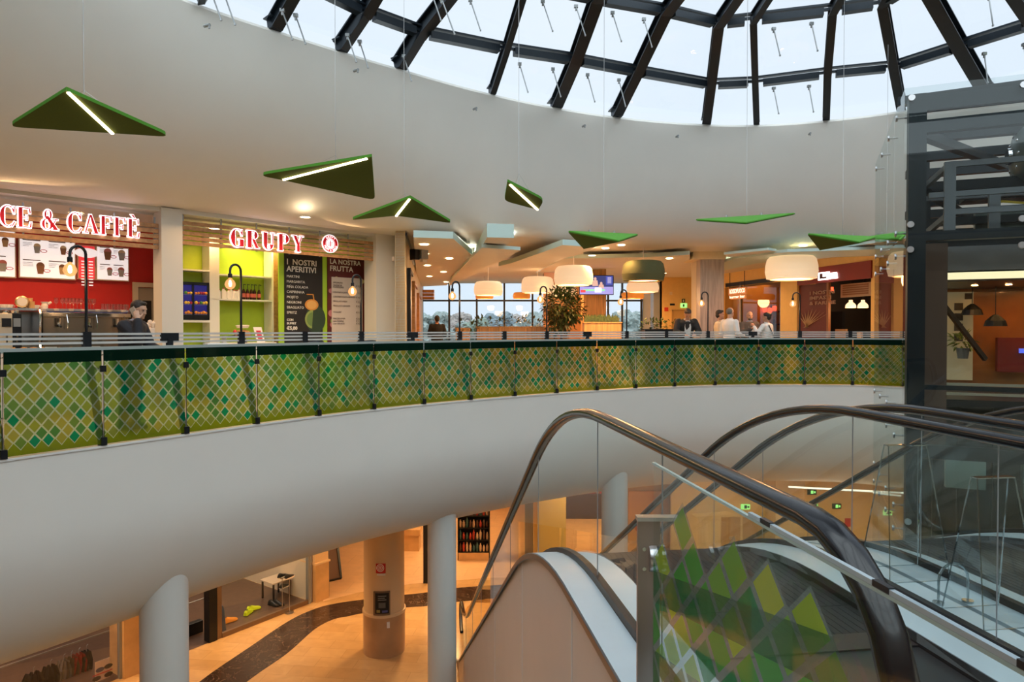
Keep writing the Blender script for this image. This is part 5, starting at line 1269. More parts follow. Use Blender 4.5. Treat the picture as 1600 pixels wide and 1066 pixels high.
m = MB(); rbox(m, 1316, 1292, 1.8, 1.9, 1.0, 1.9); m.build('back_fridge', BLACK, t)
EX = emis('red_exit_led', (1, .06, .02), 3)
m = MB(); rbox(m, 1299.5, 1293, .3, .35, rz_(1296, 455, .3), rz_(1296, 449, .3)); m.build('red_led', EX, t)
for k, u in enumerate((1329, 1348)):
    Yp = rp(rs(u, .6), .6); zt = rz_(u, 469, .6); zb = rz_(u, 481, .6); r = 8/F*Yp.y
    t2 = thing('dome_pendant', 'small cream dome pendant over the red shop counter, ' + ['left one', 'right one'][k], 'pendant lamp', (Yp.x, Yp.y, zb), 0, 'dome pendants of the red shop')
    m = MB(); m.lathe([(r, 0), (r*.93, (zt-zb)*.35), (r*.6, (zt-zb)*.62), (r*.35, (zt-zb)*.72), (r*.35, zt-zb)], (Yp.x, Yp.y, zb), 20, caps=False); m.build('shade', mat('cream_dome', (.8, .65, .45), .6, emit=(1, .65, .35), es=1.1), t2, smooth=True)
    m = MB(); m.tube([(Yp.x, Yp.y, zt), (Yp.x, Yp.y, 3.3)], .01, 6); m.build('cord', BLACK, t2); light('dome_light', 'POINT', (Yp.x, Yp.y, zb-.05), 12, WARM, .08, t2)
for k, (u, w_) in enumerate(((1313, 8), (1327, 5), (1342, 3))):
    m = MB(); rbox(m, u+w_, u-w_, .25, .32, 1.05, 1.05+(.28, .22, .2)[k]); tag(m.build('counter_display', [mat('tan_card', (.5, .3, .15), .5), BLACK, mat('cream_card', (.7, .5, .3), .5)][k]), ['tan card box on the red shop counter', 'black till screen on the red shop counter', 'narrow cream box on the red shop counter'][k], 'display')
# dark shop
t = thing('storefront', 'dark burger shop front with a hanging wooden sign', 'shop front', rp(rs(1175), 0, 0))
m = MB(); rbox(m, 1219, 1133, -.03, .03, rz_(1175, 444), rz_(1175, 438)); m.build('header', BLACK, t)
m = MB(); rbox(m, 1157, 1155, -.03, .04, 0, rz_(1156, 443)); m.build('mullion', mat('metal_mullion', (.45, .38, .3), .4, .5), t)
m = MB(); rbox(m, 1219, 1133, -.0, .01, 0, rz_(1175, 444)); m.build('glass', glass('shop_glass', (.7, .65, .6), .6, .05), t)
m = MB(); rbox(m, 1219, 1133, 1.6, 1.9, 0, 1.2); m.build('bar_counter', mat('dark_wood', (.06, .025, .012), .5), t)
m = MB(); rbox(m, 1215, 1137, 2.6, 2.9, 1.5, 1.55); rbox(m, 1215, 1137, 2.6, 2.9, 2.0, 2.05); m.build('back_shelves', mat('shelf_wood', (.15, .06, .03), .5), t)
t2 = thing('hanging_sign', 'lit orange wooden hanging sign with white handwriting', 'sign', rp(rs(1150, -.3), -.3, 2.4))
m = MB(); rbox(m, 1165, 1138, -.34, -.28, rz_(1151, 461, -.3), rz_(1151, 450, -.3)); b_ = m.build('board', mat('lit_orange_wood', (.45, .16, .05), .5, emit=(.6, .2, .05), es=.35), t2)
m = MB(); rbox(m, 1164, 1141, -.34, -.28, rz_(1151, 467.5, -.3), rz_(1151, 461.6, -.3)); m.build('lower_board', mat('lit_orange_wood', (.5, .2, .06), .5, emit=(.6, .2, .05), es=.35), t2)
for txt, v, sz, k in (('ROSSOPOMODORO'[:0] or 'ROSSOFUOCO', 459, .40, 1), ('burger bar', 466.5, .22, 2)):
    a = rs(1139.5, -.36); M = Matrix(((-RD.x, 0, RN.x, rp(a, -.36).x), (-RD.y, 0, RN.y, rp(a, -.36).y), (0, 1, 0, rz_(1141, v, -.36)), (0, 0, 0, 1)))
    tm = text_mb(txt, 1, Matrix.Identity(4), .01, 'LEFT', .03); wmax = max(x[0] for x in tm.v); L_s = abs(rs(1139.5, -.36)-rs(1163.5, -.36)); sz2 = (rz_(1150, 452, -.36)-rz_(1150, 459, -.36))*(1.35 if k == 1 else .8)
    tm.v = [tuple(M @ V(x[0]*L_s/wmax, x[1]*sz2, x[2]*.02)) for x in tm.v]; tm.build('lettering', emis('sign_chalk', (1, .85, .7), .9), b_)
m = MB(); 
for u in (1140, 1163): m.tube([rp(rs(u, -.31), -.31, rz_(1151, 450, -.3)), rp(rs(u, -.31), -.31, 3.35)], .012, 6)
m.build('hanging_rod', BLACK, t2)
rd = random.Random(3)
RG2 = emis('red_glow_lamp', (1, .08, .02), 2.5)
for k, (u, v) in enumerate([(1148, 485), (1146, 490), (1186, 489), (1195, 488), (1203, 489), (1150, 502), (1210, 486)]):
    s = rs(u, 2.4); p = rp(s, 2.4, rz_(u, v, 2.4)); t3 = MB(); t3.lathe([(.05, 0), (.09, .05), (.09, .16), (.04, .2)], p, 10)
    tag(t3.build('red_lamp', RG2), 'small glowing red lamp inside the dark shop', 'lamp', 'red lamps inside the dark shop')
for sh, z in enumerate((1.55, 2.05)):
    for k in range(16):
        u = 1140+k*4.6; s = rs(u, 2.7); p = rp(s, 2.7, z); m = MB(); m.lathe([(.045, 0), (.045, .16), (.015, .22), (.015, .28)], p, 8); mm = [DB, mat('amber_bottle', (.35, .12, .02), .2), mat('pale_bottle', (.5, .4, .25), .2)][(k*7+sh) % 3]
        tag(m.build('bottle', mm), 'bottle on the back shelves of the dark shop', 'bottle', 'bottles behind the dark shop bar')
light('shop_inner_light', 'AREA', rp(rs(1180, 1.8), 1.8, 3.1), 14, (1, .4, .12), 1.5, None, Matrix.Identity(3))
light('shop_inner_light', 'AREA', rp(rs(1320, 1.2), 1.2, 3.1), 25, (1, .55, .3), 1.5, None, Matrix.Identity(3))
# yellow back wall with door and signs
yb = 27.5; xl, xr = PY(1030, 516, yb).x, PY(1136, 516, yb).x
mb = MB(); mb.box((xl, yb, 0), (xr+6, yb+.2, CZ)); mb.box((xl, yb, 0), (xl+.1, WY, CZ)); struct(mb.build('wall_yellow', YEL), 'warm yellow wall with exit signs')
mb = MB(); mb.box((PY(1021, 516, yb).x, yb-.02, 0), (xl+.02, yb+.6, CZ)); struct(mb.build('wall_window_edge', GREY))
def ybox(u0, u1, v0, v1, nm, m, y=.03): 
    mb = MB(); mb.box((PY(u0, 516, yb).x, yb-y, PY(0, v1, yb).z), (PY(u1, 516, yb).x, yb-y+.025, PY(0, v0, yb).z)); return mb.build(nm, m)
dd = ybox(1052, 1079, 487, 549, 'service_door', mat('yellow_door', (.6, .38, .14), .5)); tag(dd, 'pale wooden service door in the yellow wall', 'door')
df = MB(); df.box((PY(1049.5, 516, yb).x, yb-.05, 0), (PY(1051.5, 516, yb).x, yb, PY(0, 484, yb).z)); df.box((PY(1049.5, 516, yb).x, yb-.05, PY(0, 486.5, yb).z), (PY(1081, 516, yb).x, yb, PY(0, 484, yb).z)); df.build('door_frame', mat('tan_frame', (.45, .28, .1), .5), dd)
EXG = emis('green_exit_light', (.30, .8, .22), .9); EXD = mat('dark_green_sign', (.01, .05, .02), .5)
o = ybox(1063, 1073, 474, 481, 'exit_sign', EXG); tag(o, 'lit green exit sign above the door in the yellow wall', 'exit sign')
mb = MB(); mb.box((PY(1066.5, 516, yb).x, yb-.035, PY(0, 479.5, yb).z), (PY(1069, 516, yb).x, yb-.03, PY(0, 475.5, yb).z)); mb.build('symbol', EXD, o)
o = ybox(1065, 1070, 467, 473, 'sign_plate', EXD); tag(o, 'dark green square sign above the lit exit sign', 'sign'); mb = MB(); mb.box((PY(1066.8, 516, yb).x, yb-.035, PY(0, 472, yb).z), (PY(1068.2, 516, yb).x, yb-.03, PY(0, 468.5, yb).z)); mb.build('symbol', PAP, o)
o = ybox(1038, 1044, 480.5, 486.5, 'hose_sign', mat('red_sign', (.65, .05, .02), .5)); tag(o, 'small red square sign on the yellow wall', 'sign')
o = ybox(1046.5, 1054, 474.5, 477.5, 'wall_box', BLACK); tag(o, 'small black wall box on the yellow wall', 'box')
o = ybox(1046, 1050, 456, 461, 'speaker_box', CREAM); tag(o, 'cream wall speaker high on the yellow wall', 'speaker')
# fill of the unseen ceiling area: rows of downlights deeper in
for k, (x, y) in enumerate([(7.2, 22.5), (5.6, 25.5), (9.5, 16.6), (2.0, 25)]):
    downlight(V(x, y, CZ), 'ceiling downlight deeper in the food court, ' + ['before the dark shop', 'before the yellow wall', 'before the red shop', 'before the window wall'][k], 90, 150)
# ================================================================ lower level
LF = -6.3
def tile_mat(name, c, c2, sx, rough, mortar=(.4, .3, .2), veins=False):
    m, n, l, o = nodemat(name); p = n.new('ShaderNodeBsdfPrincipled'); l.new(p.outputs[0], o.inputs[0]); p.inputs['Roughness'].default_value = rough
    t = n.new('ShaderNodeTexCoord'); b = n.new('ShaderNodeTexBrick'); b.inputs['Scale'].default_value = 1; b.inputs['Color1'].default_value = (*c, 1); b.inputs['Color2'].default_value = (*c2, 1); b.inputs['Mortar'].default_value = (*mortar, 1)
    b.inputs['Brick Width'].default_value = sx; b.inputs['Row Height'].default_value = sx*.5; b.inputs['Mortar Size'].default_value = .004
    mp = n.new('ShaderNodeMapping'); mp.inputs['Rotation'].default_value = (0, 0, .12); l.new(t.outputs['Object'], mp.inputs[0]); l.new(mp.outputs[0], b.inputs['Vector'])
    z = n.new('ShaderNodeTexNoise'); z.inputs['Scale'].default_value = 2.2; z.inputs['Detail'].default_value = 6; z.inputs['Distortion'].default_value = 1.2; l.new(mp.outputs[0], z.inputs['Vector'])
    r = n.new('ShaderNodeValToRGB'); r.color_ramp.elements[0].position = .3; r.color_ramp.elements[0].color = (.90, .90, .90, 1); r.color_ramp.elements[1].position = .7; r.color_ramp.elements[1].color = (1.06, 1.06, 1.06, 1)
    mx = n.new('ShaderNodeMix'); mx.data_type = 'RGBA'; mx.blend_type = 'MULTIPLY'; mx.inputs[0].default_value = 1; l.new(z.outputs['Fac'], r.inputs[0]); l.new(b.outputs['Color'], mx.inputs[6]); l.new(r.outputs[0], mx.inputs[7]); l.new(mx.outputs[2], p.inputs['Base Color'])
    return m
BEIGE = tile_mat('beige_marble_tiles', (.62, .40, .19), (.55, .34, .15), .9, .22, (.42, .26, .12))
PALE = tile_mat('pale_shop_tiles', (.72, .48, .28), (.70, .46, .26), 1.6, .3, (.4, .25, .15))
def vein_mat():
    m, n, l, o = nodemat('dark_veined_marble'); p = n.new('ShaderNodeBsdfPrincipled'); l.new(p.outputs[0], o.inputs[0]); p.inputs['Roughness'].default_value = .15
    t = n.new('ShaderNodeTexCoord'); z = n.new('ShaderNodeTexNoise'); z.inputs['Scale'].default_value = 1.8; z.inputs['Detail'].default_value = 8; z.inputs['Distortion'].default_value = 2.5; l.new(t.outputs['Object'], z.inputs['Vector'])
    r = n.new('ShaderNodeValToRGB'); e = r.color_ramp.elements; e[0].position = .0; e[0].color = (.035, .018, .012, 1); e[1].position = 1; e[1].color = (.06, .035, .025, 1)
    for pos, c in ((.485, (.045, .025, .018, 1)), (.5, (.16, .11, .08, 1)), (.515, (.045, .025, .018, 1))): k = e.new(pos); k.color = c
    l.new(z.outputs['Fac'], r.inputs[0]); l.new(r.outputs[0], p.inputs['Base Color']); return m
mb = MB(); mb.box((-24, -12, LF-.2), (28, 36, LF)); struct(mb.build('floor_lower', BEIGE), 'beige marble floor of the lower level')
up = [(200,1160),(311,1066),(389,1012),(452,970),(491,952),(520,944),(560,938),(629,930),(666,926),(712,919),(766,915),(850,909),(940,906)]
lo = [(270,1160),(385,1066),(449,1021),(491,984),(521,968),(545,963),(564,959),(629,950),(668,947),(712,941),(757,937),(850,930),(940,926)]
A_ = crom([PZ(u, v, LF+.004) for u, v in up], 4, False); B_ = crom([PZ(u, v, LF+.004) for u, v in lo], 4, False)
mb = MB(); mb.grid([A_, B_]); struct(mb.build('floor_band', vein_mat()), 'curved band of dark veined marble in the lower floor')
pl = [PZ(u, v, LF+.006) for u, v in [(724,962),(730,948),(742,940),(760,936),(790,934),(770,1030),(730,1030)]]
mb = MB(); mb.add(pl, [tuple(range(len(pl)))]); struct(mb.build('floor_patch', mat('orange_marble', (.50, .24, .06), .2, noise=.1)), 'darker orange marble inlay')
# sport shop: glass front along a line on the left
g0 = PZ(100, 1160, LF); g1 = PZ(285, 1021, LF); g2 = PZ(345, 1001, LF); g3 = PZ(482, 943, LF); g4 = PZ(505, 938, LF)
sd_ = (g3-g1); sd_.z = 0; sd_.normalize(); sn = V(-sd_.y, sd_.x, 0)      # sn: into the shop
G0 = g1 - sd_*9
def sp_(s, b=0.0, z=0.0): p = g1 + sd_*s + sn*b; return V(p.x, p.y, LF+z)
def ss(u, b=0.0):
    A = g1+sn*b; d = ray(u, 516); k = d.x/d.y; return (k*A.y-A.x)/(sd_.x-k*sd_.y)
SHF = mat('dark_brown_shop_floor', (.10, .06, .045), .35, noise=.15); SHW = mat('shop_slat_wall', (.62, .55, .45), .5)
Lg = (g3-g1).length
mb = MB(); mb.add([sp_(-10, 0, .003), sp_(Lg+.1, 0, .003), sp_(Lg+.1, 6, .003), sp_(-10, 6, .003)], [(0, 1, 2, 3)]); struct(mb.build('floor_shop', SHF), 'dark floor of the sports shop')
mb = MB(); mb.prism([sp_(Lg+.12, 0), sp_(Lg+.24, 0), sp_(Lg+.24, 6), sp_(Lg+.12, 6)], (0, 0, 3.7)); struct(mb.build('wall_shop_side', SHW))
mb = MB(); mb.prism([sp_(-10, 6), sp_(Lg+.24, 6), sp_(Lg+.24, 6.1), sp_(-10, 6.1)], (0, 0, 3.7)); struct(mb.build('wall_shop_back', SHW))
t = thing('shop_window', 'framed glass front of the sports shop on the lower level', 'shop window', sp_(Lg*.5))
s_a, s_b = ss(330), ss(343)
FRB = mat('brown_metal_frame', (.22, .15, .10), .4, .5)
m = MB(); m.bar(sp_(s_b, 0, .06), sp_(Lg, 0, .06), .08, .12); m.build('sill', FRB, t)
m = MB(); m.add([sp_(s_b, 0, .12), sp_(Lg, 0, .12), sp_(Lg, 0, 3.6), sp_(s_b, 0, 3.6)], [(0,1,2,3)]); m.build('pane', CLEAR, t)
m = MB(); m.bar(sp_(Lg, 0, 0), sp_(Lg, 0, 3.6), .12, .08, sd_); m.build('frame_post', GREY, t)
m = MB(); m.prism([sp_(s_a+.1, -.02), sp_(s_b, -.02), sp_(s_b, .25), sp_(s_a+.1, .25)], (0, 0, 3.6)); m.build('frame_post', FRB, t)
m = MB(); m.prism([sp_(s_a-.12, -.04), sp_(s_a+.08, -.04), sp_(s_a+.08, .2), sp_(s_a-.12, .2)], (0, 0, 3.6)); m.build('frame_post', BLACK, t)
m = MB(); m.add([sp_(-7, 0, 0), sp_(ss(212), 0, 0), sp_(ss(212), 0, 3.6), sp_(-7, 0, 3.6)], [(0,1,2,3)]); m.build('pane', glass('hazy_shop_glass', (.75, .7, .7), .8, .05), t)
m = MB(); m.bar(sp_(ss(183), -.02, 0), sp_(ss(183), -.02, 3.6), .1, .08, sd_); m.build('frame_post', GREY, t)
MARB = mat('beige_marble_cladding', (.62, .38, .17), .3, noise=.12, scale=3); MARC = mat('cream_plaster', (.72, .52, .30), .5)
def clad(u0, u1, zt, label):
    a, b = ss(u0), ss(u1); mb = MB(); mb.prism([sp_(a, -.15), sp_(b, -.15), sp_(b, .5), sp_(a, .5)], (0, 0, zt)); struct(mb.build('column_cladding', MARB), label)
    mb = MB(); mb.prism([sp_(a, -.12, zt), sp_(b, -.12, zt), sp_(b, .5, zt), sp_(a, .5, zt)], (0, 0, 3.65-zt)); struct(mb.build('column_upper', MARC))
    mb = MB(); mb.prism([sp_(a-.02, -.19, zt-.05), sp_(b+.02, -.19, zt-.05), sp_(b+.02, .5, zt-.05), sp_(a-.02, .5, zt-.05)], (0, 0, .05)); struct(mb.build('trim_3', MARC))
clad(184, 216, 2.4, 'marble clad pier left of the big grey column')
clad(486, 507, 1.1, 'marble clad pier at the right end of the shop window')
light('shop_light', 'AREA', sp_(Lg*.5, 2.5, 3.5), 60, (1, .8, .6), 3, None, Matrix.Identity(3), shape_y=2)
light('shop_light', 'AREA', sp_(-4, 1.6, 3.5), 90, (1, .8, .6), 3, None, Matrix.Identity(3), shape_y=2)
# shoes
def shoe(p, rz, m, label, sole=None, grp=None, z0=0.0, sc=1.0):
    t = thing('shoe', label, 'shoe', (p.x, p.y, p.z+z0), rz, grp)
    secs = [(-.13, .028, .07), (-.11, .038, .10), (-.06, .040, .105), (-.01, .040, .085), (.05, .045, .062), (.10, .046, .05), (.135, .03, .035), (.15, .008, .02)]
    rows = []
    for x, w_, h_ in secs: rows.append([V(x*sc, w_*sc*math.cos(a), (.018+max(0, h_-.018)*max(0, math.sin(a)))*sc) for a in [PI*k/8 for k in range(9)]])
    m_ = MB(); m_.grid(rows); m_.add(rows[0], [tuple(range(9))]); LB(m_, 'upper', m, t, smooth=True)
    m_ = MB(); out = [V(x*sc, (w_+.006)*sc, 0) for x, w_, _ in secs]+[V(x*sc, -(w_+.006)*sc, 0) for x, w_, _ in reversed(secs)]; m_.prism(out, (0, 0, .02*sc)); LB(m_, 'sole', sole or PAP, t)
    m_ = MB(); m_.lathe([(.03*sc, 0), (.028*sc, .003)], (-.075*sc, 0, .1*sc), 12); LB(m_, 'opening', BLACK, t)
    m_ = MB()
    for k in range(4): m_.tube([(.0+.02*k, -.02, .088-.009*k), (.0+.02*k, .02, .088-.009*k)], .003, 5)
    LB(m_, 'laces', BLACK if m is not BLACK else PAP, t); return t
NEO = mat('neon_yellow', (.6, .75, .02), .4, emit=(.5, .7, 0), es=.05); ORS = mat('orange_mesh', (.8, .3, .03), .5)
rr = math.atan2(sd_.y, sd_.x)
q = PZ(388, 957, LF+.05); shoe(V(q.x, q.y, LF+.02), rr+.5, NEO, 'neon yellow sports shoe in the shop window, front one', NEO, None, 0, 1.35)
q = PZ(396, 951, LF+.05); shoe(V(q.x, q.y, LF+.02), rr-.2, NEO, 'neon yellow sports shoe in the shop window, rear one', NEO, None, 0, 1.35)
q = PZ(358, 970, LF+.05); shoe(V(q.x, q.y, LF+.02), rr-.1, ORS, 'orange sports shoe beside the blue stand, in the shop window', ORS, None, 0, 1.5)
q = PZ(427, 944, LF+.05); shoe(V(q.x, q.y, LF+.02), rr-1.4, BLACK, 'black shoe on the shop floor, left of the pair', BLACK, None, 0, 1.3)
q = PZ(435, 943, LF+.05); shoe(V(q.x, q.y, LF+.02), rr-1.4, BLACK, 'black shoe on the shop floor, right of the pair', BLACK, None, 0, 1.3)
t = thing('display_table', 'white legged display table with shoes inside the sports shop', 'table', PZ(440, 930, LF))
c = PZ(440, 930, LF); m = MB(); M = Matrix.Translation((c.x, c.y, LF)) @ Matrix.Rotation(rr, 4, 'Z')
m.box((-.5, -.3, .5), (.12, .3, .53), M); m.build('tabletop', mat('white_table', (.6, .5, .4), .4), t)
for x in (-.45, .08):
    for y in (-.25, .25): m = MB(); m.box((x-.02, y-.02, 0), (x+.02, y+.02, .5), M); m.build('leg', BLACK, t)
for k, (u, v, z) in enumerate([(444, 918, .54), (441, 902, .95), (452, 903, .95)]):
    q = PZ(u, v, LF+z); shoe(V(q.x, q.y, LF+z), rr+.2, BLACK, ['black shoe on the display table edge', 'black shoe on a high stand, left', 'black shoe on a high stand, right'][k], PAP, None, 0, 1.2)
    if k: m = MB(); m.tube([(q.x, q.y, LF), (q.x, q.y, LF+z-.015)], .012, 8); m.lathe([(.12, 0), (.12, .012)], (q.x, q.y, LF+z-.014), 14); m.lathe([(.12, 0), (.12, .015)], (q.x, q.y, LF), 14); tag(m.build('shoe_stand', STEEL), ['', 'thin metal stand under the left high shoe', 'thin metal stand under the right high shoe'][k], 'stand')
m = MB(); q = PZ(347, 985, LF); m.lathe([(.1, 0), (.09, .1), (.06, .5), (.03, .62)], (q.x, q.y, LF), 14); tag(m.build('blue_stand', mat('blue_grey', (.06, .09, .16), .4)), 'blue grey cone shaped stand at the left end of the window', 'stand')
m = MB(); q = PZ(302, 991, LF); M = Matrix.Translation((q.x, q.y, LF)) @ Matrix.Rotation(rr, 4, 'Z'); m.box((-.22, -.08, 0), (.22, .08, .3), M); tag(m.build('black_box', BLACK, bevel=.01), 'low black box on the shop floor behind the entrance', 'box')
t = thing('clothes_rail', 'thin metal clothes rail inside the sports shop entrance', 'rail', PZ(308, 965, LF)); q = PZ(308, 965, LF)
for dx in (-.25, .25): m = MB(); m.tube([V(q.x, q.y, LF)+sd_*dx, V(q.x, q.y, LF+1.3)+sd_*dx], .014, 8); m.build('upright', GREY, t)
m = MB(); m.tube([V(q.x, q.y, LF+.45)-sd_*.25, V(q.x, q.y, LF+.45)+sd_*.25], .012, 8); m.build('crossbar', GREY, t)
m = MB(); q = PZ(149, 1055, LF+1.2); 
# items seen through the left pane
t = thing('window_poster', 'white shoe poster hanging in the shop pane, lower left', 'poster', q)
c0 = ss(143.5, .05); c1_ = ss(166.5, .05); dz = lambda v, u=155: PZ(u, v, 0)
def zsh(u, v, b=0.0): p = sp_(ss(u, b), b); return 1.3+p.y/ray(u, v).y*ray(u, v).z - LF
m.prism([sp_(c0, .05, zsh(155, 1064)), sp_(c1_, .05, zsh(155, 1064)), sp_(c1_, .05, zsh(155, 1033)), sp_(c0, .05, zsh(155, 1033))], sn*.01); m.build('sheet', PAP, t)
cm = (c0+c1_)/2
for k, (dx, v, col) in enumerate([(-.05, 1047, 'printed_blue'), (.12, 1046, 'printed_dark'), (-.12, 1059, 'printed_dark'), (.12, 1059, 'printed_dark')]):
    m = MB(); m.prism([sp_(cm+dx+.09*math.cos(a), .044, zsh(155, v)+.05*math.sin(a)) for a in [k2*PI/6 for k2 in range(12)]], sn*.003); m.build('print', mat(col, (.1, .15, .3) if 'blue' in col else (.04, .04, .05), .5), t)
m = MB(); m.prism([sp_(cm-.2, .044, zsh(155, 1054)), sp_(cm+.2, .044, zsh(155, 1054)), sp_(cm+.2, .044, zsh(155, 1052.5)), sp_(cm-.2, .044, zsh(155, 1052.5))], sn*.003); m.build('print', PINK, t)
CLO = [mat('red_cloth', (.25, .01, .012), .8), mat('black_cloth', (.012, .011, .012), .8), mat('grey_cloth', (.2, .18, .16), .8), mat('brown_cloth', (.08, .055, .03), .8)]
for k, (u, ci, w_, l_) in enumerate([(120, 0, .22, .8), (132, 1, .16, 1.0), (96, 2, .2, 1.0), (75, 1, .25, 1.1), (48, 1, .3, 1.0), (108, 3, .22, 1.1)]):
    s = ss(u, .9); zz_ = zsh(u, 1066-(u-20)*.42, .9); t = thing('hanging_garment', ['red', 'black', 'grey', 'black', 'black', 'brown'][k]+' garment hanging inside the lower left shop pane, ' + ['beside the poster', 'between the red one and the poster', 'third from the right', 'left of the grey one', 'farthest left', 'left of the red one'][k], 'garment', sp_(s, .9, zz_-l_), 0)
    m = MB(); rows = []
    for j in range(6):
        f = j/5; ww = w_*(.75+.35*f)*(1 if j else .7); rows.append([sp_(s+ww*(i/8-.5)*1.6, .9+.05*math.sin(i*2.1+j)+.03, zz_-l_*f) for i in range(9)])
    m.grid(rows); b2 = [[q_+sn*.12 for q_ in r] for r in rows]; m.grid(b2); m.build('cloth', CLO[ci], t, smooth=True)
    m = MB(); m.tube([sp_(s, .95, zz_), sp_(s, .95, zz_+.12), sp_(s+.03, .95, zz_+.15)], .006, 6); m.build('hanger', GREY, t)
m = MB(); m.bar(sp_(-7, .95, zsh(100, 1010, .9)), sp_(ss(183, .95), .95, zsh(100, 1010, .9)), .03, .03); tag(m.build('garment_rail', GREY), 'metal rail carrying the hanging garments', 'rail')

# round column with marble base
cb = PZ(599, 1030, LF); rC = 31.5/F*(cb.y+.45); cx_, cy_ = PY(599, 516, cb.y+rC).x, cb.y+rC
RCT = thing('round_column', 'big round cream column with beige marble base on the lower floor', 'column', (cx_, cy_, LF)); RCT['kind'] = 'structure'; del RCT['category']
zb_ = PY(599, 965, cb.y).z
m = MB(); m.lathe([(rC*1.03, LF), (rC*1.03, zb_)], (cx_, cy_, 0), 48, caps=False); m.build('marble_base', mat('rose_beige_marble', (.45, .26, .13), .3, noise=.15, scale=2), RCT, smooth=True)
m = MB(); m.lathe([(rC*1.07, zb_-.02), (rC*1.07, zb_+.04), (rC*.99, zb_+.05)], (cx_, cy_, 0), 48); m.build('base_rim', MARC, RCT, smooth=True)
m = MB(); m.lathe([(rC, zb_), (rC, -2.4)], (cx_, cy_, 0), 48, caps=False); m.build('shaft', MARC, RCT, smooth=True)
def oncol(u0, u1, v0, v1, nm, m, dr=.012, par=None, label=None, cat=None):
    Y = cy_-rC; 
    def ang(u):
        d = ray(u, 516); k = d.x/d.y; lo_, hi_ = -1.5, 1.5
        for _ in range(40):
            md = (lo_+hi_)/2; x = cx_+rC*math.sin(md); y = cy_-rC*math.cos(md)
            if x/y < k: lo_ = md
            else: hi_ = md
        return lo_
    a0, a1 = ang(u0), ang(u1); z0, z1 = PY(600, v1, Y+.02).z, PY(600, v0, Y+.02).z; mb = MB()
    n = 6; P = []
    f = [V(cx_+(rC+dr)*math.sin(a0+(a1-a0)*k/n), cy_-(rC+dr)*math.cos(a0+(a1-a0)*k/n), z0) for k in range(n+1)]; g = [V(cx_+(rC-.0)*math.sin(a0+(a1-a0)*k/n), cy_-(rC-.0)*math.cos(a0+(a1-a0)*k/n), z0) for k in range(n+1)]
    mb.prism(f+list(reversed(g)), (0, 0, z1-z0)); o = mb.build(nm, m, par)
    if label: tag(o, label, cat)
    return o
hs = oncol(586.5, 601.5, 880.5, 895.5, 'hose_sign', mat('fire_sign_red', (.6, .02, .02), .4), .012, None, 'square red fire hose sign on the round column', 'sign')
HSW = mat('sign_white', (.85, .8, .75), .5)
cc = [PY(594, 888, cy_-rC-.03)][0]
for r0, r1 in ((.075, .09), (.045, .058), (.012, .026)):
    m = MB(); n = 20; Yp = cy_-rC*math.cos(math.asin(min(.9, (cx_-cc.x)/rC)))-.02; m.grid([[V(cc.x+r*math.cos(2*PI*k/n), Yp, cc.z+r*math.sin(2*PI*k/n)) for k in range(n)] for r in (r0, r1)], closed=True); m.build('symbol_ring', HSW, hs)
oncol(588, 601, 896.5, 899, 'sign_caption', HSW, .01, hs)
nb = oncol(583, 608, 924, 961, 'notice_frame', FRB, .03, None, 'framed black notice on the round column', 'notice')
oncol(586, 606, 926, 958, 'black_panel', BLACK, .04, nb)
for k in range(3): oncol(590, 602-(k % 2)*2, 930+k*3, 931+k*3, 'notice_print', GREY, .045, nb)
oncol(591, 601, 941, 949, 'notice_print', mat('notice_grey', (.12, .12, .12), .5), .045, nb)
oncol(588, 593, 952, 956, 'notice_print', mat('notice_gold', (.4, .3, .08), .5), .045, nb); oncol(596, 604, 953, 956, 'notice_print', mat('notice_blue', (.1, .12, .35), .5), .045, nb)
so = oncol(603, 607, 972, 981, 'wall_socket', PAP, rC*.03+.03, None, 'small white double socket on the marble base', 'socket')
# grey columns holding the ring
PCM = mat('blue_grey_column_paint', (.64, .64, .61), .5)
for k, (u, Y, wpx) in enumerate([(253, 8.45, 70), (690, 13.0, 45), (961, 15.3, 41)]):
    Y += (.42, .42, .5)[k]; r = wpx/2/F*Y; p = PY(u, 516, Y); mb = MB(); mb.lathe([(r, LF), (r, -1.75)], (p.x, Y, 0), 40, caps=False)
    struct(mb.build('column', PCM, smooth=True), 'grey round column carrying the upper ring')
# far part of the lower level
mb = MB(); q = [PZ(505, 940, LF+.004), PZ(560, 926, LF+.004), PZ(640, 913, LF+.004), PZ(766, 903, LF+.004), PZ(960, 900, LF+.004), PZ(1000, 760, LF+.004), PZ(520, 770, LF+.004)]
q = [V(p.x, min(p.y, 31), p.z) for p in q]
mb.add(q, [tuple(range(len(q)))]); struct(mb.build('floor_shop', PALE), 'pale tiled floor of the far lower shop')
def post(u, v, w_, h_, m, name, label):
    p = PZ(u, v, LF); mb = MB(); mb.box((p.x-w_/2, p.y, LF), (p.x+w_/2, p.y+w_, LF+h_)); return struct(mb.build(name, m), label)
post(665, 912, .14, 3.6, BLACK, 'trim_4', 'black door jamb beside the grey column')
post(509.5, 934, .12, 3.6, BLACK, 'trim_5', 'black door jamb beside the marble pier')
# leaning black frame
t = thing('leaning_frame', 'black framed mirror board leaning near the shop pier', 'board', PZ(520, 905, LF)); a = PZ(511, 910, LF); 
m = MB(); b = PZ(533, 905, LF); top = V(-.25, .45, 1.15); 
for p, q_ in ((a, b), (a+top, b+top), (a, a+top), (b, b+top)): m.bar(p+V(0,0,.02), q_+V(0,0,.02), .06, .06)
m.build('frame', BLACK, t); MB().add([a, b, b+top, a+top], [(0, 1, 2, 3)]).build('panel', mat('brown_panel', (.12, .05, .02), .4), t)
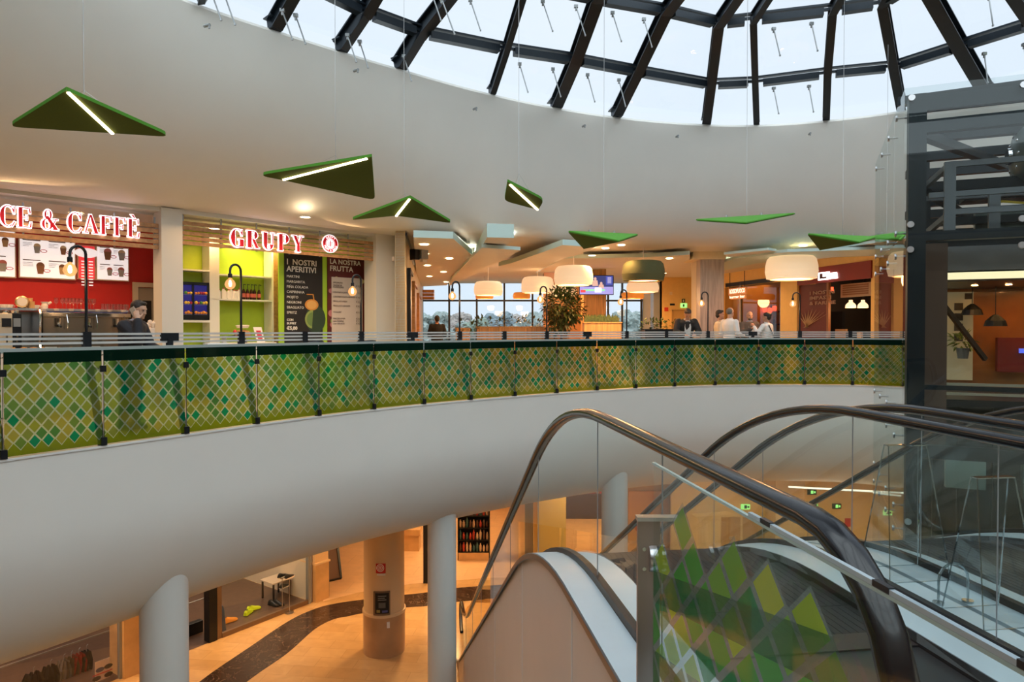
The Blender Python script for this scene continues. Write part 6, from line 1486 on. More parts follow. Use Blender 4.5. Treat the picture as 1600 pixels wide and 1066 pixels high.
# stand with goods
def goods(u, v, w_, hgt, d_, label, cols, rows_, seed, colors):
    p = PZ(u, v, LF); t = thing('display_stand', label, 'display stand', (p.x, p.y, LF)); rd = random.Random(seed)
    m = MB(); m.box((p.x-w_/2, p.y, LF), (p.x+w_/2, p.y+d_, LF+.25)); m.build('plinth', MARB, t)
    m = MB(); m.box((p.x-w_/2, p.y+d_-.04, LF), (p.x+w_/2, p.y+d_, LF+hgt)); m.box((p.x-w_/2-.03, p.y, LF), (p.x-w_/2, p.y+d_, LF+hgt)); m.box((p.x+w_/2, p.y, LF), (p.x+w_/2+.03, p.y+d_, LF+hgt)); m.build('rack', BLACK, t)
    for r in range(rows_):
        z = LF+.25+(hgt-.3)*r/rows_; m = MB(); m.box((p.x-w_/2, p.y+.02, z), (p.x+w_/2, p.y+d_, z+.02)); m.build('shelf', BLACK, t)
        for c in range(cols):
            x = p.x-w_/2+w_*(c+.5)/cols; hh = (hgt-.3)/rows_*rd.uniform(.5, .8); ww = w_/cols*.36; m = MB(); m.lathe([(ww*.8, 0), (ww, hh*.3), (ww, hh*.7), (ww*.5, hh*.85), (ww*.5, hh)], (x, p.y+.12, z+.02), 8)
            tag(m.build('goods_item', colors[rd.randrange(len(colors))]), 'small packaged item on the ' + label.split(' on ')[0].split(',')[0], 'item', 'items on the '+label.split(',')[0])
GC = [mat('goods_red', (.45, .04, .02), .4), mat('goods_cream', (.6, .42, .28), .4), mat('goods_brown', (.1, .04, .02), .4), mat('goods_teal', (.05, .12, .12), .4)]
goods(740, 876, 1.0, 1.9, .5, 'tall rack of packaged goods, seen between the grey column and the escalator', 9, 4, 5, GC)
p = PZ(641, 862, LF); m = MB(); m.box((p.x-.35, p.y, LF), (p.x+.3, p.y+.5, LF+.55)); m.box((p.x-.38, p.y-.03, LF+.55), (p.x+.33, p.y+.53, LF+.75)); tag(m.build('sales_table', MARB), 'low wooden sales table right of the round column', 'table')
# kiosks and walls beyond
FW = PZ(900, 800, LF).y
mb = MB(); mb.box((PY(700, 516, 30.5).x, 30.5, LF), (PY(1010, 516, 30.5).x, 30.6, -2.65)); struct(mb.build('wall_lower_far', mat('orange_lit_wall', (.7, .42, .22), .5)))
t = thing('dark_counter', 'dark kiosk counter with rows of small red goods, beyond the escalator', 'counter', PZ(905, 811, LF)); p = PZ(880, 811, LF); q = PZ(945, 811, LF)
m = MB(); m.box((p.x, p.y, LF), (q.x+.4, p.y+1.2, LF+1.0)); m.build('body', mat('dark_brown_body', (.07, .04, .03), .4), t)
rd = random.Random(9)
for k in range(26):
    x = p.x+.1+(q.x+.2-p.x)*k/26; m = MB(); h_ = rd.uniform(.2, .4); m.lathe([(.06, 0), (.07, h_*.6), (.03, h_)], (x, p.y+.15+.2*(k % 2), LF+1.0), 8); tag(m.build('red_goods', GC[0] if k % 3 else GC[1]), 'small red or cream item on the dark kiosk counter', 'item', 'items on the dark kiosk counter')
for k, (u, v, w_, h_, m_, lb) in enumerate([(842, 884, .35, 3.6, YEL, 'yellow pier seen through the escalator glass, left'), (862, 890, .9, 3.6, mat('yellow_green_pier', (.5, .38, .12), .5), 'broad yellow pier seen through the escalator glass'), (832, 870, .5, 3.6, GREY, 'grey pier seen through the escalator glass')]):
    post(u, v, w_, h_, m_, 'pier', lb)
for k in range(3):
    p = PZ(833, 872, LF); m = MB(); m.box((p.x+.5, p.y-.05, LF+1.3+.6*k), (p.x+.95, p.y+.1, LF+1.7+.6*k)); tag(m.build('red_box', mat('dull_red', (.3, .05, .04), .5)), 'dull red box on the grey pier, ' + ['lowest', 'middle', 'highest'][k], 'box')
# big photo poster
Yp = 24.5; x0, x1 = PY(983, 516, Yp).x, PY(1045, 516, Yp).x; zp0, zp1 = PY(0, 905, Yp).z, PY(0, 768, Yp).z
t = thing('photo_poster', 'large poster with orange lips and face tones beyond the escalator', 'poster', (x0, Yp, zp0))
m = MB(); m.box((x0, Yp, max(LF, zp0)), (x1, Yp+.1, zp1)); m.build('sheet', mat('poster_beige', (.62, .42, .28), .5), t)
def ov(cx, cz, rx, rz2, m, y=.006): mb = MB(); mb.prism([V(x0+(x1-x0)*cx+rx*math.cos(k*PI/10), Yp-y, zp0+(zp1-zp0)*cz+rz2*math.sin(k*PI/10)) for k in range(20)], (0, .004, 0)); mb.build('print', m, t)
ov(.5, .6, .45, .35, mat('poster_tan', (.6, .28, .15), .5), .005); ov(.25, .62, .16, .25, mat('poster_red', (.5, .06, .03), .5), .01); ov(.55, .45, .25, .2, mat('poster_peach', (.75, .5, .35), .5), .015); ov(.45, .3, .3, .12, mat('poster_light', (.75, .65, .55), .5), .02)
mb = MB(); mb.box((x0-.6, Yp+.12, LF), (x1+.3, Yp+.4, -2.65)); struct(mb.build('wall_lower_pier', OWALL))
# yellow wall with exit signs (right)
YW = 23.5; YLW = mat('amber_wall', (.82, .68, .42), .5)
mb = MB(); mb.box((PY(1050, 516, YW).x, YW, LF), (28, YW+.2, -2.65)); struct(mb.build('wall_lower_right', YLW), 'amber wall with exit signs on the lower level')
def lw(u0, u1, v0, v1, nm, m, y=.03, par=None): mb = MB(); mb.box((PY(u0, 516, YW).x, YW-y, PY(0, v1, YW).z), (PY(u1, 516, YW).x, YW-y+.025, PY(0, v0, YW).z)); return mb.build(nm, m, par)
for k, (u, v, lit) in enumerate([(1166, 792, 1), (1272, 789, 1), (1389, 801, 1), (1270, 769, 0), (1309, 791, 0), (1366, 745, 0)]):
    o = lw(u-7, u+7, v-4, v+4, 'exit_sign', EXG if lit else EXD); tag(o, ('lit green exit sign on the amber wall, ' if lit else 'dark green exit sign on the amber wall, ')+['left of the big handrail', 'behind the big handrail', 'nearest the lift glass', 'high in the middle', 'right of the big handrail', 'highest, near the lift'][k], 'exit sign')
    lw(u-2, u+2, v-2.5, v+2.5, 'symbol', EXD if lit else EXG, .036, o); lw(u+3, u+5.5, v-1.5, v+1.5, 'arrow', EXD if lit else EXG, .036, o)
for k, (u0, u1, v0, v1) in enumerate([(1322, 1331, 810, 823), (1323, 1328, 841, 848)]):
    o = lw(u0, u1, v0, v1, 'fire_sign', mat('fire_red', (.6, .04, .02), .5)); tag(o, ['red fire equipment sign on the amber wall', 'small red call point below the fire sign'][k], 'sign')
for k, (u0, u1) in enumerate([(1128, 1158), (1162, 1196)]):
    o = lw(u0, u1, 808, 925, 'door_leaf', mat('tan_door', (.5, .34, .16), .5)); tag(o, ['tan double door leaf left, in the amber wall', 'tan double door leaf right, in the amber wall'][k], 'door'); lw((u0+u1)/2-3, (u0+u1)/2+3, 838, 842, 'handle', STEEL, .06, o)
mb = MB(); mb.box((PY(1196, 516, YW).x, YW-1.0, LF), (PY(1240, 516, YW).x, YW-.05, -2.65)); struct(mb.build('pier', mat('pale_pier', (.62, .55, .45), .5)))
# lit strip along the far edge of the lower ceiling
m = MB(); a, b = PY(1232, 761, 17.5), PY(1420, 771, 16.8); m.bar(a, b, .08, .03); tag(m.build('ceiling_light_strip', emis('lit_ceiling_strip', (1, .9, .75), .9)), 'long lit strip at the edge of the lower ceiling', 'light strip')
# lamps of the lower level
for k, (x, y, e) in enumerate([(-9, 13, 260), (-6.5, 17, 300), (-2.5, 18.5, 350), (-2, 23, 350), (2, 20.5, 350), (3, 26, 300), (7, 20.5, 300), (11, 20, 300), (-3, 27, 300), (-10, 8, 150), (14, 15, 250)]):
    t = thing('ceiling_downlight', 'downlight in the lower level ceiling, ' + ['above the shop entrance', 'above the shop window', 'above the round column', 'over the pale shop floor', 'beyond the escalator', 'near the far orange wall', 'before the tan doors', 'behind the lift', 'far left of the pale floor', 'above the garments', 'right of the lift'][k], 'downlight', (x, y, -2.65), 0, 'lower level downlights')
    m = MB(); m.lathe([(.12, 0), (.15, -.012), (.15, 0)], n=18, caps=False); LB(m, 'ring', DLR, t); m = MB(); m.lathe([(.001, -.006), (.12, -.006)], n=16, caps=False); LB(m, 'lens', DLM, t)
    l_ = light('downlight_lamp', 'SPOT', (0, 0, 0), e*1.2, (1, .59, .25), .25, None, spot=165, blend=.9); l_.parent = t; l_.matrix_basis = Matrix.Translation((0, 0, -.06))
# ================================================================ escalators
ED = V(-.135, .991, 0).normalized(); ER = V(ED.y, -ED.x, 0)      # travel direction (down and away), and to its right
E0 = V(.55, 3.9, 0)                                               # left hand rail of the near escalator
def at_y(Y): return (Y - 3.9) / ED.y
SK = at_y(5.2); L_DROP = 6.3
sl = math.tan(math.radians(30))
def ez(s, s_off=0.0, r=1.15):
    """height of the walking line; smooth knees at top and bottom"""
    k0 = SK + s_off; k1 = k0 + L_DROP / sl
    def soft(x, r): # integral of a smooth step
        if x <= -r: return 0.0
        if x >= r: return x
        return (x + r) ** 2 / (4 * r)
    return -sl * (soft(s - k0, r) - soft(s - k1, r))
def ep(s, t, z): p = E0 + ED * s + ER * t; return V(p.x, p.y, z)
RUB = mat('black_rubber_handrail', (.010, .010, .012), .2, spec=.45, coat=.1)
DECK = mat('pale_blue_steel_deck', (.52, .60, .66), .35, .35, noise=.03, scale=5)
CLAD = mat('beige_cladding_panel', (.62, .52, .46), .4, noise=.02, scale=2)
SKIRT = mat('dark_skirt', (.03, .03, .035), .3, .4)
STEPM = mat('grey_step_tread', (.025, .027, .03), .5, .4)
YLINE = mat('yellow_step_edge', (.55, .42, .04), .5)
SN = at_y(1.9); SE = SK + L_DROP/sl + 1.2; HR = .79; NR_ = .38
def rail_path(h=0.0):
    pts = []
    for k in range(0, 13):
        a = -PI/2 - PI*k/12
        pts.append((SN + (NR_-h)*math.cos(a)*1.0, HR - NR_ + (NR_-h)*math.sin(a)))
    s = SN + .15
    while s < SE: pts.append((s, ez(s) + HR - h)); s += .22
    for k in range(0, 13):
        a = PI/2 - PI*k/12; pts.append((SE + (NR_-h)*math.cos(a), -L_DROP + HR - NR_ + (NR_-h)*math.sin(a)))
    return pts
def sweep(path, t0, sec):
    """section (a sideways, b outwards in the plane) swept along a path in the s-z plane"""
    rows = []; N = len(path)
    for i, (s, z) in enumerate(path):
        a = path[max(i-1, 0)]; b = path[min(i+1, N-1)]; d = Vector((b[0]-a[0], b[1]-a[1])).normalized(); n2 = Vector((-d.y, d.x))
        rows.append([ep(s + n2.x*q[1], t0 + q[0], z + n2.y*q[1]) for q in sec])
    return rows
def handrail(t0, par, lbl=None):
    w = .042; sec = [(-w*.75, -.026), (-w, -.020), (-w*1.02, .006), (-w*.85, .017), (-w*.45, .023), (0, .025), (w*.45, .023), (w*.85, .017), (w*1.02, .006), (w, -.020), (w*.75, -.026)]
    m = MB(); m.grid([r + [r[0]] for r in sweep(rail_path(), t0, sec)]); h = m.build('handrail', RUB, par, smooth=True, angle=70)
    m = MB(); m.grid([r + [r[0]] for r in sweep(rail_path(.02), t0, [(-.015, -.016), (.015, -.016), (.015, .004), (-.015, .004)])]); m.build('guide', GREY, h)
def side(s_list, t, zf0, zf1): return [[ep(s, t, zf0(s)), ep(s, t, zf1(s))] for s in s_list]
def srange(a, b, st=.22):
    n = max(2, int((b-a)/st)); return [a+(b-a)*k/n for k in range(n+1)]
DZ = -.21
def balustrade(t0, par, inner):
    """glass panes with a dark base channel; inner = +1 when the steps lie to the right"""
    cuts = [SN-.33, at_y(3.05), at_y(4.15), SK+1.0] + [SK+1.0+1.9*k for k in range(1, 7)] + [SE+.3]
    for a, b in zip(cuts, cuts[1:]):
        lst = srange(a+.006, b-.006); m = MB(); th = .005
        def top(s):
            if s < SN: 
                x = min(1, (SN-s)/(NR_-.02)); return HR-NR_+ (NR_-.03)*math.sqrt(max(0, 1-x*x))
            if s > SE: x = min(1, (s-SE)/(NR_-.02)); return -L_DROP+HR-NR_+(NR_-.03)*math.sqrt(max(0, 1-x*x))
            return ez(s)+HR-.03
        m.grid([[ep(s, t0, ez(s)+DZ+.02), ep(s, t0, top(s))] for s in lst]); m.build('glass_pane', BALGL, par)
    m = MB(); lst = srange(SN-.35, SE+.3)
    m.grid([[ep(s, t0-.028, ez(s)+DZ), ep(s, t0-.022, ez(s)+DZ+.035), ep(s, t0+.022, ez(s)+DZ+.035), ep(s, t0+.028, ez(s)+DZ)] for s in lst]); m.build('base_channel', BLACK, par)
    for c in cuts[1:-1]:
        m = MB(); m.tube([ep(c, t0, ez(c)+DZ+.03), ep(c, t0, ez(c)+HR-.03)], .0035, 6); m.build('pane_joint', GREY, par)
def deck(ta, tb, par, m_=DECK, lip=0.0, nm='deck', za=0, zb=0):
    m = MB(); lst = srange(SN-.6, SE+.5)
    m.grid([[ep(s, ta, ez(s)+DZ-.05+za), ep(s, ta, ez(s)+DZ+za), ep(s, tb, ez(s)+DZ+zb), ep(s, tb, ez(s)+DZ-.05+zb)] for s in lst]); return m.build(nm, m_, par, smooth=True, angle=30)
def escalator(t0, t1, label, out_l, out_r, clad_l, clad_r):
    p = ep(SN, (t0+t1)/2, 0); t = thing('escalator', label, 'escalator', p)
    handrail(t0, t); handrail(t1, t); balustrade(t0, t, 1); balustrade(t1, t, -1)
    d = deck(t0-out_l, t0-.03, t); deck(t0+.03, t0+.22, t, DECK, nm='inner_deck', zb=-.015); deck(t1-.24, t1-.03, t, nm='inner_deck', za=-.015); deck(t1+.03, t1+out_r, t)
    lst = srange(SN-.6, SE+.5)
    for tt in (t0+.22, t1-.24):
        m = MB(); m.grid([[ep(s, tt, ez(s)+DZ-.02), ep(s, tt, ez(s)+DZ-.32)] for s in lst]); m.build('skirt', SKIRT, t)
    for on, tt, sg in ((clad_l, t0-out_l+.02, -1), (clad_r, t1+out_r-.02, 1)):
        if not on: continue
        m = MB(); m.grid([[ep(s, tt, ez(s)+DZ-.03), ep(s, tt, ez(s)+DZ-1.5 if s < SE-1.5 else LF)] for s in lst]); m.grid([[ep(s, tt, ez(s)+DZ-1.5), ep(s, tt-sg*.5, ez(s)+DZ-1.5)] for s in lst]); c = m.build('cladding', CLAD, t)
        m = MB(); m.grid([[ep(s, tt+sg*.03, ez(s)+DZ-.045), ep(s, tt+sg*.03, ez(s)+DZ-.005)] for s in lst]); m.build('edge_trim', mat('bronze_trim', (.25, .19, .15), .35, .6), t)
        for c_ in (at_y(4.0), at_y(5.9), at_y(8)):
            m = MB(); m.bar(ep(c_, tt+sg*.003, ez(c_)+DZ-.05), ep(c_, tt+sg*.003, ez(c_)+DZ-1.5), .006, .006); m.build('panel_joint', PAP, c)
    m = MB(); m.grid([[ep(s, t0+.1, ez(s)+DZ-1.5), ep(s, t1-.1, ez(s)+DZ-1.5)] for s in lst]); m.build('underside', CLAD, t)
    # steps
    top_s = at_y(3.4); k = 0; s = top_s
    while s < SK + L_DROP/sl + .3:
        z0 = ez(s+.2)-.30; z1 = ez(s+.6)-.30; m = MB(); P = [ep(s, t0+.225, z0), ep(s+.4, t0+.225, z0), ep(s+.4, t0+.225, z1), ep(s+.4, t0+.225, z1-.1), ep(s, t0+.225, z0-.25)]
        P = [ep(s, t0+.225, z0), ep(s+.4, t0+.225, z0), ep(s+.4, t0+.225, z0-.25), ep(s, t0+.225, z0-.25)]
        m.prism(P, ER*(t1-t0-.47))
        for g in range(26): tt = t0+.25+(t1-t0-.52)*g/25; m.bar(ep(s+.01, tt, z0+.001), ep(s+.39, tt, z0+.001), .038, .002)
        st_ = m.build('step', STEPM, t)
        s += .4; k += 1
    m = MB(); m.prism([ep(SN-.7, t0+.225, -.29), ep(top_s, t0+.225, -.29), ep(top_s, t0+.225, -.4), ep(SN-.7, t0+.225, -.4)], ER*(t1-t0-.47)); m.build('landing_plate', mat('ribbed_landing_steel', (.04, .042, .045), .4, .5), t)
    m = MB(); m.prism([ep(top_s-.15, t0+.225, -.28), ep(top_s+.03, t0+.225, -.285), ep(top_s+.03, t0+.225, -.31), ep(top_s-.15, t0+.225, -.31)], ER*(t1-t0-.47)); m.build('comb_plate', SKIRT, t)
    return t
TW = 1.66
e1 = escalator(0, TW, 'near escalator going down from the landing, large black handrail in front', .21, .22, True, False)
e2 = escalator(TW+.48, TW+.48+1.6, 'far escalator, its handrails meeting the lift glass', .22, .25, False, True)
# near-landing blocks under the escalator heads
mb = MB()
# stickers on the deck
def deck_mark(s, t_, r, m_, par, nm, n=20):
    m = MB(); m.add([ep(s+r*math.cos(2*PI*k/n), t_+r*math.sin(2*PI*k/n), DZ+.003) for k in range(n)], [tuple(range(n))]); return m.build(nm, m_, par)
bl = deck_mark(at_y(1.62), .118, .05, mat('blue_round_sticker', (.03, .07, .3), .4), e1, 'round_sticker')
for k in range(3): m = MB(); m.bar(ep(at_y(1.60)+.015*k, .10, DZ+.005), ep(at_y(1.62)+.015*k, .14, DZ+.005), .004, .002); m.build('sticker_mark', PAP, bl)

# guard glass beside the near escalator
pal2 = [(0, (.30, .42, .04)), (.22, (.42, .46, .03)), (.42, (.01, .22, .07)), (.6, (.06, .30, .04)), (.78, (.18, .36, .05))]
full2 = dict(line=(.26, .32, .28), low=(.25, .33, .02), reflection_band=(.015, .10, .035), top=(0, 0, 0), tl=.55, fall=0)
GG = diamond_glass('green_printed_guard_glass', .20, .19, .09, pal2, -5, None, full2, clear_top=4.1, alpha=.8, reflection_bands=True)
def gp(Y, z): p = E0 + ED*at_y(Y) + ER*(-.15); return V(p.x, p.y, z)
t = thing('guard_glass', 'glass guard panel with printed green diamonds and steel post beside the near handrail', 'guard panel', gp(2.74, -.3))
gb = gp(2.74, 0)
ys = [2.74, 2.2, 1.6, 1.0, .7]
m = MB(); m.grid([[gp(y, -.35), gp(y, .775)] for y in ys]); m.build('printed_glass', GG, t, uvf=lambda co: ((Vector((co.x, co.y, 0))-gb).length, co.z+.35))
EDG = mat('polished_glass_edge', (.45, .58, .56), .15, .4)
m = MB(); m.bar(gp(2.74, .775), gp(.7, .775), .012, .008); m.build('glass_edge', EDG, t)
m = MB(); m.bar(gp(1.95, .785), gp(.7, .785), .012, .011); m.build('cap_rail', mat('clear_blue_cap', (.50, .60, .66), .15, .5), t)
for y in (1.88, 1.42, 1.08): m = MB(); m.bar(gp(y, .787), gp(y-.05, .787), .014, .013); m.build('cap_clip', BLACK, t)
BRZ = mat('brushed_brown_steel', (.36, .29, .26), .35, .8)
pc = gp(2.80, 0) + ER*-.0
m = MB(); m.box((-.045, -.012, -.6), (.045, .012, .545), Matrix.Translation(pc)); m.build('post', BRZ, t)
m = MB(); m.box((-.05, -.03, .535), (.12, .02, .55), Matrix.Translation(pc)); m.build('post_cap', STEEL, t)
m = MB(); m.lathe([(.001, -.03), (.052, -.03), (.055, -.02), (.055, .0), (.001, .0)], (pc.x+.03, pc.y, .38), 24, axis='x', caps=False); c_ = m.build('clamp_disc', STEEL, t, smooth=True)
m = MB(); m.lathe([(.05, .0), (.05, .018)], (pc.x+.03, pc.y, .38), 24, axis='x'); m.build('gasket', BLACK, c_); m = MB(); m.lathe([(.052, .018), (.052, .034), (.001, .036)], (pc.x+.03, pc.y, .38), 24, axis='x', caps=False); m.build('clamp_face', CHROME, c_)
for z in (.34, .42): m = MB(); m.lathe([(.008, 0), (.008, -.006)], (pc.x-.02, pc.y-.013, z), 10, axis='y'); m.build('screw', CHROME, t)
# acrylic sign holders on the middle deck
ACR = glass('clear_acrylic', (.92, .95, .95), 1.0, .10)
ACE = glass('acrylic_edge', (.60, .66, .68), 1.0, .30)
def acrylic(Y, tt, w_, h_, label):
    c = E0 + ED*at_y(Y) + ER*tt; c.z = DZ; t = thing('acrylic_barrier', label, 'acrylic guard', c, 0, 'clear acrylic guards on the escalator deck')
    for sg in (-1, 1):
        P = lambda a, z: c + ER*(sg*a) + V(0, 0, z)
        a0, a1, b0, b1 = .16, .08, .005, .005
        f = [c + ED*(.14*sg) - ER*w_*.5, c + ED*(.14*sg) + ER*w_*.5, c + ED*(.02*sg) + ER*w_*.32 + V(0,0,h_), c + ED*(.02*sg) - ER*w_*.32 + V(0,0,h_)]
        m = MB(); m.add(f, [(0,1,2,3)]); s_ = m.build('sheet', ACR, t)
        m = MB(); 
        for a, b in ((0, 1), (1, 2), (2, 3), (3, 0)): m.bar(f[a], f[b], .006, .006)
        m.build('sheet_edge', ACE, s_)
    m = MB(); m.bar(c - ER*w_*.32 + V(0,0,h_), c + ER*w_*.32 + V(0,0,h_), .05, .006); m.build('top_strip', ACE, t)
acrylic(4.0, TW+.25, .40, .80, 'tall clear acrylic guard on the deck between the escalators, left one')
acrylic(3.35, TW+.25, .34, .74, 'tall clear acrylic guard on the deck between the escalators, right one')
c = E0 + ED*at_y(3.55) + ER*(TW+.20); c.z = DZ
m = MB(); m.tube([c+ER*(-.09)+V(0,0,0), c+ER*(-.09)+V(0,0,.13)] + [c+ER*(-.09*math.cos(a))+V(0,0,.13+.09*math.sin(a)) for a in [PI*k/8 for k in range(1, 8)]] + [c+ER*.09+V(0,0,.13), c+ER*.09+V(0,0,0)], .007, 8); m.lathe([(.03, 0), (.03, .012)], c+ER*-.09, 14); m.lathe([(.03, 0), (.03, .012)], c+ER*.09, 14)
tag(m.build('acrylic_hoop', ACE), 'small clear hoop with round feet on the escalator deck', 'hoop')
# ================================================================ glass lift
LC0 = V(4.24, 7.5, 0); DS = V(1.47, 3.4, 0).normalized(); DF = V(DS.y, -DS.x, 0)      # along the side, along the front
def lp(f, s, z): p = LC0 + DF*f + DS*s; return V(p.x, p.y, z)
LT_ = 3.92; LDEP = 3.7; LWID = 3.2
LIFT = thing('glass_lift', 'glass lift shaft with dark steel frame and machinery at the right edge', 'lift', (LC0.x, LC0.y, LF))
def lface(f0, f1, s0, s1, z0, z1, nm='glass_panel', m=ELGL):
    mb = MB(); mb.add([lp(f0, s0, z0), lp(f1, s1, z0), lp(f1, s1, z1), lp(f0, s0, z1)], [(0,1,2,3)]); return mb.build(nm, m, LIFT)
zs_ = [LF, -3.6, -.95, 2.33, LT_]
for z0, z1 in zip(zs_, zs_[1:]):
    for k in range(4): lface(0, 0, LDEP*k/4+.01, LDEP*(k+1)/4-.01, z0+.01, z1-.01)
    lface(.0, .0+1.12, 0, 0, z0+.01, z1-.01); lface(1.14, 2.2, 0, 0, z0+.01, z1-.01); lface(2.22, LWID, 0, 0, z0+.01, z1-.01)
def clip(f, s, z, out):
    m = MB(); p = lp(f, s, z); m.tube([p, p + out*.11], .012, 8); 
    r = Matrix.Translation(p) @ out.to_track_quat('Z', 'Y').to_matrix().to_4x4()
    q = MB(); q.lathe([(.001, -.012), (.033, -.012), (.036, -.004), (.036, .006), (.001, .008)], n=16, caps=False); q.v = [tuple(r @ Vector(v)) for v in q.v]; m.add(q.v, q.f); m.build('glass_clip', STEEL, LIFT)
FRI = .17
for z in (3.80, 2.44, 2.17, -.78, -1.06, -3.5, -3.75):
    clip(.065, 0, z, DS)
    for k in range(4): clip(0, LDEP*(k+.93)/4-.08, z, DF)
    for k in range(3): clip(1.06+1.06*k, 0, z, DS)
for z in (.35, .05):
    for k in range(4): clip(0, LDEP*(k+.93)/4-.08, z, DF)
LS = mat('blue_grey_steel', (.011, .016, .020), .4, .4, noise=.06)
def lbar(a, b, w_, h_, nm='beam', m=LS, up=(0, 0, 1), par=None): mb = MB(); mb.bar(lp(*a), lp(*b), w_, h_, up); return mb.build(nm, m, par or LIFT)
lbar((.13, .13, LF), (.13, .13, LT_-.07), .17, .17, 'corner_column', LS, DS)
lbar((.62, LDEP-.15, LF), (.62, LDEP-.15, LT_-.05), .17, .17, 'corner_column', LS, DS)
lbar((LWID, .2, LF), (LWID, .2, LT_-.05), .17, .17, 'corner_column', LS, DS)
lbar((LWID, LDEP-.15, LF), (LWID, LDEP-.15, LT_-.05), .17, .17, 'corner_column', LS, DS)
for z, h_ in ((LT_-.17, .16), (LT_-.42, .14)): lbar((.2, .13, z), (LWID, .13, z), .10, h_)
for s in (1.3, 2.4, LDEP-.15):
    for z in (LT_-.25, 3.05): lbar((.4 if s > 2 else .2, s, z), (LWID, s, z), .12, .12)
    lbar((.4 if s > 2 else .2, s, 2.62), (LWID, s, 2.62), .10, .09)
lbar((.13, .13, LT_-.15), (.55, LDEP-.15, LT_-.15), .12, .12); lbar((.13, .13, 2.33), (.55, LDEP-.15, 2.33), .12, .12)
lbar((.2, .3, LT_-.45), (1.4, 2.4, LT_-.45), .1, .1); lbar((.2, 1.0, 3.05), (1.1, 2.2, 2.7), .08, .08, 'brace'); lbar((.0, .6, LT_+.02), (1.2, .2, LT_-.07), .1, .1, 'brace')
lbar((.1, .13, 2.315), (LWID, .13, 2.315), .14, .10, 'floor_beam'); lbar((.1, .13, .70-.02), (LWID, .13, .66), .05, .05, 'floor_beam')
lbar((.1, .13, -.02), (LWID, .13, -.02), .12, .14, 'floor_beam'); lbar((.13, .13, -.02), (.55, LDEP-.15, -.02), .12, .12, 'floor_beam')
lbar((.1, .13, -3.6), (LWID, .13, -3.6), .12, .14, 'floor_beam')
# light grey machine frame
MG = mat('light_grey_frame', (.15, .16, .17), .4, .3)
for a, b in [((.50, .5, 2.36), (.50, .5, 3.18)), ((1.45, .5, 2.36), (1.45, .5, 3.10)), ((.28, 1.2, 2.36), (.28, 1.2, 3.0)), ((1.0, .9, 2.36), (1.0, .9, 2.86)), ((2.4, .5, 2.36), (2.4, .5, 3.1))]:
    lbar(a, b, .11, .07, 'machine_frame', MG, DS)
for a, b in [((.45, .5, 3.15), (2.4, .5, 3.15)), ((.3, .5, 2.82), (1.5, .5, 2.82)), ((.45, .5, 2.62), (2.4, .5, 2.62)), ((.28, 1.2, 2.98), (.50, .5, 3.15)), ((.28, 1.2, 2.40), (.50, .5, 2.6)), ((.28, 1.2, 2.9), (2.0, 1.2, 2.9))]:
    lbar(a, b, .05, .06, 'machine_frame', MG)
lbar((.34, 1.1, 2.36), (.34, 1.1, 2.85), .10, .14, 'black_cabinet', BLACK, DS)
# motor
MOT = mat('grey_green_motor', (.13, .16, .15), .4, .4, noise=.1); YM = mat('yellow_guard', (.55, .38, .02), .5)
mc = lp(1.55, 1.35, 3.36); mx_ = DF
def mlathe(prof, c, axis, nm, m, par=LIFT, n=28):
    q = MB(); q.lathe(prof, n=n); r = Matrix.Translation(c) @ Vector(axis).to_track_quat('Z', 'Y').to_matrix().to_4x4(); q.v = [tuple(r @ Vector(v)) for v in q.v]; return q.build(nm, m, par, smooth=True)
mo = mlathe([(.05, -.30), (.28, -.26), (.34, -.2), (.34, -.05), (.30, 0), (.30, .5), (.1, .55)], mc, DF, 'motor', MOT)
mlathe([(.35, -.17), (.39, -.17), (.39, -.09), (.35, -.09)], mc, DF, 'yellow_sheave', YM, mo)
mlathe([(.10, -.34), (.10, -.3)], mc, DF, 'hub', CHROME, mo)
for k in range(8): a = k*PI/4; m = MB(); m.ell(mc - DF*.27 + DS*.22*math.cos(a) + V(0, 0, .22*math.sin(a)), (.018,)*3, 8, 6); m.build('bolt', CHROME, mo)
m = MB(); M = frame_M(lp(1.62, 1.0, 3.62), DF); m.box((-.12, -.16, -.1), (.28, .2, .1), M); m.box((-.2, .12, -.08), (.02, .34, .08), M); m.build('terminal_box', mat('pale_grey_box', (.45, .5, .48), .5), LIFT)
m = MB(); m.box((-.05, .2, -.05), (.10, .3, .12), M); m.build('yellow_box', YM, LIFT)
m = MB(); m.tube([lp(1.65, 1.0, 3.75), lp(1.75, .95, 4.0), lp(1.95, 1.0, 4.05), lp(2.0, 1.1, 3.6)], .02, 8); m.build('cable', GREY, LIFT)
lbar((1.05, .95, 2.78), (2.4, .3, 2.45), .02, .025, 'yellow_rod', YM)
lbar((.8, 1.6, 2.95), (2.6, 1.6, 2.95), .3, .12, 'motor_bed', BLACK); lbar((.9, 1.4, 2.6), (2.6, 1.4, 2.6), .1, .3, 'motor_bed', MOT)
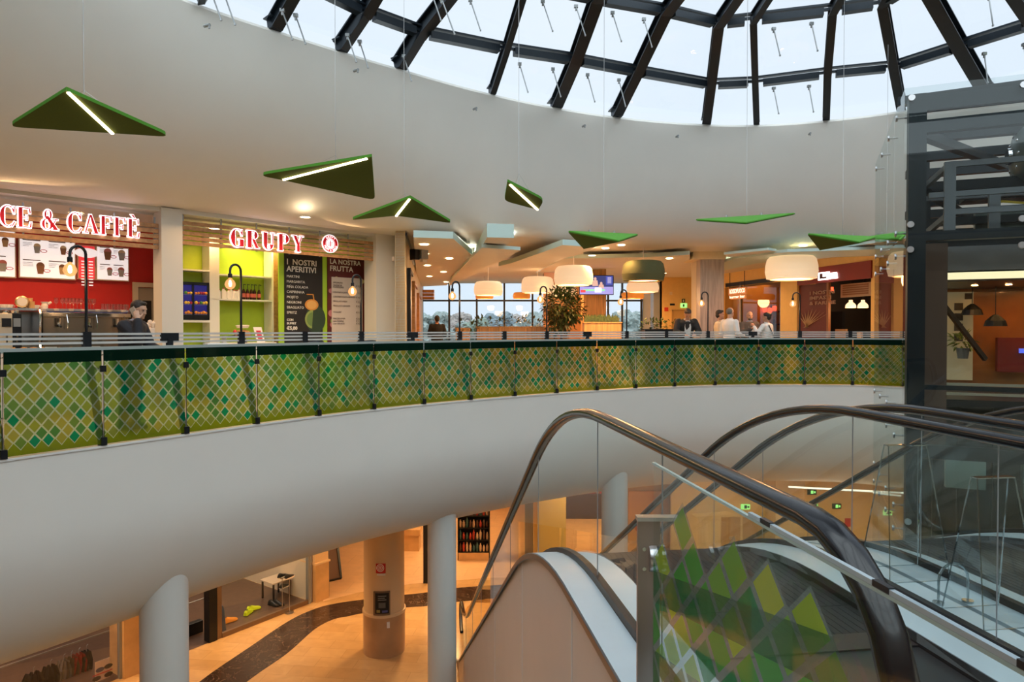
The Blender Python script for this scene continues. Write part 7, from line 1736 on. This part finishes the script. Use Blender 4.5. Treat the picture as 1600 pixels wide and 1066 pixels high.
# car
CARF, CARB, CL, CRr = .75, 2.6, .34, 2.7
WOODC = mat('lit_orange_wood_panel', (.50, .17, .03), .3, noise=.25, scale=3, coat=.5)
STC = mat('car_steel', (.38, .37, .37), .25, .9, noise=.05)
CAR = LIFT
def cbox_(f0, f1, s0, s1, z0, z1, nm, m, par=None): mb = MB(); mb.prism([lp(f0, s0, z0), lp(f1, s0, z0), lp(f1, s1, z0), lp(f0, s1, z0)], (0, 0, z1-z0)); return mb.build(nm, m, par or LIFT)
cbox_(.50, 2.7, CARF, CARF+.05, 1.98, 2.26, 'car_header', STC)
cbox_(.50, 2.7, CARF-.02, CARF+.03, 1.88, 1.96, 'car_light_strip', emis('lit_cream_strip', (1, .85, .5), .75))
cbox_(.50, 2.7, CARF, CARB, 2.26, 2.30, 'car_roof', BLACK)
cbox_(.50, 2.7, CARF, CARB, 1.86, 1.88, 'car_ceiling', mat('dark_car_ceiling', (.05, .03, .02), .3))
cbox_(.30, .52, CARF-.05, CARF+.1, -.2, 2.3, 'car_door_post', mat('bronze_steel', (.20, .13, .10), .3, .7))
cbox_(.5, 2.7, CARF, CARB, .42, .50, 'car_floor', BLACK)
cbox_(.52, 2.7, CARB, CARB+.05, .5, 1.9, 'car_back_wall', WOODC)
cbox_(.52, 1.10, CARB-.1, CARB-.05, .62, 1.82, 'notice_wall', mat('cream_notice_wall', (.60, .50, .30), .5, emit=(.8, .6, .3), es=.08))
NP = mat('notice_dark_print', (.10, .08, .06), .5)
for k in range(4): cbox_(.88, .98, CARB-.12, CARB-.1, 1.15+.14*k, 1.25+.14*k, 'notice_symbol', NP)
cbox_(.60, .72, CARB-.12, CARB-.1, 1.62, 1.78, 'notice_symbol', NP); cbox_(1.0, 1.08, CARB-.12, CARB-.1, 1.72, 1.8, 'notice_symbol', NP)
for z in (.63, .52): lbar((.5, CARF-.03, z+.05), (2.7, CARF-.03, z+.05), .03, .03, 'car_bumper_rail', mat('pale_metal_rail', (.5, .45, .33), .3, .5))
lbar((.5, CARF+.1, 1.60), (1.0, CARF+.5, .95), .04, .05, 'car_brace', mat('dark_brown_metal', (.08, .05, .03), .4, .5))
for k in range(5):
    p = lp(.95+.35*k, 1.6, 1.855); m = MB(); m.lathe([(.001, -.002), (.035, -.002)], p, 12); m.build('car_spot', DLM, LIFT)
light('car_light', 'AREA', lp(1.5, 1.7, 1.83), 4, (1, .5, .15), 1.2, LIFT, Matrix.Identity(3))
for f, s, z in ((1.25, 2.0, 1.35), (1.75, 1.9, 1.33), (1.05, 2.3, 1.5)):
    p = lp(f, s, z); m = MB(); m.lathe([(.13, 0), (.11, .07), (.05, .13), (.02, .15)], p, 16); m.tube([p+V(0,0,.15), V(p.x, p.y, 1.86)], .005, 5); m.build('car_lamp_shade', BLACK, LIFT)
m = MB()
rd = random.Random(2); leaves(m, lp(.95, CARB-.3, 1.15), (.14, .14, .1), 60, rd, .09); m.build('car_plant', mat('yellow_green_leaf', (.25, .3, .05), .5), LIFT)
m = MB(); m.lathe([(.06, 0), (.08, .14)], lp(.95, CARB-.3, .92), 14); m.build('car_plant_pot', mat('grey_pot', (.2, .2, .18), .5), LIFT)
cbox_(1.35, 1.75, CARB-.25, CARB-.12, .75, 1.2, 'red_cabinet', mat('red_glow_panel', (.25, .03, .02), .4)); cbox_(1.58, 1.66, CARB-.28, CARB-.25, 1.0, 1.06, 'blue_light', emis('blue_small_light', (.1, .15, .8), .8))
# guide rails and counterweight below the car
GR2 = mat('dark_green_grey', (.035, .045, .04), .5)
cbox_(.35, 2.9, 2.9, 3.0, LF, 2.2, 'shaft_back', GR2)
for f in (.62, .9, 1.3): lbar((f, 2.2, LF), (f, 2.2, .4), .05, .05, 'guide_rail', GR2, DS)
cbox_(.55, .95, .9, 1.0, -.55, -.08, 'pit_panel', mat('pale_grey_green', (.33, .4, .36), .4)); cbox_(1.3, 2.6, .9, 1.0, -.62, -.12, 'pit_panel', mat('dull_green_grey', (.12, .15, .13), .4))
# ================================================================ people
SKIN = mat('skin', (.52, .30, .20), .5, noise=.06, scale=12); SKIN2 = mat('skin_tanned', (.42, .22, .14), .5, noise=.06, scale=12)
HAIRD = mat('dark_brown_hair', (.025, .015, .01), .6, bump=.4, scale=60); HAIRG = mat('grey_stubble_hair', (.14, .12, .10), .8); HAIRB = mat('black_hair', (.012, .009, .008), .5, bump=.4, scale=60)
def cap(mb, p, q, r0, r1, n=10):
    """tapered limb with rounded ends"""
    p = Vector(p); q = Vector(q); d = (q-p); L = d.length
    if L < 1e-4: return
    d.normalize(); pts = []; rs_ = []
    for k in range(4): a = PI/2*(1-k/4); pts.append(p-d*r0*math.sin(a)); rs_.append(max(.002, r0*math.cos(a)))
    pts.append(p); rs_.append(r0); pts.append(q); rs_.append(r1)
    for k in range(1, 5): a = PI/2*k/4; pts.append(q+d*r1*math.sin(a)); rs_.append(max(.002, r1*math.cos(a)))
    mb.tube(pts, rs_, n)
def torso(mb, J, k=0.0):
    pel, ch, nk = Vector(J['pelvis']), Vector(J['chest']), Vector(J['neck']); sL, sR = Vector(J['shL']), Vector(J['shR'])
    side = (sR-sL).normalized()
    secs = []
    for f, w_, d_ in ((0, .165, .115), (.15, .16, .11), (.35, .14, .10), (.6, .16, .115), (.8, .185, .12), (.93, .175, .10), (1.0, .09, .075)):
        c = pel.lerp(ch, min(1, f/.7)) if f <= .7 else ch.lerp(nk, (f-.7)/.3)
        secs.append((c, w_+k, d_+k))
    rows = []
    for i, (c, w_, d_) in enumerate(secs):
        a = secs[max(0, i-1)][0]; b = secs[min(len(secs)-1, i+1)][0]; up = (b-a).normalized(); fw = side.cross(up).normalized(); sd = up.cross(fw)
        if i == 0: c = c - up*.06
        rows.append([c + side*w_*math.cos(t) + fw*d_*math.sin(t) for t in [2*PI*j/18 for j in range(18)]])
    mb.grid(rows, closed=True); mb.add(rows[0], [tuple(range(18))]); mb.add(rows[-1], [tuple(range(18))])
def hand(mb, wr, el, side, curl=.5, sc=1.0, to=None, pn=None):
    wr, el = Vector(wr), Vector(el); d = ((to and Vector(to)-wr) or (wr-el)).normalized(); pn = Vector(pn or (0, 0, -1)); x = d.cross(pn).normalized()*side; pn = x.cross(d).normalized()*side
    pc = wr+d*.05*sc; M = Matrix((x, d, pn)).transposed()
    mb.ell(pc, (.038*sc, .052*sc, .018*sc), 12, 8, M); cap(mb, wr-d*.02, wr+d*.02, .026*sc, .028*sc)
    for i, (o, L) in enumerate(((-.028, .062), (-.010, .072), (.009, .068), (.026, .054))):
        b = wr + d*.088*sc + x*o*sc; q = b + (d*math.cos(curl*.6)+pn*math.sin(curl*.6))*L*.5*sc; e = q + (d*math.cos(curl*1.6)+pn*math.sin(curl*1.6))*L*.55*sc
        cap(mb, b-d*.02*sc, q, .0095*sc, .009*sc, 8); cap(mb, q, e, .009*sc, .0075*sc, 8)
    b = wr+d*.03*sc-x*.03*sc; q = b+(d*.6-x*.7+pn*.3).normalized()*.04*sc; cap(mb, b, q, .012*sc, .010*sc, 8); cap(mb, q, q+(d*.9-x*.1+pn*.4).normalized()*.03*sc, .010*sc, .008*sc, 8)
def head(mb, hc, fw, up, sc=1.0):
    fw = Vector(fw).normalized(); up = Vector(up); up = (up-fw*up.dot(fw)).normalized(); rt = fw.cross(up); hc = Vector(hc)
    M = Matrix((rt, fw, up)).transposed(); P = lambda a, b, c: hc + rt*a*sc + fw*b*sc + up*c*sc
    mb.ell(P(0, -.01, .03), (.074*sc, .094*sc, .088*sc), 18, 12, M); mb.ell(P(0, .015, -.035), (.060*sc, .074*sc, .075*sc), 16, 10, M)
    mb.ell(P(0, .06, -.085), (.032*sc, .025*sc, .024*sc), 10, 8, M)                 # chin
    mb.ell(P(0, .088, -.008), (.012*sc, .016*sc, .028*sc), 10, 8, M); mb.ell(P(0, .097, -.026), (.016*sc, .014*sc, .011*sc), 10, 8, M)   # nose
    mb.ell(P(0, .078, .028), (.046*sc, .014*sc, .010*sc), 12, 6, M)                  # brow
    mb.ell(P(0, .078, -.052), (.024*sc, .012*sc, .009*sc), 10, 6, M)                 # lips
    for s in (-1, 1): mb.ell(P(s*.076, -.008, -.006), (.009*sc, .019*sc, .030*sc), 8, 8, M)
    return P, M
def person(name_label, loc, rz, J, cloth, hair='short', hairm=None, skin=None, look=(0, 1, 0), sc=1.0, vox=.011, extra=None, group=None):
    """J: joints in a frame where the person faces +y, z up"""
    B = dict(pelvis=(0, 0, .95), chest=(0, .0, 1.28), neck=(0, .0, 1.47), head=(0, .02, 1.62), shL=(-.18, 0, 1.40), shR=(.18, 0, 1.40), elL=(-.24, .0, 1.13), elR=(.24, .0, 1.13), wrL=(-.22, .12, .92), wrR=(.22, .12, .92),
             hipL=(-.09, 0, .92), hipR=(.09, 0, .92), knL=(-.10, .02, .50), knR=(.10, .02, .50), anL=(-.11, -.02, .09), anR=(.11, -.02, .09), hup=(0, 0, 1))
    B.update(J); J = {k: (Vector(v)) for k, v in B.items()}
    t = thing('person', name_label, 'person', loc, rz, group); t.scale = (sc, sc, sc)
    sk = skin or SKIN
    m = MB(); torso(m, J, -.012); cap(m, J['neck']-V(0,0,.05), J['head']-V(0, .01, .04), .055, .052)
    Ph, Mh = head(m, J['head'], look, J['hup'])
    for s in 'LR':
        cap(m, J['sh'+s], J['el'+s], .048, .038); cap(m, J['el'+s], J['wr'+s], .038, .025)
        hand(m, J['wr'+s], J['el'+s], -1 if s == 'L' else 1, J.get('curl', Vector((.5, 0, 0)))[0], 1, J.get('to'+s), J.get('pn'+s))
        cap(m, J['hip'+s], J['kn'+s], .078, .052); cap(m, J['kn'+s], J['an'+s], .052, .036); cap(m, J['an'+s]-V(0, .03, .05), J['an'+s]+V(0, .13, -.055), .034, .028)
    LB(fuse(m, vox, 2), 'body', sk, t, smooth=True)
    # eyes
    for s in (-1, 1):
        m = MB(); m.ell(Ph(s*.03, .083, .008), (.012, .006, .006), 8, 6, Mh); LB(m, 'eye', BLACK, t)
    # upper garment
    def upper(k, m_, nm, sleeve=1.0, zlow=0):
        m = MB(); torso(m, J, k)
        for s in 'LR':
            w_ = J['el'+s].lerp(J['wr'+s], .88) if sleeve >= 1 else None
            cap(m, J['sh'+s], J['el'+s] if sleeve >= 1 else J['sh'+s].lerp(J['el'+s], .75), .062+k, .050+k)
            if w_: cap(m, J['el'+s], w_, .050+k, .036+k)
        if zlow: cap(m, J['pelvis']+V(-.06, 0, 0), J['pelvis']+V(-.06, 0, -.08), .12+k, .13+k); cap(m, J['pelvis']+V(.06, 0, 0), J['pelvis']+V(.06, 0, -.08), .12+k, .13+k)
        return LB(fuse(m, vox*1.1, 3), nm, m_, t, smooth=True)
    m = MB()
    for s in 'LR': cap(m, J['hip'+s], J['kn'+s], .098, .072); cap(m, J['kn'+s], J['an'+s]+V(0, 0, .0), .070, .058)
    cap(m, J['pelvis']+V(-.06, 0, -.02), J['pelvis']+V(.06, 0, -.02), .125, .125); LB(fuse(m, vox*1.2, 2), 'trousers', cloth['trousers'], t, smooth=True)
    for s in 'LR':
        m = MB(); cap(m, J['an'+s]-V(0, .035, .045), J['an'+s]+V(0, .15, -.055), .044, .036); LB(m, 'shoe', BLACK, t, smooth=True)
    if 'shirt' in cloth: upper(.006, cloth['shirt'], 'shirt', cloth.get('sleeve', 1.0))
    if 'jacket' in cloth:
        o = upper(.022, cloth['jacket'], 'jacket', 1.0, 1)
        if cloth.get('open'):
            # shirt front and lapels on the chest
            fw = (J['shR']-J['shL']).normalized().cross(V(0, 0, 1))*-1
            c = J['neck']; fw = V(0, 1, 0); lo = J['pelvis'].lerp(J['chest'], .2)
            m = MB(); P = [c+V(-.045, .075, -.02), c+V(.045, .075, -.02), J['chest']+V(.075, .150, .02), lo+V(.06, .148, 0), lo+V(-.06, .148, 0), J['chest']+V(-.075, .150, .02)]
            m.prism(P, (0, .012, 0)); LB(m, 'shirt_front', cloth['shirt'], t, smooth=True)
    m = MB(); c0 = J['neck']; m.tube([c0+V(.062*math.cos(a), .05*math.sin(a)+.004, .012+.012*math.sin(a)) for a in [2*PI*k/14 for k in range(14)]], .014, 8, closed=True); LB(m, 'collar', cloth.get('collar', cloth.get('shirt')), t, smooth=True)
    hm = hairm or HAIRD
    if hair == 'short':
        m = MB(); m.ell(Ph(0, -.022, .048), (.080, .096, .082), 18, 12, Mh); m.ell(Ph(0, -.05, -.005), (.074, .066, .075), 16, 10, Mh); m.ell(Ph(0, .045, .098), (.05, .04, .024), 12, 8, Mh)
        LB(fuse(m, .010, 1), 'hair', hm, t, smooth=True)
    elif hair == 'shaved':
        m = MB(); m.ell(Ph(0, -.024, .028), (.0765, .088, .080), 18, 12, Mh); LB(m, 'hair', hm, t, smooth=True)
    elif hair == 'bun':
        m = MB(); m.ell(Ph(0, -.022, .045), (.082, .098, .085), 18, 12, Mh); m.ell(Ph(0, -.06, .0), (.074, .06, .08), 14, 10, Mh); m.ell(Ph(0, -.10, .06), (.04, .035, .04), 12, 8, Mh); LB(fuse(m, .010, 1), 'hair', hm, t, smooth=True)
    elif hair == 'beard':
        m = MB(); m.ell(Ph(0, .030, -.075), (.055, .055, .042), 14, 10, Mh); LB(m, 'beard', HAIRG, t, smooth=True)
    if extra: extra(t, J, Ph, Mh)
    return t
NAVY = mat('dark_navy_cloth', (.012, .012, .018), .8, noise=.1, scale=40); BLKC = mat('black_cloth', (.010, .010, .011), .85); WSH = mat('white_shirt_cloth', (.72, .72, .70), .8, noise=.03, scale=20)
BSH2 = mat('pale_blue_shirt', (.38, .48, .62), .8); GSU = mat('grey_suit_cloth', (.07, .068, .065), .85, noise=.1, scale=50); CRC = mat('cream_apron_cloth', (.62, .52, .36), .8); GTR = mat('dark_trousers', (.02, .02, .022), .85)
# man on the telephone: seen from his right side, leaning
def phone(t, J, Ph, Mh):
    rt = Ph(1, 0, 0)-Ph(0, 0, 0); h0 = Ph(.102, .01, -.03)
    m = MB(); m.box((-.008, -.036, -.072), (.004, .036, .072), Matrix.Translation(h0) @ Matrix.Rotation(.5, 4, 'X')); LB(m, 'phone', mat('pale_phone', (.45, .36, .28), .35), t, bevel=.004)
    m = MB(); pts = [Ph(.075*math.cos(a), -.01+.0*a, .03+.10*math.sin(a)) for a in [PI*k/10 for k in range(11)]]; m.tube(pts, .004, 6); LB(m, 'glasses_on_head', BLACK, t)
    w_ = J['wrR']; m = MB(); d = (J['wrR']-J['elR']).normalized(); m.tube([w_-d*.035+V(.034*math.cos(a), 0, 0)+d.cross(V(1, 0, 0)).normalized()*.034*math.sin(a) for a in [2*PI*k/12 for k in range(12)]], .008, 6, closed=True); LB(m, 'watch', STEEL, t)
pm = PY(203, 516, 8.95)
mt = person('man in dark jacket on the telephone behind the railing', (pm.x, 8.95, 0), -PI/2-.15, dict(pelvis=(0, -.02, .92), chest=(0, .02, 1.22), neck=(0, .07, 1.39), head=(0, .13, 1.525), shL=(-.18, .02, 1.32), shR=(.18, .06, 1.32),
    elR=(.21, .27, 1.17), wrR=(.165, .235, 1.40), toR=(.125, .165, 1.55), pnR=(-.8, -.4, 0), elL=(-.22, .12, 1.06), wrL=(-.10, .34, 1.02), curl=(.45, 0, 0), hup=(0, .25, 1)),
    dict(trousers=GTR, shirt=mat('pale_lilac_shirt', (.5, .5, .62), .8), jacket=NAVY), 'short', HAIRD, SKIN, (0, 1, -.18), 1.0, .009, phone)
mt.rotation_euler = (0, 0, -PI/2-.15); mt.scale = (1.02, 1.02, 1.02)
# stool he leans by is hidden; woman at the far window, seen from behind
pw = PY(683, 516, 22.5)
def bag(t, J, Ph, Mh):
    m = MB(); m.box((-.1, .12, .98), (.08, .2, 1.2)); LB(m, 'white_bag', PAP, t, bevel=.02)
person('woman in dark clothes standing before the far window', (pw.x, 22.5, 0), .2, dict(wrL=(-.05, .16, 1.12), wrR=(.05, .16, 1.1), elL=(-.25, .02, 1.12), elR=(.25, .02, 1.12)), dict(trousers=BLKC, shirt=BLKC, jacket=BLKC), 'bun', HAIRB, SKIN2, (0, 1, 0), 1.02, .016, None)
# man reading at the counter, facing the camera
pr_ = PY(1073, 516, 17.1)
def paper(t, J, Ph, Mh):
    m = MB(); m.box((-.16, .34, 1.095), (.16, .55, 1.10)); LB(m, 'open_paper', PAP, t)
person('man in black jacket and pale shirt looking down at the counter', (pr_.x, 17.15, 0), PI, dict(pelvis=(0, -.08, .95), chest=(0, .0, 1.28), neck=(0, .06, 1.47), head=(0, .13, 1.60), shL=(-.19, 0, 1.42), shR=(.19, 0, 1.42), elL=(-.27, .12, 1.18), elR=(.27, .12, 1.18), wrL=(-.11, .34, 1.12), wrR=(.11, .34, 1.12), hup=(0, .7, .75)),
    dict(trousers=GTR, shirt=mat('pale_striped_shirt', (.50, .54, .56), .8), jacket=BLKC, open=True), 'short', HAIRD, SKIN2, (0, .75, -.7), 1.06, .013, paper)
pa = PY(1125, 516, 17.6)
def strap(t, J, Ph, Mh):
    m = MB(); m.bar(J['shL']+V(.06, .13, .02), J['pelvis']+V(.13, .17, .1), .03, .008, (0, 1, 0)); m.bar(J['shL']+V(.06, -.11, .03), J['pelvis']+V(.13, -.15, .1), .03, .008, (0, 1, 0)); LB(m, 'shoulder_strap', BLACK, t)
person('dark haired man in cream shirt with black shoulder strap', (pa.x, 17.7, 0), -PI/2-.25, dict(head=(0, .03, 1.64)), dict(trousers=GTR, shirt=CRC), 'short', HAIRD, SKIN2, (0, 1, 0), 1.03, .013, strap)
pb = PY(1138, 516, 17.2)
person('man with shaved grey head in white shirt, back half turned', (pb.x, 17.1, 0), -PI/2+.55, dict(wrR=(.18, .28, 1.08), wrL=(-.1, .32, 1.08)), dict(trousers=GTR, shirt=WSH), 'shaved', HAIRG, SKIN, (0, 1, 0), 1.07, .013)
pc_ = PY(1173, 516, 18.0)
person('bald bearded man in grey suit and blue shirt facing the camera', (pc_.x, 18.1, 0), PI, dict(elR=(.26, .1, 1.18), wrR=(.03, .24, 1.30), elL=(-.25, .0, 1.13)), dict(trousers=GSU, shirt=BSH2, jacket=GSU, open=True), 'beard', None, SKIN, (0, 1, 0), 1.03, .013)
pd = PY(1196, 516, 17.2)
person('dark haired person in white top, seen from behind, right of the grey suit', (pd.x, 17.1, 0), .75, dict(elL=(-.28, .1, 1.22), wrL=(-.16, .26, 1.40)), dict(trousers=GTR, shirt=WSH), 'bun', HAIRB, SKIN2, (-.3, 1, 0), 1.0, .013, strap)
# small things on the shelf of the railing
def onshelf(i, fr, d, z=1.11): p = ends[i]*(1-fr)+ends[i+1]*fr+outn(i)*d; return V(p.x, p.y, z)
p = onshelf(15, .1, .22); m = MB(); m.box((p.x-.16, p.y-.1, 1.11), (p.x+.16, p.y+.1, 1.118)); tag(m.build('newspaper', PAP), 'open white newspaper on the railing shelf before the white shirts', 'newspaper')
p = onshelf(3, .5, .22); 
for k, (i, fr, lb) in enumerate([(3, .55, 'white paper on the railing shelf right of the telephoning man')]):
    p = onshelf(i, fr, .2); m = MB(); m.box((-.14, -.05, 1.112), (.14, .06, 1.13), Matrix.Translation((p.x, p.y, 0)) @ Matrix.Rotation(.8, 4, 'Z')); tag(m.build('paper', PAP), lb, 'paper')
# low black chairs behind the railing before the tall boards
for k, (i, fr, lb) in enumerate([(5, .8, 'black chair back showing before the aperitif board'), (6, .75, 'black chair back showing before the fruit board')]):
    p = ends[i]*(1-fr)+ends[i+1]*fr+outn(i)*1.3; t = thing('cafe_chair', lb, 'chair', (p.x, p.y, 0), .8, 'black chairs by the fruit stand')
    m = MB(); m.lathe([(.001, .70), (.2, .70), (.21, .73), (.001, .74)], n=18, caps=False); LB(m, 'seat', BLACK, t)
    m = MB(); rows = [[V(.24*math.sin(a), -.22*math.cos(a), z) for a in [-1.2+2.4*q/10 for q in range(11)]] for z in (.85, .95, 1.05, 1.14)]; rows[-1] = [V(v.x*.9, v.y, v.z-.02-.35*v.x*v.x) for v in rows[-1]]; m.grid(rows); o = LB(m, 'backrest', BLACK, t, smooth=True); sm_ = o.modifiers.new('thick', 'SOLIDIFY'); sm_.thickness = .02
    for a in range(4): x, y = math.cos(a*PI/2+PI/4), math.sin(a*PI/2+PI/4); m = MB(); m.tube([(x*.12, y*.12, .70), (x*.22, y*.22, 0)], .014, 8); LB(m, 'leg', BLACK, t)
